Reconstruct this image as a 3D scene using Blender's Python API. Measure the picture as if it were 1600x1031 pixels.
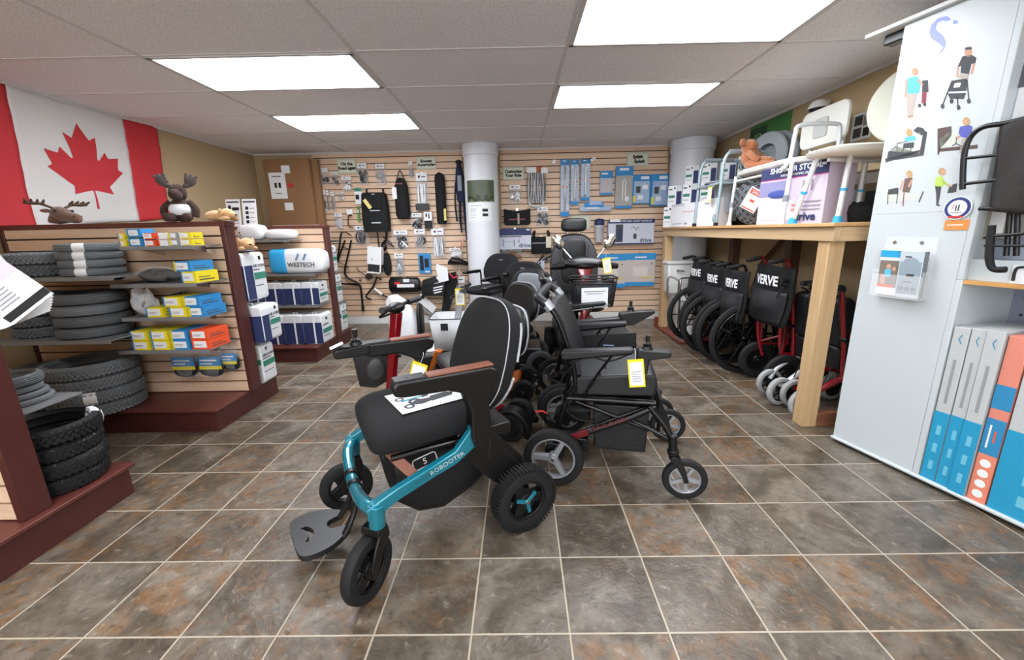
import bpy, bmesh, math, random
from mathutils import Vector, Matrix, Euler
for o in list(bpy.data.objects): bpy.data.objects.remove(o)
C = bpy.context.scene.collection
PI = math.pi
rnd = random.Random(7)
# ---------------------------------------------------------------- camera
FPX, PITCH, YAW, ROLL, PX, PY, H = 641.9, .2353, -.0123, .0204, 806.4, 515.4, 1.213
_cp, _sp, _cy, _sy, _cr, _sr = math.cos(PITCH), math.sin(PITCH), math.cos(YAW), math.sin(YAW), math.cos(ROLL), math.sin(ROLL)
def w2c(X, Y, Z):
    x = _cy*X-_sy*Y; y = _sy*X+_cy*Y
    fw = _cp*y-_sp*Z; up = _sp*y+_cp*Z
    return (_cr*x-_sr*up, _sr*x+_cr*up, -fw)
cols = [w2c(1,0,0), w2c(0,1,0), w2c(0,0,1)]
R3 = Matrix([[cols[0][i], cols[1][i], cols[2][i]] for i in range(3)]).transposed()
cam = bpy.data.cameras.new('camera'); camo = bpy.data.objects.new('camera', cam); C.objects.link(camo)
camo.matrix_world = Matrix.Translation((0,0,H)) @ R3.to_4x4()
cam.sensor_fit = 'HORIZONTAL'; cam.sensor_width = 36; cam.lens = FPX/1600*36
cam.shift_x = -(PX-800)/1600; cam.shift_y = (PY-515.5)/1600
cam.clip_start = .02
bpy.context.scene.camera = camo
def ray(px, py):                      # direction in the room of a point read off the photograph
    v = R3 @ Vector(((px-PX)/FPX, -(py-PY)/FPX, -1.0)); return v
def onY(px, py, Y):
    d = ray(px, py); t = Y/d.y; return Vector((d.x*t, Y, d.z*t+H))
def onX(px, py, X):
    d = ray(px, py); t = X/d.x; return Vector((X, d.y*t, d.z*t+H))
def onZ(px, py, Z):
    d = ray(px, py); t = (Z-H)/d.z; return Vector((d.x*t, d.y*t, Z))
# ---------------------------------------------------------------- world, exposure
sc = bpy.context.scene
sc.view_settings.view_transform = 'Standard'; sc.view_settings.look = 'None'
sc.view_settings.gamma = 1; sc.view_settings.use_curve_mapping = False
sc.view_settings.exposure = .97
w = bpy.data.worlds.new('world'); sc.world = w; w.use_nodes = True
w.node_tree.nodes['Background'].inputs[0].default_value = (.9,.95,1,1)
w.node_tree.nodes['Background'].inputs[1].default_value = 3.9
LIGHT = 9.0                            # emission of the ceiling light diffusers
ZC = 2.234                             # ceiling height
YB, XL, XR, YF = 5.6, -3.38, 2.43, -2.6
# ---------------------------------------------------------------- materials
_m = {}
def nodes(m): return m.node_tree.nodes, m.node_tree.links
def srgb(c):
    if isinstance(c, str):
        c = [int(c[i:i+2],16)/255 for i in (0,2,4)]
    return tuple((x/12.92 if x <= .04045 else ((x+.055)/1.055)**2.4) for x in c)+(1,)
def mat(name, col='808080', rough=.6, metal=0, coat=0, bump=None, spec=.5, vary=0, alpha=1, sheen=0):
    if name in _m: return _m[name]
    m = bpy.data.materials.new(name); m.use_nodes = True; _m[name] = m
    N, L = nodes(m); b = N['Principled BSDF']
    c = srgb(col)
    b.inputs['Base Color'].default_value = c; b.inputs['Roughness'].default_value = rough
    b.inputs['Metallic'].default_value = metal; b.inputs['Coat Weight'].default_value = coat
    b.inputs['Specular IOR Level'].default_value = spec; b.inputs['Alpha'].default_value = alpha
    b.inputs['Sheen Weight'].default_value = sheen
    tc = N.new('ShaderNodeTexCoord')
    if vary:
        n = N.new('ShaderNodeTexNoise'); n.inputs['Scale'].default_value = 9; n.inputs['Detail'].default_value = 5
        L.new(tc.outputs['Object'], n.inputs['Vector'])
        r = N.new('ShaderNodeMix'); r.data_type = 'RGBA'
        r.inputs[6].default_value = tuple(x*(1-vary) for x in c[:3])+(1,); r.inputs[7].default_value = tuple(min(1,x*(1+vary)) for x in c[:3])+(1,)
        L.new(n.outputs['Fac'], r.inputs[0]); L.new(r.outputs[2], b.inputs['Base Color'])
    if bump:
        n = N.new('ShaderNodeTexNoise'); n.inputs['Scale'].default_value = bump[0]; n.inputs['Detail'].default_value = 4
        L.new(tc.outputs['Object'], n.inputs['Vector'])
        u = N.new('ShaderNodeBump'); u.inputs['Strength'].default_value = bump[1]; u.inputs['Distance'].default_value = bump[2] if len(bump) > 2 else .003
        L.new(n.outputs['Fac'], u.inputs['Height']); L.new(u.outputs[0], b.inputs['Normal'])
    return m
def emis(name, col, s):
    if name in _m: return _m[name]
    m = bpy.data.materials.new(name); m.use_nodes = True; _m[name] = m
    N, L = nodes(m); b = N['Principled BSDF']; b.inputs['Base Color'].default_value = (.9,.9,.9,1)
    b.inputs['Emission Color'].default_value = srgb(col); b.inputs['Emission Strength'].default_value = s
    return m
def film(name, op=.25, col='ffffff', rough=.12, wr=60):   # clear plastic film with crinkles
    if name in _m: return _m[name]
    m = bpy.data.materials.new(name); m.use_nodes = True; _m[name] = m
    N, L = nodes(m); b = N['Principled BSDF']; out = N['Material Output']
    b.inputs['Base Color'].default_value = srgb(col); b.inputs['Roughness'].default_value = rough
    tc = N.new('ShaderNodeTexCoord'); n = N.new('ShaderNodeTexNoise'); n.inputs['Scale'].default_value = wr; n.inputs['Detail'].default_value = 2
    L.new(tc.outputs['Object'], n.inputs['Vector'])
    u = N.new('ShaderNodeBump'); u.inputs['Strength'].default_value = .9; u.inputs['Distance'].default_value = .01
    L.new(n.outputs['Fac'], u.inputs['Height']); L.new(u.outputs[0], b.inputs['Normal'])
    t = N.new('ShaderNodeBsdfTransparent'); x = N.new('ShaderNodeMixShader'); x.inputs[0].default_value = op
    L.new(t.outputs[0], x.inputs[1]); L.new(b.outputs[0], x.inputs[2]); L.new(x.outputs[0], out.inputs[0])
    return m
def wood(name, c1, c2, axis=0, rough=.55, sc_=1):
    if name in _m: return _m[name]
    m = bpy.data.materials.new(name); m.use_nodes = True; _m[name] = m
    N, L = nodes(m); b = N['Principled BSDF']; b.inputs['Roughness'].default_value = rough
    tc = N.new('ShaderNodeTexCoord'); mp = N.new('ShaderNodeMapping')
    s = [22*sc_]*3; s[axis] = 1.2*sc_; mp.inputs['Scale'].default_value = s
    L.new(tc.outputs['Object'], mp.inputs[0])
    n = N.new('ShaderNodeTexNoise'); n.inputs['Scale'].default_value = 1.2; n.inputs['Detail'].default_value = 8; n.inputs['Distortion'].default_value = .6
    L.new(mp.outputs[0], n.inputs['Vector'])
    r = N.new('ShaderNodeValToRGB'); r.color_ramp.elements[0].position = .35; r.color_ramp.elements[1].position = .7
    r.color_ramp.elements[0].color = srgb(c1); r.color_ramp.elements[1].color = srgb(c2)
    L.new(n.outputs['Fac'], r.inputs[0]); L.new(r.outputs[0], b.inputs['Base Color'])
    return m
BLK = mat('black_plastic','0b0b0d',.38)
BLKM = mat('black_metal','0a0a0c',.28,.2)
DKG = mat('dark_grey_plastic','26272a',.5)
RUB = mat('black_rubber','0e0e0f',.75,bump=(160,.3,.002))
GRUB = mat('grey_rubber','6f7477',.72,bump=(120,.3,.002))
FAB = mat('black_fabric','090a0d',.85,bump=(420,.5,.001))
VIN = mat('black_vinyl','0d0e10',.42,bump=(260,.25,.001))
GVIN = mat('grey_vinyl','15171a',.5,bump=(260,.25,.001))
CHR = mat('chrome','d8d8d8',.12,1)
ALU = mat('aluminium','b9bcc0',.32,.9)
SIL = mat('silver_paint','a5a8ad',.35,.5)
WHT = mat('white_plastic','e4e5e2',.4)
PAP = mat('white_paper','e9eaeb',.8)
YEL = mat('yellow_card','e8d41c',.7)
TEAL = mat('teal_metallic_paint','147f94',.25,.35,coat=.8)
NAVY = mat('navy_fabric','17213f',.85,bump=(300,.5,.001))
NAVYP = mat('navy_print','25305c',.6)
REDM = mat('red_gloss_paint','8f0f1c',.22,.2,coat=.9)
REDP = mat('red_print','c9332a',.7)
ORG = mat('orange_print','ea5326',.6)
ORM = mat('orange_paint','c0641c',.3,.3,coat=.6)
LBLU = mat('blue_print','2a86c4',.6)
CYAN = mat('cyan_print','2aa0d2',.6)
TEALP = mat('teal_print','1e90ae',.6)
GRNP = mat('green_print','35806a',.6)
GRYP = mat('grey_print','8f9296',.7)
DGRYP = mat('dark_grey_print','45464a',.7)
BLKP = mat('black_print','17171a',.7)
PNK = mat('salmon_print','d98573',.6)
CRM = mat('cream_card','dcd6be',.8)
BRN = mat('brown_leather','74402a',.5,bump=(200,.3,.001))
MAR = mat('maroon_laminate','4c2420',.42,vary=.06)
MARE = mat('maroon_edge','5d2e27',.4)
SHLF = mat('grey_shelf_metal','8e9092',.4,.4)
CARD = mat('cardboard','8f6a48',.85,vary=.05)
FILM = film('clear_film',.10); FILM2 = film('milky_film',.5,rough=.25,wr=25)
PINE = wood('pine','b8966b','cdae84',2); PINEX = wood('pine_rail','b89a74','ceb28c',1)
WIRE = mat('dark_wire','1a1a1c',.4,.6)
SKIN = mat('skin_print','c99a82',.8); HAIRB = mat('blonde_print','b89a68',.8)
# ---------------------------------------------------------------- mesh builder
def frm(d, up=(0,0,1)):
    d = Vector(d).normalized(); u = Vector(up)
    if abs(d.dot(u)) > .98: u = Vector((1,0,0)) if abs(d.x) < .9 else Vector((0,1,0))
    x = u.cross(d).normalized(); y = d.cross(x)
    return x, y, d
class MB:
    def __init__(s, M=None): s.v = []; s.f = []; s.mi = []; s.M = M or Matrix.Identity(4); s.c = 0
    def add(s, vs, fs, mi=None):
        n = len(s.v); s.v += [s.M @ Vector(p) for p in vs]; s.f += [tuple(n+i for i in f) for f in fs]
        s.mi += [s.c if mi is None else mi]*len(fs); return s
    def mix(s, i): s.c = i; return s
    def box(s, a, b, mi=None, R=None, top=None):
        """box from corner a to corner b; R a matrix applied about the box centre; top scales the top face in x, y"""
        a = Vector(a); b = Vector(b); c = (a+b)/2; h = (b-a)/2
        vs = []
        for z in (-1,1):
            for x, y in ((-1,-1),(1,-1),(1,1),(-1,1)):
                k = top if (top and z > 0) else (1,1)
                p = Vector((x*h.x*k[0], y*h.y*k[1], z*h.z))
                if R: p = R @ p
                vs.append(c+p)
        return s.add(vs, [(0,3,2,1),(4,5,6,7),(0,1,5,4),(1,2,6,5),(2,3,7,6),(3,0,4,7)], mi)
    def cyl(s, p0, p1, r0, r1=None, n=16, mi=None, cap=True):
        r1 = r0 if r1 is None else r1
        p0 = Vector(p0); p1 = Vector(p1); x, y, d = frm(p1-p0)
        vs = []
        for p, r in ((p0,r0),(p1,r1)):
            vs += [p+x*(r*math.cos(2*PI*i/n))+y*(r*math.sin(2*PI*i/n)) for i in range(n)]
        fs = [(i,(i+1)%n,n+(i+1)%n,n+i) for i in range(n)]
        if cap: fs += [tuple(range(n-1,-1,-1)), tuple(range(n,2*n))]
        return s.add(vs, fs, mi)
    def tube(s, pts, r, n=10, mi=None, closed=False, smooth=0, flat=None):
        """tube along pts; smooth = subdivisions per span (Catmull-Rom); r a number or a list; flat=(a,b) an oval"""
        P = [Vector(p) for p in pts]; Rr = r if isinstance(r,(list,tuple)) else [r]*len(P)
        if smooth:
            Q = []; RR = []; m = len(P)
            rng = range(m if closed else m-1)
            for i in rng:
                p0 = P[(i-1)%m] if closed or i > 0 else P[0]; p1 = P[i]; p2 = P[(i+1)%m]; p3 = P[(i+2)%m] if closed or i+2 < m else P[-1]
                for k in range(smooth):
                    t = k/smooth
                    Q.append(.5*((2*p1)+(p2-p0)*t+(2*p0-5*p1+4*p2-p3)*t*t+(3*p1-p0-3*p2+p3)*t**3))
                    RR.append(Rr[i]*(1-t)+Rr[(i+1)%m]*t)
            if not closed: Q.append(P[-1]); RR.append(Rr[-1])
            P, Rr = Q, RR
        m = len(P); vs = []; x = None
        for i in range(m):
            a = P[(i-1)%m] if closed or i > 0 else P[i]; b = P[(i+1)%m] if closed or i < m-1 else P[i]
            d = (b-a).normalized()
            if x is None: x, y, _ = frm(d)
            else:
                x = (x-d*x.dot(d)).normalized(); y = d.cross(x)
            fa, fb = flat or (1,1)
            vs += [P[i]+x*(Rr[i]*fa*math.cos(2*PI*k/n))+y*(Rr[i]*fb*math.sin(2*PI*k/n)) for k in range(n)]
        fs = []
        for i in range(m if closed else m-1):
            j = (i+1)%m
            fs += [(i*n+k, i*n+(k+1)%n, j*n+(k+1)%n, j*n+k) for k in range(n)]
        if not closed: fs += [tuple(range(n-1,-1,-1)), tuple((m-1)*n+k for k in range(n))]
        return s.add(vs, fs, mi)
    def lathe(s, prof, o=(0,0,0), ax=(0,0,1), n=28, mi=None, closed=False):
        """prof: (radius, height along ax)"""
        o = Vector(o); x, y, d = frm(ax); vs = []
        for r, z in prof: vs += [o+d*z+x*(r*math.cos(2*PI*k/n))+y*(r*math.sin(2*PI*k/n)) for k in range(n)]
        m = len(prof); fs = []
        for i in range(m if closed else m-1):
            j = (i+1)%m; fs += [(i*n+k, i*n+(k+1)%n, j*n+(k+1)%n, j*n+k) for k in range(n)]
        if not closed:
            if prof[0][0] > 1e-6: fs.append(tuple(range(n-1,-1,-1)))
            if prof[-1][0] > 1e-6: fs.append(tuple((m-1)*n+k for k in range(n)))
        return s.add(vs, fs, mi)
    def prism(s, poly, plane, c0, c1, mi=None):
        """poly in a plane ('xz','xy','yz') extruded between c0 and c1 along the third axis"""
        def P(a, b, c): return {'xz':(a,c,b),'xy':(a,b,c),'yz':(c,a,b)}[plane]
        n = len(poly); vs = [P(a,b,c0) for a,b in poly]+[P(a,b,c1) for a,b in poly]
        fs = [(i,(i+1)%n,n+(i+1)%n,n+i) for i in range(n)]+[tuple(range(n-1,-1,-1)), tuple(range(n,2*n))]
        return s.add(vs, fs, mi)
    def ell(s, c, r, n=16, m=10, mi=None, R=None, e=1.0):
        """ellipsoid; e < 1 makes it boxy"""
        c = Vector(c); vs = []; g = lambda t: math.copysign(abs(t)**e, t)
        for i in range(m+1):
            a = -PI/2+PI*i/m
            for k in range(n):
                b = 2*PI*k/n
                p = Vector((r[0]*g(math.cos(a))*g(math.cos(b)), r[1]*g(math.cos(a))*g(math.sin(b)), r[2]*g(math.sin(a))))
                vs.append(c+(R @ p if R else p))
        fs = [(i*n+k, i*n+(k+1)%n, (i+1)*n+(k+1)%n, (i+1)*n+k) for i in range(m) for k in range(n)]
        return s.add(vs, fs, mi)
    def quad(s, a, b, c, d, mi=None): return s.add([a,b,c,d], [(0,1,2,3)], mi)
    def loft(s, rings, mi=None, cap=True):
        n = len(rings[0]); vs = [p for r in rings for p in r]
        fs = [(i*n+k, i*n+(k+1)%n, (i+1)*n+(k+1)%n, (i+1)*n+k) for i in range(len(rings)-1) for k in range(n)]
        if cap: fs += [tuple(range(n-1,-1,-1)), tuple((len(rings)-1)*n+k for k in range(n))]
        return s.add(vs, fs, mi)
    def sheet(s, fn, nu, nv, mi=None):
        vs = [fn(i/nu, j/nv) for j in range(nv+1) for i in range(nu+1)]
        fs = [(j*(nu+1)+i, j*(nu+1)+i+1, (j+1)*(nu+1)+i+1, (j+1)*(nu+1)+i) for j in range(nv) for i in range(nu)]
        return s.add(vs, fs, mi)
def rrect(x0, y0, x1, y1, r, n=5):
    pts = []
    for cx, cy, a in ((x1-r,y0+r,-PI/2),(x1-r,y1-r,0),(x0+r,y1-r,PI/2),(x0+r,y0+r,PI)):
        pts += [(cx+r*math.cos(a+PI/2*i/n), cy+r*math.sin(a+PI/2*i/n)) for i in range(n+1)]
    return pts
def part(name, mb, mats, parent=None, bevel=0, label=None, smooth=40, sub=0, seg=2, solid=0):
    me = bpy.data.meshes.new(name)
    me.from_pydata([tuple(v) for v in mb.v], [], mb.f)
    if not isinstance(mats, (list,tuple)): mats = [mats]
    for m in mats: me.materials.append(m)
    me.polygons.foreach_set('material_index', [min(i,len(mats)-1) for i in mb.mi])
    bm = bmesh.new(); bm.from_mesh(me); bmesh.ops.remove_doubles(bm, verts=bm.verts, dist=1e-6) if sub else None
    bmesh.ops.recalc_face_normals(bm, faces=bm.faces); bm.to_mesh(me); bm.free()
    me.polygons.foreach_set('use_smooth', [True]*len(me.polygons))
    if smooth < 180: me.set_sharp_from_angle(angle=math.radians(smooth))
    o = bpy.data.objects.new(name, me); C.objects.link(o)
    if parent: o.parent = parent
    if bevel:
        b = o.modifiers.new('bevel','BEVEL'); b.width = bevel; b.segments = seg; b.limit_method = 'ANGLE'; b.angle_limit = math.radians(35)
    if sub:
        b = o.modifiers.new('sub','SUBSURF'); b.levels = sub; b.render_levels = sub
    if solid:
        b = o.modifiers.new('solid','SOLIDIFY'); b.thickness = solid; b.offset = 0
    if label: o['label'] = label
    return o
def tag(o, label, cat, group=None):
    o['label'] = label; o['category'] = cat
    if group: o['group'] = group
    return o
def thing(name, label, cat, loc=(0,0,0), rz=0, group=None, rot=None):
    o = bpy.data.objects.new(name, None); C.objects.link(o); o.empty_display_size = .05
    o.location = loc; o.rotation_euler = rot or (0,0,rz)
    return tag(o, label, cat, group)
def struct(name, mb, mats, **k):
    o = part(name, mb, mats, **k); o['kind'] = 'structure'; return o
def copy_tree(o, parent=None, **props):
    c = o.copy(); C.objects.link(c)
    if parent: c.parent = parent
    for k, v in props.items(): c[k] = v
    for ch in [x for x in C.objects if x.parent == o]: copy_tree(ch, c)
    return c
def text(name, s, size, M, m, parent, ext=.0006, align='CENTER', bold=0, xs=1):
    cu = bpy.data.curves.new(name,'FONT'); cu.body = s; cu.size = size; cu.extrude = ext; cu.align_x = align; cu.align_y = 'CENTER'
    cu.offset = bold; cu.resolution_u = 2; cu.space_line = .95
    t = bpy.data.objects.new(name, cu); C.objects.link(t)
    me = bpy.data.meshes.new_from_object(t.evaluated_get(bpy.context.evaluated_depsgraph_get()))
    bpy.data.objects.remove(t); me.materials.clear(); me.materials.append(m)
    me.transform(Matrix.Diagonal((xs,1,1,1)))
    o = bpy.data.objects.new(name, me); C.objects.link(o); o.parent = parent
    o.matrix_local = M
    return o
def MF(o, x, z):       # frame with local x, local z (normal)
    x = Vector(x).normalized(); z = Vector(z).normalized(); y = z.cross(x)
    return Matrix(((x.x,y.x,z.x,o[0]),(x.y,y.y,z.y,o[1]),(x.z,y.z,z.z,o[2]),(0,0,0,1)))
def FY(x, y, z): return MF((x,y,z),(1,0,0),(0,-1,0))    # faces -Y
# ---------------------------------------------------------------- room shell
def floor_mat():
    m = bpy.data.materials.new('slate_tile_floor'); m.use_nodes = True
    N, L = nodes(m); b = N['Principled BSDF']
    g = N.new('ShaderNodeNewGeometry'); A = .305; X0 = -2.305; Y0 = 1.0175
    def math_(op, a, bb=None):
        n = N.new('ShaderNodeMath'); n.operation = op
        for i, v in enumerate((a, bb)):
            if v is None: continue
            if isinstance(v, (int,float)): n.inputs[i].default_value = v
            else: L.new(v, n.inputs[i])
        return n.outputs[0]
    def noise(scale, detail=5, dist=0, vec=None, rough=.55):
        n = N.new('ShaderNodeTexNoise'); n.inputs['Scale'].default_value = scale; n.inputs['Detail'].default_value = detail
        n.inputs['Distortion'].default_value = dist; n.inputs['Roughness'].default_value = rough
        L.new(vec or g.outputs['Position'], n.inputs['Vector']); return n
    def mixc(f, a, bb):
        r = N.new('ShaderNodeMix'); r.data_type = 'RGBA'
        if isinstance(f,(int,float)): r.inputs[0].default_value = f
        else: L.new(f, r.inputs[0])
        for i, v in ((6,a),(7,bb)):
            if isinstance(v, tuple): r.inputs[i].default_value = v
            else: L.new(v, r.inputs[i])
        return r.outputs[2]
    def ramp(f, a, bb):
        r = N.new('ShaderNodeMapRange'); r.inputs[1].default_value = a; r.inputs[2].default_value = bb; r.interpolation_type = 'SMOOTHSTEP'
        L.new(f, r.inputs[0]); return r.outputs[0]
    s = N.new('ShaderNodeSeparateXYZ'); L.new(g.outputs['Position'], s.inputs[0])
    u = math_('DIVIDE', math_('SUBTRACT', s.outputs[0], X0), A); v = math_('DIVIDE', math_('SUBTRACT', s.outputs[1], Y0), A)
    fu = math_('FRACT', u); fv = math_('FRACT', v)
    cm = N.new('ShaderNodeCombineXYZ'); L.new(math_('FLOOR', u), cm.inputs[0]); L.new(math_('FLOOR', v), cm.inputs[1])
    wn = N.new('ShaderNodeTexWhiteNoise'); wn.noise_dimensions = '2D'; L.new(cm.outputs[0], wn.inputs['Vector'])
    # tile local offset so the stone pattern breaks at the joints
    off = N.new('ShaderNodeVectorMath'); off.operation = 'SCALE'; L.new(wn.outputs['Color'], off.inputs[0]); off.inputs[3].default_value = 7
    va = N.new('ShaderNodeVectorMath'); va.operation = 'ADD'; L.new(g.outputs['Position'], va.inputs[0]); L.new(off.outputs[0], va.inputs[1])
    V = va.outputs[0]
    n1 = noise(4.5,6,.8,V); n2 = noise(9,8,1.5,V,.65); n3 = noise(30,6,.5,V,.7)
    base = mixc(ramp(n1.outputs['Fac'],.35,.68), srgb('51473b'), srgb('7a7165'))
    sep = N.new('ShaderNodeSeparateColor'); L.new(wn.outputs['Color'], sep.inputs[0])
    rust = math_('MULTIPLY', ramp(n2.outputs['Fac'],.44,.66), ramp(sep.outputs[0],.15,.75))
    base = mixc(math_('MULTIPLY', rust, .8), base, srgb('7b5836'))
    base = mixc(math_('MULTIPLY', ramp(n3.outputs['Fac'],.55,.75), .55), base, srgb('b5a896'))
    dark = math_('MULTIPLY', ramp(n3.outputs['Fac'],.5,.3), .65)
    base = mixc(dark, base, srgb('382f27'))
    val = N.new('ShaderNodeHueSaturation'); L.new(base, val.inputs['Color'])
    L.new(math_('ADD', math_('MULTIPLY', sep.outputs[1], .35), .80), val.inputs['Value'])
    e = .009
    du = math_('MINIMUM', fu, math_('SUBTRACT', 1, fu)); dv = math_('MINIMUM', fv, math_('SUBTRACT', 1, fv))
    d = math_('MINIMUM', du, dv)
    gr = ramp(d, e*1.5, e*.8)
    L.new(mixc(gr, val.outputs[0], srgb('b3a795')), b.inputs['Base Color'])
    nr = noise(7,4,.4,V)
    ro = N.new('ShaderNodeMapRange'); L.new(nr.outputs['Fac'], ro.inputs[0]); ro.inputs[3].default_value = .20; ro.inputs[4].default_value = .42
    L.new(ro.outputs[0], b.inputs['Roughness'])
    nb = noise(13,7,2.2,V,.6); nb2 = noise(60,3,0,V)
    hh = math_('ADD', math_('MULTIPLY', nb.outputs['Fac'], 1.0), math_('MULTIPLY', nb2.outputs['Fac'], .12))
    hh = math_('SUBTRACT', hh, math_('MULTIPLY', gr, .3))
    bu = N.new('ShaderNodeBump'); bu.inputs['Strength'].default_value = .8; bu.inputs['Distance'].default_value = .006
    L.new(hh, bu.inputs['Height']); L.new(bu.outputs[0], b.inputs['Normal'])
    return m
def ceil_mat():
    m = bpy.data.materials.new('acoustic_ceiling_tile'); m.use_nodes = True
    N, L = nodes(m); b = N['Principled BSDF']; b.inputs['Roughness'].default_value = .9
    g = N.new('ShaderNodeNewGeometry')
    n = N.new('ShaderNodeTexNoise'); n.inputs['Scale'].default_value = 150; n.inputs['Detail'].default_value = 2; L.new(g.outputs['Position'], n.inputs['Vector'])
    r = N.new('ShaderNodeValToRGB'); r.color_ramp.elements[0].position = .38; r.color_ramp.elements[1].position = .46
    r.color_ramp.elements[0].color = srgb('cfcac8'); r.color_ramp.elements[1].color = srgb('f1eded')
    L.new(n.outputs['Fac'], r.inputs[0]); L.new(r.outputs[0], b.inputs['Base Color'])
    u = N.new('ShaderNodeBump'); u.inputs['Strength'].default_value = .3; u.inputs['Distance'].default_value = .003
    L.new(n.outputs['Fac'], u.inputs['Height']); L.new(u.outputs[0], b.inputs['Normal'])
    return m
WALL = mat('beige_wall_paint','b39c78',.85,bump=(90,.1,.002))
struct('floor', MB().box((XL-.1,YF-.1,-.05),(XR+.1,YB+.1,0)), floor_mat())
struct('ceiling', MB().box((XL-.1,YF-.1,ZC),(XR+.1,YB+.1,ZC+.05)), ceil_mat())
struct('wall_left', MB().box((XL-.1,YF,0),(XL,YB,ZC)), WALL)
struct('wall_right', MB().box((XR,YF,0),(XR+.1,YB,ZC)), WALL)
struct('wall_back', MB().box((XL,YB,0),(XR,YB+.1,ZC)), WALL)
m = MB(); m.box((XL,YF-.1,0),(-2.4,YF,ZC)); m.box((1.6,YF-.1,0),(XR,YF,ZC)); m.box((-2.4,YF-.1,0),(1.6,YF,.55)); m.box((-2.4,YF-.1,2.05),(1.6,YF,ZC)); struct('wall_front', m, WALL)
m = MB(); m.box((-2.4,YF-.08,.55),(1.6,YF-.02,.60)); m.box((-2.4,YF-.08,2.0),(1.6,YF-.02,2.05)); [m.box((x,YF-.08,.60),(x+.05,YF-.02,2.0)) for x in (-2.4,-1.08,.24,1.55)]
struct('added_window_1', m, mat('added_window_frame_white','d9d8d4',.5))  # unseen window behind the camera, added so daylight brightens ceiling and floor
struct('baseboard_back', MB().box((-2.62,YB-.034,0),(1.9,YB-.02,.11)), mat('white_trim','d9d8d4',.5), bevel=.004)
GRIDM = mat('ceiling_grid_paint','d5d0ce',.6)
CX, CY0, DX, DY, CA = -2.1513, 2.6379, 1.22, .61, .0082
def cg(i, j): return (CX+DX*i*math.cos(CA)-DY*j*math.sin(CA), CY0+DY*j*math.cos(CA)+DX*i*math.sin(CA))
mb = MB()
Rc = Matrix.Rotation(CA,4,'Z')
mb.M = Matrix.Translation((CX,CY0,0)) @ Rc
for i in range(-1,4): mb.box((DX*i-.009,-5.2,ZC-.005),(DX*i+.009,2.96,ZC+.001))
for j in range(-8,5): mb.box((-1.22,DY*j-.007,ZC-.004),(4.5,DY*j+.007,ZC+.001))
struct('trim_1', mb, GRIDM)
mb = MB()
mb.box((XL,YF,ZC-.022),(XL+.02,YB,ZC)); mb.box((XR-.02,YF,ZC-.022),(XR,YB,ZC)); mb.box((XL,YB-.03,ZC-.022),(XR,YB,ZC))
struct('trim_2', mb, GRIDM)
EM = emis('light_diffuser','f4f8ff',LIGHT)
FRW = mat('light_frame_white','c8c6c4',.5)
lights = [(0,0,'recessed ceiling light over the left aisle, nearer of the two on the left'),
          (0,2,'recessed ceiling light on the left nearest the slatted back wall'),
          (2,-1,'largest and nearest ceiling light at the top right'),
          (2,1,'recessed ceiling light on the right nearest the back wall'),
          (0,-4,'unseen added ceiling light behind the viewer on the left'),(2,-4,'unseen added ceiling light behind the viewer on the right'),(1,-7,'unseen added ceiling light far behind the viewer')]  # the lights behind the viewer are unseen, added to light the room
for i, j, lb in lights:
    x, y = cg(i,j)
    t = thing('ceiling_light', lb, 'ceiling light', (x,y,ZC-.006), CA, 'recessed ceiling lights')
    f_ = MB(); f_.box((.012,.012,-.004),(DX-.012,.035,.004)); f_.box((.012,DY-.035,-.004),(DX-.012,DY-.012,.004)); f_.box((.012,.012,-.004),(.035,DY-.012,.004)); f_.box((DX-.035,.012,-.004),(DX-.012,DY-.012,.004))
    part('frame', f_, FRW, t)
    part('diffuser', MB().box((.03,.03,-.001),(DX-.03,DY-.03,.002)), EM, t)
# slatwall on the back wall: boards with real grooves between them
SLAT = wood('slatwall_maple','d6b396','e6c8aa',0,.5,.5); GRV = mat('slat_groove','2e211a',.8)
def slatwall(name, x0, x1, z0, z1, y, pitch=.0762, kind=True, parent=None, face=-1, th=.016):
    """boards face -Y (face=-1) or +Y; y is the board face"""
    mb = MB(); k = 0; z = z0
    ya, yb = (y, y+th*.7) if face < 0 else (y-th*.7, y)
    mb.box((x0,y+th*.7 if face < 0 else y-th,z0),(x1,y+th if face < 0 else y-th*.7,z1),1)
    while z < z1-.01:
        mb.box((x0,ya,z+.005),(x1,yb,min(z+pitch-.005,z1)),0); z += pitch
    if kind: return struct(name, mb, [SLAT,GRV])
    return part(name, mb, [SLAT,GRV], parent)
YS = YB-.02
slatwall('wall_back_panel_left', -2.62, -.71, .11, ZC-.022, YS)
slatwall('wall_back_panel_right', -.23, 1.9, .11, ZC-.022, YS)
def column(x, y, r, label):
    t = thing('column', label, 'column', (x,y,0))
    t['kind'] = 'structure'
    part('shaft', MB().cyl((0,0,0),(0,0,ZC-.004),r,n=48), mat('column_white','d9dbe0',.35), t)
    part('collar', MB().lathe([(r+.001,ZC-.14),(r+.012,ZC-.13),(r+.016,ZC-.004)],n=48), mat('column_white','d9dbe0',.35), t)
    return t
c1 = column(-.455,5.32,.205,'round white column with posters against the slatted back wall')
c2 = column(2.10,5.32,.245,'round white column in the back right corner behind the counter')
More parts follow.
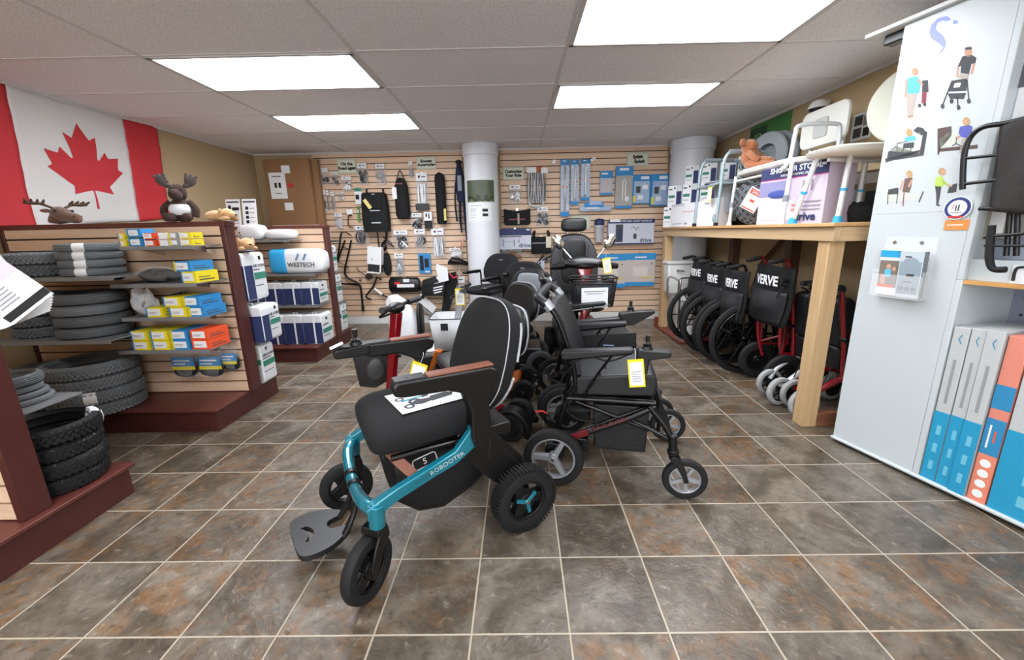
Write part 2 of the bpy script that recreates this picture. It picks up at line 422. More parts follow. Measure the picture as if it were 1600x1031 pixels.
# poster and notice on the column (curved on its surface)
def curved(px0, py0, px1, py1, name, mats, parent, cx, cy, r, stripes=None, off=.002):
    a = onY(px0,py0,cy-r*.8); b = onY(px1,py1,cy-r*.8)
    th0 = math.asin(max(-1,min(1,(a.x-cx)/r))); th1 = math.asin(max(-1,min(1,(b.x-cx)/r)))
    mb = MB()
    for (u0,v0,u1,v1,mi) in (stripes or [(0,0,1,1,0)]):
        rr = r+off+.0006*mi
        mb.sheet(lambda u,v: ((rr)*math.sin(th0+(th1-th0)*(u0+(u1-u0)*u)), -(rr)*math.cos(th0+(th1-th0)*(u0+(u1-u0)*u)), b.z+(a.z-b.z)*(v0+(v1-v0)*v)), 10, 2, mi)
    return part(name, mb, mats, parent)
def photo_mat():
    m = bpy.data.materials.new('landscape_photo'); m.use_nodes = True
    N, L = nodes(m); b = N['Principled BSDF']; b.inputs['Roughness'].default_value = .35
    tc = N.new('ShaderNodeTexCoord'); n = N.new('ShaderNodeTexNoise'); n.inputs['Scale'].default_value = 14; n.inputs['Detail'].default_value = 7
    L.new(tc.outputs['Object'], n.inputs['Vector'])
    s = N.new('ShaderNodeSeparateXYZ'); L.new(tc.outputs['Object'], s.inputs[0])
    mr = N.new('ShaderNodeMapRange'); L.new(s.outputs[2], mr.inputs[0]); mr.inputs[1].default_value = 1.55; mr.inputs[2].default_value = 1.8
    ad = N.new('ShaderNodeMath'); ad.operation = 'ADD'; L.new(n.outputs['Fac'], ad.inputs[0]); L.new(mr.outputs[0], ad.inputs[1])
    r = N.new('ShaderNodeValToRGB'); e = r.color_ramp.elements
    e[0].position = .45; e[0].color = srgb('7d9055'); e[1].position = 1.2/1.5; e[1].color = srgb('4b5740')
    q = e.new(.62); q.color = srgb('3f4a2a'); q = e.new(.72); q.color = srgb('1b1c18')
    L.new(ad.outputs[0], r.inputs[0]); L.new(r.outputs[0], b.inputs['Base Color']); return m
p = thing('poster','landscape photo print of a dark animal in grass stuck on the white column','poster',(-.455,5.32,0))
curved(729,282,772,315,'print',[photo_mat()],p,-.455,5.32,.205)
p = thing('notice_sheet','white notice sheet with two small pictures below the landscape photo on the column','notice',(-.455,5.32,0))
st = [(0,0,1,1,0),(.12,.85,.62,.88,1),(.12,.7,.4,.72,1),(.12,.62,.42,.64,1),(.12,.54,.38,.56,1),(.12,.4,.4,.42,1),(.12,.3,.4,.32,1),(.12,.2,.36,.22,1),(.64,.52,.86,.68,2),(.64,.26,.86,.42,2)]
curved(731,318,768,345,'sheet',[PAP,GRYP,BLKP],p,-.455,5.32,.205,st)
# ---------------------------------------------------------------- left side: slatwall gondolas
def gondola(x0, x1, yc, by0, by1, bx1, label, ztop=1.315, shelves=(), hb=.155, xs0=None):
    t = thing('display_gondola', label, 'display shelving', ((x0+x1)/2, yc, 0)); O = Vector(t.location)
    def L(mb): mb.M = Matrix.Translation(-O); return mb
    m = L(MB()); m.box((x0,by0+.02,0),(bx1-.02,by1-.02,hb-.018)); part('base', m, MAR, t)
    m = L(MB()); m.box((x0-.01,by0,hb-.018),(bx1,by1,hb)); part('base_top', m, MARE, t, bevel=.003)
    m = L(MB()); m.box((x1-.03,yc-.05,hb+.0005),(x1,yc+.05,ztop-.03)); part('end_upright', m, MAR, t, bevel=.003)
    m = L(MB()); m.box((x0,yc-.05,hb+.0005),(x0+.03,yc+.05,ztop-.03)); part('end_upright', m, MAR, t, bevel=.003)
    m = L(MB()); m.box((x0-.005,yc-.055,ztop-.03),(x1+.005,yc+.055,ztop)); part('top_rail', m, MARE, t, bevel=.003)
    for face, ys in ((-1,yc-.042),(1,yc+.042)):
        mb = L(MB()); slatwall('slat_panel', x0+.031, x1-.031, hb+.001, ztop-.031, ys, kind=False, parent=t, face=face, th=.04)
        o = [q for q in C.objects if q.parent == t and q.name.startswith('slat_panel')][-1]
        o.location = -O
    for (sx0, sx1, sy0, sy1, z) in shelves:
        m = L(MB()); m.box((sx0,sy0,z-.006),(sx1,sy1,z)); front = sy0 if sy0 < yc-.05 else sy1
        m.box((sx0,front-.002,z-.02),(sx1,front+.002,z+.002))
        s_ = part('shelf', m, SHLF, t)
        a, b = (sy1, sy0+.05) if sy0 < yc-.05 else (sy0, sy1-.05)
        for q in (.12,.88):
            xx = sx0+(sx1-sx0)*q; m = L(MB())
            m.prism([(a,z-.065),(a,z-.0065),(b,z-.0065),(b,z-.018)],'yz',xx-.003,xx+.003); part('bracket', m, CHR, s_)
    return t
YG1, YG2, YG0 = 2.745, 4.285, 1.41
def stair(z): return z
gondola(-3.36, -1.89, YG1, 2.386, 3.09, -1.93, 'maroon and maple slatwall gondola holding grey tyres and inner tube boxes',
  shelves=[(-2.36,-1.93,2.45,2.701,1.17),(-3.15,-2.32,2.33,2.701,1.006),(-2.45,-1.93,2.43,2.701,.95),(-2.45,-1.93,2.45,2.701,.742),(-3.15,-2.40,2.30,2.701,.640),(-2.50,-1.93,2.43,2.701,.538),
           (-3.0,-1.95,2.789,3.05,1.12),(-3.0,-1.95,2.789,3.05,.77),(-3.0,-1.95,2.789,3.05,.47)])
gondola(-3.36, -1.95, YG2, 3.84, 4.73, -1.99, 'maroon slatwall gondola near the back wall holding white bagged seat cushions',
  shelves=[(-3.0,-2.20,4.0,4.241,1.18),(-3.0,-1.98,3.97,4.241,.855),(-3.0,-1.98,3.97,4.241,.545),
           (-3.0,-1.99,4.329,4.62,1.16),(-3.0,-1.99,4.329,4.62,.82),(-3.0,-1.99,4.329,4.62,.48)])
gondola(-3.36, -1.935, YG0, .95, 1.79, -1.90, 'maroon end of the nearest slatwall gondola cut off at the left edge',
  shelves=[(-2.6,-1.96,1.455,1.70,.555)])
# ---- tyres
def tyre_mb(R, w, tread='rib', n=72):
    """tyre lying flat, axis z, resting on z=0"""
    mb = MB(); r0 = R-.62*w if w > .04 else R-.022; hw = w/2
    prof = [(r0,-hw*.5),(r0+.15*w,-hw*.85),(R-.44*w,-hw),(R-.26*w,-hw*.90),(R-.12*w,-hw*.72)]
    if tread == 'rib':
        for q in (-.62,-.5,-.4,-.28,-.18,-.06,.06,.18,.28,.4,.5,.62):
            dep = .0 if int(abs(q)*100) in (62,40,28,6) else .0028
            prof.append((R-.09*w*(abs(q)**2)*2-dep, hw*q*1.1))
    else:
        prof += [(R-.05*w,-hw*.55),(R-.008,-hw*.3),(R-.006,0),(R-.008,hw*.3),(R-.05*w,hw*.55)]
    prof += [(R-.12*w,hw*.72),(R-.26*w,hw*.90),(R-.44*w,hw),(r0+.15*w,hw*.85),(r0,hw*.5)]
    prof = [(r,z+hw) for r,z in prof]
    mb.lathe(prof, n=n, closed=False)
    mb.f = mb.f[:-2]; mb.mi = mb.mi[:-2]
    mb.lathe([(r0,hw*.45),(r0+.006,hw),(r0,hw*1.55)], n=n); mb.f = mb.f[:-2]; mb.mi = mb.mi[:-2]
    if tread == 'block':
        k = int(2*PI*R/.024)
        for i in range(k):
            a = 2*PI*i/k
            for q, da in ((-.62,.0),(-.2,.5),(.2,.0),(.62,.5)):
                b = a+da*2*PI/k; Rm = Matrix.Rotation(b,4,'Z'); M0 = mb.M
                mb.M = M0 @ Rm
                rr = R-.09*w*(abs(q)**2)*1.3
                mb.box((rr-.010,-.0082,hw+hw*q*.95-.19*w*.5),(rr+.0006,.0082,hw+hw*q*.95+.19*w*.5), R=Matrix.Rotation(.5 if q*1 > 0 else -.5,3,'X'))
                mb.M = M0
    return mb
def wrap_mb(R, w, a0, a1, mat_i=0):
    mb = MB(); hw = w/2; e = .0022; n = 10; rings = []
    pr = [(R-.62*w-.004,hw),(R-.5*w,-e),(R-.2*w,-e+.002),(R-.02*w+e,hw*.45),(R+e+.001,hw),(R-.02*w+e,hw*1.55),(R-.2*w,w+e-.002),(R-.5*w,w+e)]
    for i in range(n+1):
        a = a0+(a1-a0)*i/n; rings.append([(r*math.cos(a),r*math.sin(a),z) for r,z in pr])
    mb.loft(rings); return mb
protos = {}; GLOSSF = film('glossy_wrap',.22,'303336',.08,30)
def tyre(x, y, z, R, w, tread, m, label, group, wrap=None, bag=False, rz=0, tilt=0):
    key = (R,w,tread,m.name)
    o = thing('tyre', label, 'tyre', (x,y,z), rz, group)
    if tilt: o.rotation_euler = (tilt,0,rz)
    if key in protos:
        c = protos[key].copy(); C.objects.link(c); c.parent = o
    else: protos[key] = part('rubber_tyre', tyre_mb(R,w,tread), m, o)
    if wrap: part('paper_wrap', wrap_mb(R,w,wrap[0],wrap[1]), PAP, o, label='white paper wrapper')
    if bag:
        mb = MB(); mb.lathe([(R-.5*w,-.0005),(R-.15*w,-.0005),(R+.004,w*.25),(R+.006,w*.5),(R+.004,w*.8),(R-.2*w,w+.003),(R-.5*w,w+.003),(R-.6*w,w*.7)], n=40); mb.f = mb.f[:-2]; mb.mi = mb.mi[:-2]
        part('plastic_wrapping', mb, GLOSSF, o, label='clear plastic wrapping')
    return o
pos4 = ['bottom','second from the bottom','third from the bottom','top']
for k in range(4):
    tyre(-2.615+.004*(k%2), 2.52, 1.0065+.0475*k, .150, .046, 'rib', GRUB, 'paper wrapped thin grey tyre, %s of the top left shelf stack' % pos4[k], 'thin grey tyres on the top shelf', wrap=(-1.35,-1.0), rz=.03*k)
for k in range(2):
    tyre(-2.935, 2.52, 1.0065+.071*k, .155, .070, 'block', GRUB, ['plastic wrapped grey tyre under another at the left of the top tyre shelf','chunky treaded grey tyre at the upper left of the top tyre shelf'][k], 'chunky grey tyres on the shelves', bag=(k==0), rz=k)
for k in range(4):
    tyre(-2.665+.006*(k%2), 2.49, .6405+.067*k, .178, .064, 'rib', GRUB, 'fat smooth grey tyre, %s of the middle shelf right stack' % pos4[k], 'fat grey tyres on the middle shelf', bag=(k!=2), rz=.4*k)
for k in range(4):
    tyre(-2.995-.01*(k%2), 2.51, .6405+.066*k, .150, .063, 'block', GRUB, 'treaded grey tyre, %s of the middle shelf left stack' % pos4[k], 'chunky grey tyres on the shelves', bag=(k<3), rz=.3*k)
for k in range(4):
    tyre(-2.76+.012*(k%2), 2.66-.0, .1555+.0875*k, .0,.0,'x',GRUB,'','') if 0 else None
for k in range(4):
    tyre(-2.735+.006*(k%2), 2.462, .1555+.083*k, .232-.0, .080, 'block', GRUB, 'large treaded grey tyre in the stack on the gondola base, %s one' % pos4[k], 'large grey tyres on the gondola base', wrap=(-1.25,-1.0) if k == 1 else None, rz=.2*k)
for k in range(2):
    tyre(-3.125, 2.53, .1555+.095*k+.03*0, .16, .09, 'block', GRUB, ['lower treaded grey tyre at the far left of the gondola base','upper treaded grey tyre at the far left of the gondola base'][k], 'grey tyres at the far left of the base', rz=k)
tyre(-3.125, 2.53, .3455, .16, .08, 'block', GRUB, 'treaded grey tyre with a white paper strip on the pile at the far left', 'grey tyres at the far left of the base', wrap=(-2.0,-1.4))
for k in range(4):
    tyre(-2.10+.010*(k%2), 1.632+.004*k, .1555+.0745*k, .172, .070, 'block', RUB, 'black plastic wrapped tyre on the nearest gondola base, %s of the stack' % pos4[k] if k < 3 else 'black knobbly tyre with a white paper wrapper topping the stack at the left edge', 'black tyres on the nearest gondola base', wrap=(-.15,.35) if k == 3 else None, bag=(k<3), rz=.3*k, tilt=.02)
for k in range(3):
    tyre(-2.14, 1.59, .5555+.0245*k, .10+.012*(2-k), .022, 'rib', GRUB, ['thin','narrow','slim'][k]+' grey tyre lying flat on the near left shelf, %s of the three' % ['bottom','middle','upper'][k], 'slim grey tyres on the near shelf')
tyre(-2.15, 1.59, .6305, .115, .045, 'rib', GRUB, 'grey tyre in shiny clear plastic on top of the near left shelf', 'slim grey tyres on the near shelf', bag=True)
# ---- inner tube boxes
def tube_box(x, y, z, w, d, h, body, endc, label, group, rz=0, word=None, face=PAP, stripe=None):
    """box whose long side d runs away from the viewer; end label faces the viewer"""
    t = thing('tube_box', label, 'box', (x,y,z), rz, group)
    m = MB(); m.box((-w/2,-d/2,.0004),(w/2,d/2,h-.0006))
    m.box((-w/2-.0004,-d/2-.0004,.0004),(-w/2+.010,d/2,h-.0004),1)
    m.box((-w/2+.013,-d/2-.0010,h*.18),(w/2-.018,-d/2+.001,h*.86),2)
    m.box((w/2-.001,-d/2+.02,h*.2),(w/2+.0008,d/2-.03,h*.3),3); m.box((w/2-.001,-d/2+.02,h*.45),(w/2+.0008,d/2-.06,h*.52),3)
    m.box((-w/2+.018,-d/2-.0014,h*.5),(w/2-.04,-d/2+.001,h*.54),3); m.box((-w/2+.018,-d/2-.0014,h*.38),(w/2-.05,-d/2+.001,h*.42),3)
    part('carton', m, [body,endc,face,stripe or DGRYP], t)
    if word: text('lettering', word, h*.75, FY(-w/2+.022,-d/2-.0022,h*.5), PAP, t)
    return t
g = 'inner tube boxes on the gondola shelves'
z = 1.1705
row = [(-2.345,.05,.036,YEL,GRYP,'small yellow and grey'),(-2.265,.085,.048,LBLU,LBLU,'blue numbered'),(-2.18,.07,.036,ORG,PAP,'orange and white'),(-2.105,.06,.036,PAP,ORG,'white and orange'),(-2.035,.065,.036,GRYP,YEL,'grey and white'),(-1.965,.07,.036,YEL,PAP,'bright yellow')]
for (xx,ww,hh,a,b,nm) in row:
    for k in range(2):
        tube_box(xx,2.51,z+.0405*k*(hh/.036 if hh > .04 else 1),ww,.09,hh,a,b,'%s inner tube box on the top right shelf, %s of its pair' % (nm,['lower','upper'][k]),g,rz=-.04, word='10' if nm[0:4] == 'blue' else None)
tube_box(-1.975,2.53,.9505,.10,.16,.068,YEL,LBLU,'yellow tube box with blue end on the second right shelf beside the black bagged tube',g,rz=-.12)
tube_box(-2.0,2.53,1.0195,.11,.16,.06,LBLU,YEL,'blue tube box with yellow end stacked on the second right shelf',g,rz=-.12)
for k, (xx, a, b, nm) in enumerate([(-2.235,YEL,LBLU,'leftmost yellow tube box with a blue end on the third right shelf'),(-2.09,YEL,LBLU,'middle yellow tube box with a blue end on the third right shelf'),(-1.975,LBLU,YEL,'blue tube box at the right end of the third right shelf')]):
    tube_box(xx,2.54,.7425,.115 if k < 2 else .10,.17,.062,a,b,nm,g,rz=-.1)
tube_box(-2.115,2.54,.8055,.115,.17,.062,YEL,LBLU,'yellow tube box with a blue end in the upper layer of the third right shelf',g,rz=-.1)
tube_box(-1.995,2.54,.8055,.105,.17,.062,LBLU,YEL,'blue tube box in the upper layer of the third right shelf',g,rz=-.1)
for k, (a, b, nm) in enumerate([(YEL,LBLU,'leftmost yellow'),(YEL,LBLU,'second yellow'),(LBLU,YEL,'blue'),(ORG,ORG,'orange red')]):
    for q in range(2):
        tube_box(-2.36+.125*k,2.53,.5385+.0615*q,.112,.17,.060,a,b,'%s tube box on the fourth right shelf, %s of its pair' % (nm,['lower','upper'][q]),g,rz=-.06)
# bagged inner tubes
def lump(name, label, x, y, z, r, m, film_=None, seed=0, rz=0, group=None, cat='packet', amp=.18):
    t = thing(name, label, cat, (x,y,z), rz, group); q = random.Random(seed)
    ph = [q.random()*6 for _ in range(6)]
    def mk(k, a):
        mb = MB(); n, mm = 20, 12; vs = []
        for i in range(mm+1):
            u = -PI/2+PI*i/mm
            for j in range(n):
                v = 2*PI*j/n; d = 1+a*(math.sin(3*v+ph[0]+2*u)*.5+math.sin(5*v+ph[1])*math.cos(3*u+ph[2])*.5)
                vs.append((r[0]*k*d*math.cos(u)*math.cos(v), r[1]*k*d*math.cos(u)*math.sin(v), r[2]*k*(1+math.sin(u)*1)*(1 if u < 0 else d)))
        fs = [(i*n+j,i*n+(j+1)%n,(i+1)*n+(j+1)%n,(i+1)*n+j) for i in range(mm) for j in range(n)]
        return mb.add(vs, fs)
    part('contents', mk(.93,amp), m, t)
    if film_: part('plastic_bag', mk(1.0,amp*1.5), film_, t)
    return t
lump('bagged_inner_tube','black inner tube in a clear bag on the second right shelf',-2.22,2.54,.951,(.15,.07,.04),RUB,FILM,3)
lump('bagged_inner_tube','black bagged inner tube lying left of the yellow boxes on the third right shelf',-2.19,2.62,.806,(.09,.05,.035),RUB,FILM,4)
lump('bagged_inner_tube','crumpled clear bag of grey inner tube standing at the left of the third right shelf',-2.345,2.52,.743,(.055,.05,.075),GRUB,film('crinkle_film',.4,wr=35),8,amp=.3)
def hang_pack(x, y, ztop, w, h, label, group=None, cols=(LBLU,YEL,RUB), seed=1, rz=0, flag=1):
    """clear bag with a printed card over black contents"""
    t = thing('hanging_packet', label, 'packet', (x,y,ztop), rz, group)
    part('header_card', MB().box((-w*.45,-.012,-h*.62),(w*.45,-.008,-h*.30)).mix(1).box((-w*.45,-.0135,-h*.74),(w*.45,-.008,-h*.62)).mix(2).box((-w*.38,-.0137,-h*.45),(w*.3,-.0118,-h*.40)).box((-w*.38,-.0137,-h*.56),(w*.1,-.0118,-h*.52)), [cols[0] if flag else PAP,cols[1],PAP], t)
    mb = MB(); mb.tube([(-w*.32,.006,-h*.55),(-w*.36,.0,-h*.85),(0,.004,-h*.95),(w*.36,0,-h*.85),(w*.32,.006,-h*.5),(0,.012,-h*.42)],.016,n=8,closed=True,smooth=4)
    mb.ell((0,.012,-h*.72),(w*.36,.018,h*.2))
    part('contents', mb, cols[2], t)
    q = random.Random(seed); rr = [q.uniform(-1,1) for _ in range(200)]
    mb = MB()
    for sgn in (-1,1):
        mb.sheet(lambda u,v: ((u-.5)*w*(1.0+.1*math.sin(v*7+sgn)), sgn*(.024*math.sin(PI*u)*min(1,v*3)*(1.2-v*.3)+.003*rr[int(u*9)*10+int(v*9)]), -h*v), 10, 12)
    part('plastic_bag', mb, FILM2 if 0 else FILM, t)
    return t
hang_pack(-2.27,2.62,.50,.165,.20,'clear bagged tyre liner with yellow and blue card, leftmost below the tube boxes','packets hung below the tube boxes',seed=2)
hang_pack(-2.09,2.62,.50,.165,.20,'clear bagged tyre liner with yellow and blue card, in the middle below the tube boxes','packets hung below the tube boxes',seed=3,flag=1)
hang_pack(-1.985,2.66,.50,.11,.17,'blue tinted bagged packet right of the others below the tube boxes','packets hung below the tube boxes',seed=4)
# flyers on the near gondola end
t = thing('flyer_stack','fanned stack of white and pastel flyers jutting from the nearest gondola at the left edge','flyers',(-1.90,1.45,1.09),0)
for k in range(7):
    m = MB(); R = Euler((.1,-.66+.05*k,.35)).to_matrix()
    c = Vector((.04-.006*k,.006*k-.03,-.004*k)); hw, hh = .085, .15
    m.M = Matrix.Translation(c) @ R.to_4x4()
    m.box((-hw,-.0004,-hh),(hw,.0004,hh),0); 
    if k == 0:
        m.box((-hw,-.0015,.02),(hw,0,hh),1); m.box((-hw,-.0015,-.03),(hw,0,.02),2); m.box((-hw,-.0015,-hh+.01),(hw,0,-hh+.035),3)
        for q in range(5): m.box((-hw+.02,-.0015,-.05-.012*q),(.01,0,-.046-.012*q),4)
    part('flyer', m, [PAP,mat('pastel_print','c3d6dc',.6),mat('pink_pastel','dcc4d2',.6),BLKP,GRYP], t)
m = MB(); m.box((-.0295,-.03,-.16),(-.022,.03,.0)); part('holder', m, WHT, t)
# ---- cushions in zipped white bags
def cushion_bag(x, y, z, w, d, h, label, group, rz=0, front=0, side='x'):
    """upright zipped bag: front = print side; navy mesh edge at the other"""
    t = thing('bagged_cushion', label, 'bagged cushion', (x,y,z), rz, group)
    m = MB(); m.prism(rrect(-w/2,.0005,w/2,h,min(.03,h*.15)),'xz',-d/2,d/2)
    part('body', m, mat('white_bag_cloth','dcdee0',.55,bump=(30,.3,.004)), t, bevel=.008)
    m = MB()
    if front:      # printed face towards the viewer
        m.box((-w*.42,-d/2-.0022,h*.50),(w*.46,-d/2+.001,h*.64),0); m.box((-w*.40,-d/2-.0022,h*.70),(w*.15,-d/2+.001,h*.73),1)
        m.box((-w*.1,-d/2-.0022,h*.84),(w*.02,-d/2+.001,h*.93),2); m.box((-w*.40,-d/2-.0022,h*.38),(w*.2,-d/2+.001,h*.40),1); m.box((-w*.40,-d/2-.0022,h*.3),(w*.3,-d/2+.001,h*.315),1)
        part('print', m, [GRNP,DGRYP,BLKP], t)
        text('lettering','AIR-FORM',h*.085,FY(-w*.02,-d/2-.003,h*.77),DGRYP,t)
    else:
        m.box((-w*.5,-d/2-.0022,h*.03),(w*.5,-d/2+.004,h*.74),0); m.box((w*.06,-d/2-.006,h*.02),(w*.14,-d/2+.004,h*.9),1)
        part('navy_side', m, [NAVYP,PAP], t, label='navy mesh side with a white zip strip')
        m = MB(); m.box((w/2-.001,-d*.42,h*.35),(w/2+.0022,d*.4,h*.5),0); m.box((w/2-.001,-d*.4,h*.62),(w/2+.0022,d*.1,h*.65),1); m.box((w/2-.001,-d*.1,h*.78),(w/2+.0022,d*.05,h*.86),2)
        m.box((w/2-.001,-d*.4,h*.25),(w/2+.0022,d*.2,h*.27),1)
        part('print', m, [GRNP,DGRYP,BLKP], t)
    m = MB(); m.tube([(-.02,-d*.2,h-.001),(-.015,-d*.2,h+.015),(.015,-d*.2,h+.015),(.02,-d*.2,h-.001)],.004,n=6,smooth=3); part('handle', m, PAP, t)
    return t
g = 'white and navy bagged cushions on the gondola'
# behind gondola 1
def cushion_front(x, y, z, w, d, h, label, navy=True, rz=0):
    t = cushion_bag(x,y,z,w,d,h,label,g,rz,front=1)
    if navy:
        m = MB(); m.box((w/2-.001,-d*.47,h*.03),(w/2+.002,-d*.12,h*.74)); m.box((-w/2-.0022,-d/2-.0024,h*.02),(w*.48,-d/2+.004,h*.74)); part('navy_side', m, NAVYP, t)
    m = MB(); y0 = -d*.08 if navy else -d*.42
    m.box((w/2-.001,y0,h*.44),(w/2+.0024,d*.46,h*.58),0); m.box((w/2-.001,y0,h*.63),(w/2+.0024,d*.2,h*.65),1); m.box((w/2-.001,y0+d*.3,h*.84),(w/2+.0024,y0+d*.4,h*.92),2); m.box((w/2-.001,y0,h*.3),(w/2+.0024,d*.3,h*.315),1)
    part('side_print', m, [GRNP,DGRYP,BLKP], t) if h > .15 else None
    text('lettering','AIR-FORM',h*.10 if not navy else .03,MF((w/2+.003,(y0+d*.46)/2,h*.72),(0,1,0),(1,0,0)),DGRYP,t)
    return t
cushion_front(-1.985,2.93,.7705,.20,.24,.335,'tall white and navy cushion bag behind the tyre gondola end, topmost')
cushion_front(-1.935,2.93,.4705,.22,.22,.265,'white and navy cushion bag bulging from the middle shelf behind the tyre gondola end')
cushion_front(-1.965,2.92,.1555,.15,.16,.29,'narrow white bag with green print standing on the tyre gondola base',navy=False)
for k in range(3):
    cushion_bag(-2.42+.178*k,4.09,.5455,.172,.20,.225,'white topped navy cushion bag on the middle shelf, %s of the three' % ['left','middle','right'][k],g)
cushion_bag(-2.60,4.09,.5455,.16,.20,.2,'half hidden navy cushion bag at the left of the middle shelf behind the maroon upright',g)
for k in range(3):
    cushion_bag(-2.44+.19*k,4.06,.1555,.184,.24,.30,'large navy cushion bag standing on the far gondola base, %s of the three' % ['left','middle','right'][k],g)
for (z_, h_, y_) in ((.1555,.31,4.55),(.4805,.32,4.5),(.8205,.29,4.46)):
    cushion_front(-2.075,y_,z_,.16,.14,h_,'white bag with green print behind the far gondola end, %s' % {.1555:'on its base',.4805:'on its middle shelf',.8205:'on its upper shelf'}[z_],navy=False)
cushion_front(-2.075,4.42,1.1605,.14,.10,.12,'small white bag on the top shelf at the far side of the far gondola',navy=False)
# WESTECH bag
t = thing('pillow_bag','large white bag printed WESTECH with a bright blue left end','bagged pillow',(-2.16,4.08,.856),0)
m = MB(); m.ell((0,0,.118),(.265,.10,.117),n=28,m=14,e=.45); part('body', m, mat('glossy_white_bag','e6e8ea',.3,bump=(22,.5,.008)), t)
m = MB(); m.ell((-.17,-.004,.118),(.098,.102,.119),n=28,m=14,e=.4); part('blue_end', m, mat('glossy_cyan_bag','35a3dc',.3,bump=(22,.4,.006)), t)
text('lettering','WESTECH',.058,FY(.055,-.1055,.085),DGRYP,t,bold=.001)
m = MB()
for x in (.0,.07): m.prism([(x,.13),(x+.018,.13),(x+.05,.19),(x+.03,.19)],'xz',-.105,-.098)
part('logo', m, [mat('slate_blue_print','6f8fb0',.6)], t)
t = thing('bagged_pillow','soft white bagged pillow lying on the top shelf of the far gondola','bagged pillow',(-2.33,4.12,1.181),0)
part('pillow', MB().ell((0,0,.05),(.15,.09,.05),n=24,m=12,e=.7), mat('pillow_white','dcdcdc',.5,bump=(25,.5,.006)), t)
t = thing('bagged_pillow','white bag with dark spots leaning by the tan toy on the far gondola','bagged pillow',(-2.60,4.1,1.181),0)
part('pillow', MB().ell((0,0,.075),(.13,.08,.075),n=24,m=12,e=.6), mat('pillow_white','dcdcdc',.5,bump=(25,.5,.006)), t)
m = MB()
for i in range(7): m.ell((rnd.uniform(-.09,.09),-.074,rnd.uniform(.04,.11)),(.007,.004,.006),n=8,m=6)
part('spots', m, BLKP, t)
# ---- plush toys
PLB = mat('brown_plush','38231a',.95,bump=(140,1,.006),sheen=.05,vary=.25); PLT = mat('tan_plush','c79a68',.95,bump=(140,1,.006),sheen=.4,vary=.15)
PLM = mat('moose_plush','6a4630',.95,bump=(140,1,.006),sheen=.4,vary=.2); PLO = mat('ginger_plush','a5633a',.95,bump=(140,1,.006),sheen=.4,vary=.15); ANT = mat('antler_felt','5b4634',.9,bump=(100,.8,.004)); DANT = mat('dark_antler_felt','4a4240',.9)
def plush_moose_head(x, y, z, rz, s, body, ant, label):
    t = thing('plush_moose', label, 'plush toy', (x,y,z), rz)
    m = MB(); m.loft([[(cx+0*0, r*math.cos(a)*wy, cz+r*math.sin(a)) for a in [2*PI*i/18 for i in range(18)]] for cx,cz,r,wy in ((-.075*s,.075*s,.02*s,1),(-.06*s,.08*s,.05*s,1),(-.01*s,.078*s,.062*s,.95),(.05*s,.062*s,.047*s,.9),(.10*s,.048*s,.040*s,1),(.145*s,.040*s,.040*s,1.05),(.172*s,.038*s,.026*s,1.0),(.18*s,.038*s,.008*s,1.0))])
    m.loft([[(cx+r*math.cos(a), r*math.sin(a), cz) for a in [2*PI*i/16 for i in range(16)]] for cx,cz,r in ((-.05*s,.001,.075*s),(-.05*s,.05*s,.055*s),(-.03*s,.09*s,.05*s))])
    part('head', m, body, t, sub=1)
    for sy in (-1,1):
        m = MB(); m.ell((.03*s,sy*.052*s,.10*s),(.009*s,)*3,n=10,m=8); part('eye', m, BLK, t)
        m = MB(); m.ell((.165*s,sy*.022*s,.055*s),(.008*s,.006*s,.005*s),n=10,m=8); part('nostril', m, BLK, t)
        m = MB(); m.tube([(-.02*s,sy*.035*s,.12*s),(-.03*s,sy*.10*s,.15*s),(-.02*s,sy*.17*s,.15*s)],[.012*s,.014*s,.010*s],n=8,smooth=4,flat=(1,.7))
        m.ell((-.03*s,sy*.13*s,.15*s),(.035*s,.06*s,.011*s))
        for q in range(4): m.tube([(-.03*s,sy*(.08+.03*q)*s,.15*s),(.005*s,sy*(.085+.035*q)*s,.175*s)],[.011*s,.006*s],n=6)
        part('antler', m, ant, t)
        m = MB(); m.ell((-.045*s,sy*.065*s,.10*s),(.012*s,.035*s,.014*s),n=10,m=8); part('ear', m, body, t)
    return t
plush_moose_head(-2.965,2.745,1.3155,-.25,.85,PLM,ANT,'brown plush moose head with antlers at the left gondola top under the flag')
# seated moose plush with shirt
t = thing('plush_moose','dark brown plush moose in a white shirt sitting on the gondola top','plush toy',(-2.18,2.745,1.3155),-1.2)
s = .1
m = MB(); m.ell((0,0,.075),(.055,.06,.076),n=18,m=12); part('body', m, PLB, t)
m = MB(); m.ell((.012,0,.075),(.05,.064,.05),n=18,m=12); part('shirt', m, mat('white_cloth','d9dade',.9), t)
m = MB(); m.ell((.0,0,.18),(.05,.048,.055),n=18,m=12); m.ell((.05,0,.165),(.055,.035,.035),n=16,m=10); part('head', m, PLB, t)
for sy in (-1,1):
    m = MB(); m.tube([(0,sy*.05,.12),(.02,sy*.085,.08),(.03,sy*.08,.03)],[.022,.02,.02],n=10,smooth=3); part('arm', m, PLB, t)
    m = MB(); m.tube([(.02,sy*.035,.03),(.09,sy*.05,.022)],[.028,.024],n=10); m.ell((.1,sy*.05,.026),(.018,.026,.026)); part('leg', m, PLB, t)
    m = MB(); m.ell((-.01,sy*.075,.255),(.012,.032,.04),n=14,m=8,R=Matrix.Rotation(sy*-.5,3,'X')); m.ell((-.01,sy*.05,.225),(.011,.02,.016)); 
    for q in range(3): m.tube([(-.01,sy*(.055+.02*q),.27),(-.01,sy*(.06+.028*q),.30-.008*q)],[.011,.007],n=6)
    part('antler', m, DANT, t)
    m = MB(); m.ell((.045,sy*.03,.195),(.006,)*3,n=8,m=6); part('eye', m, BLKP, t)
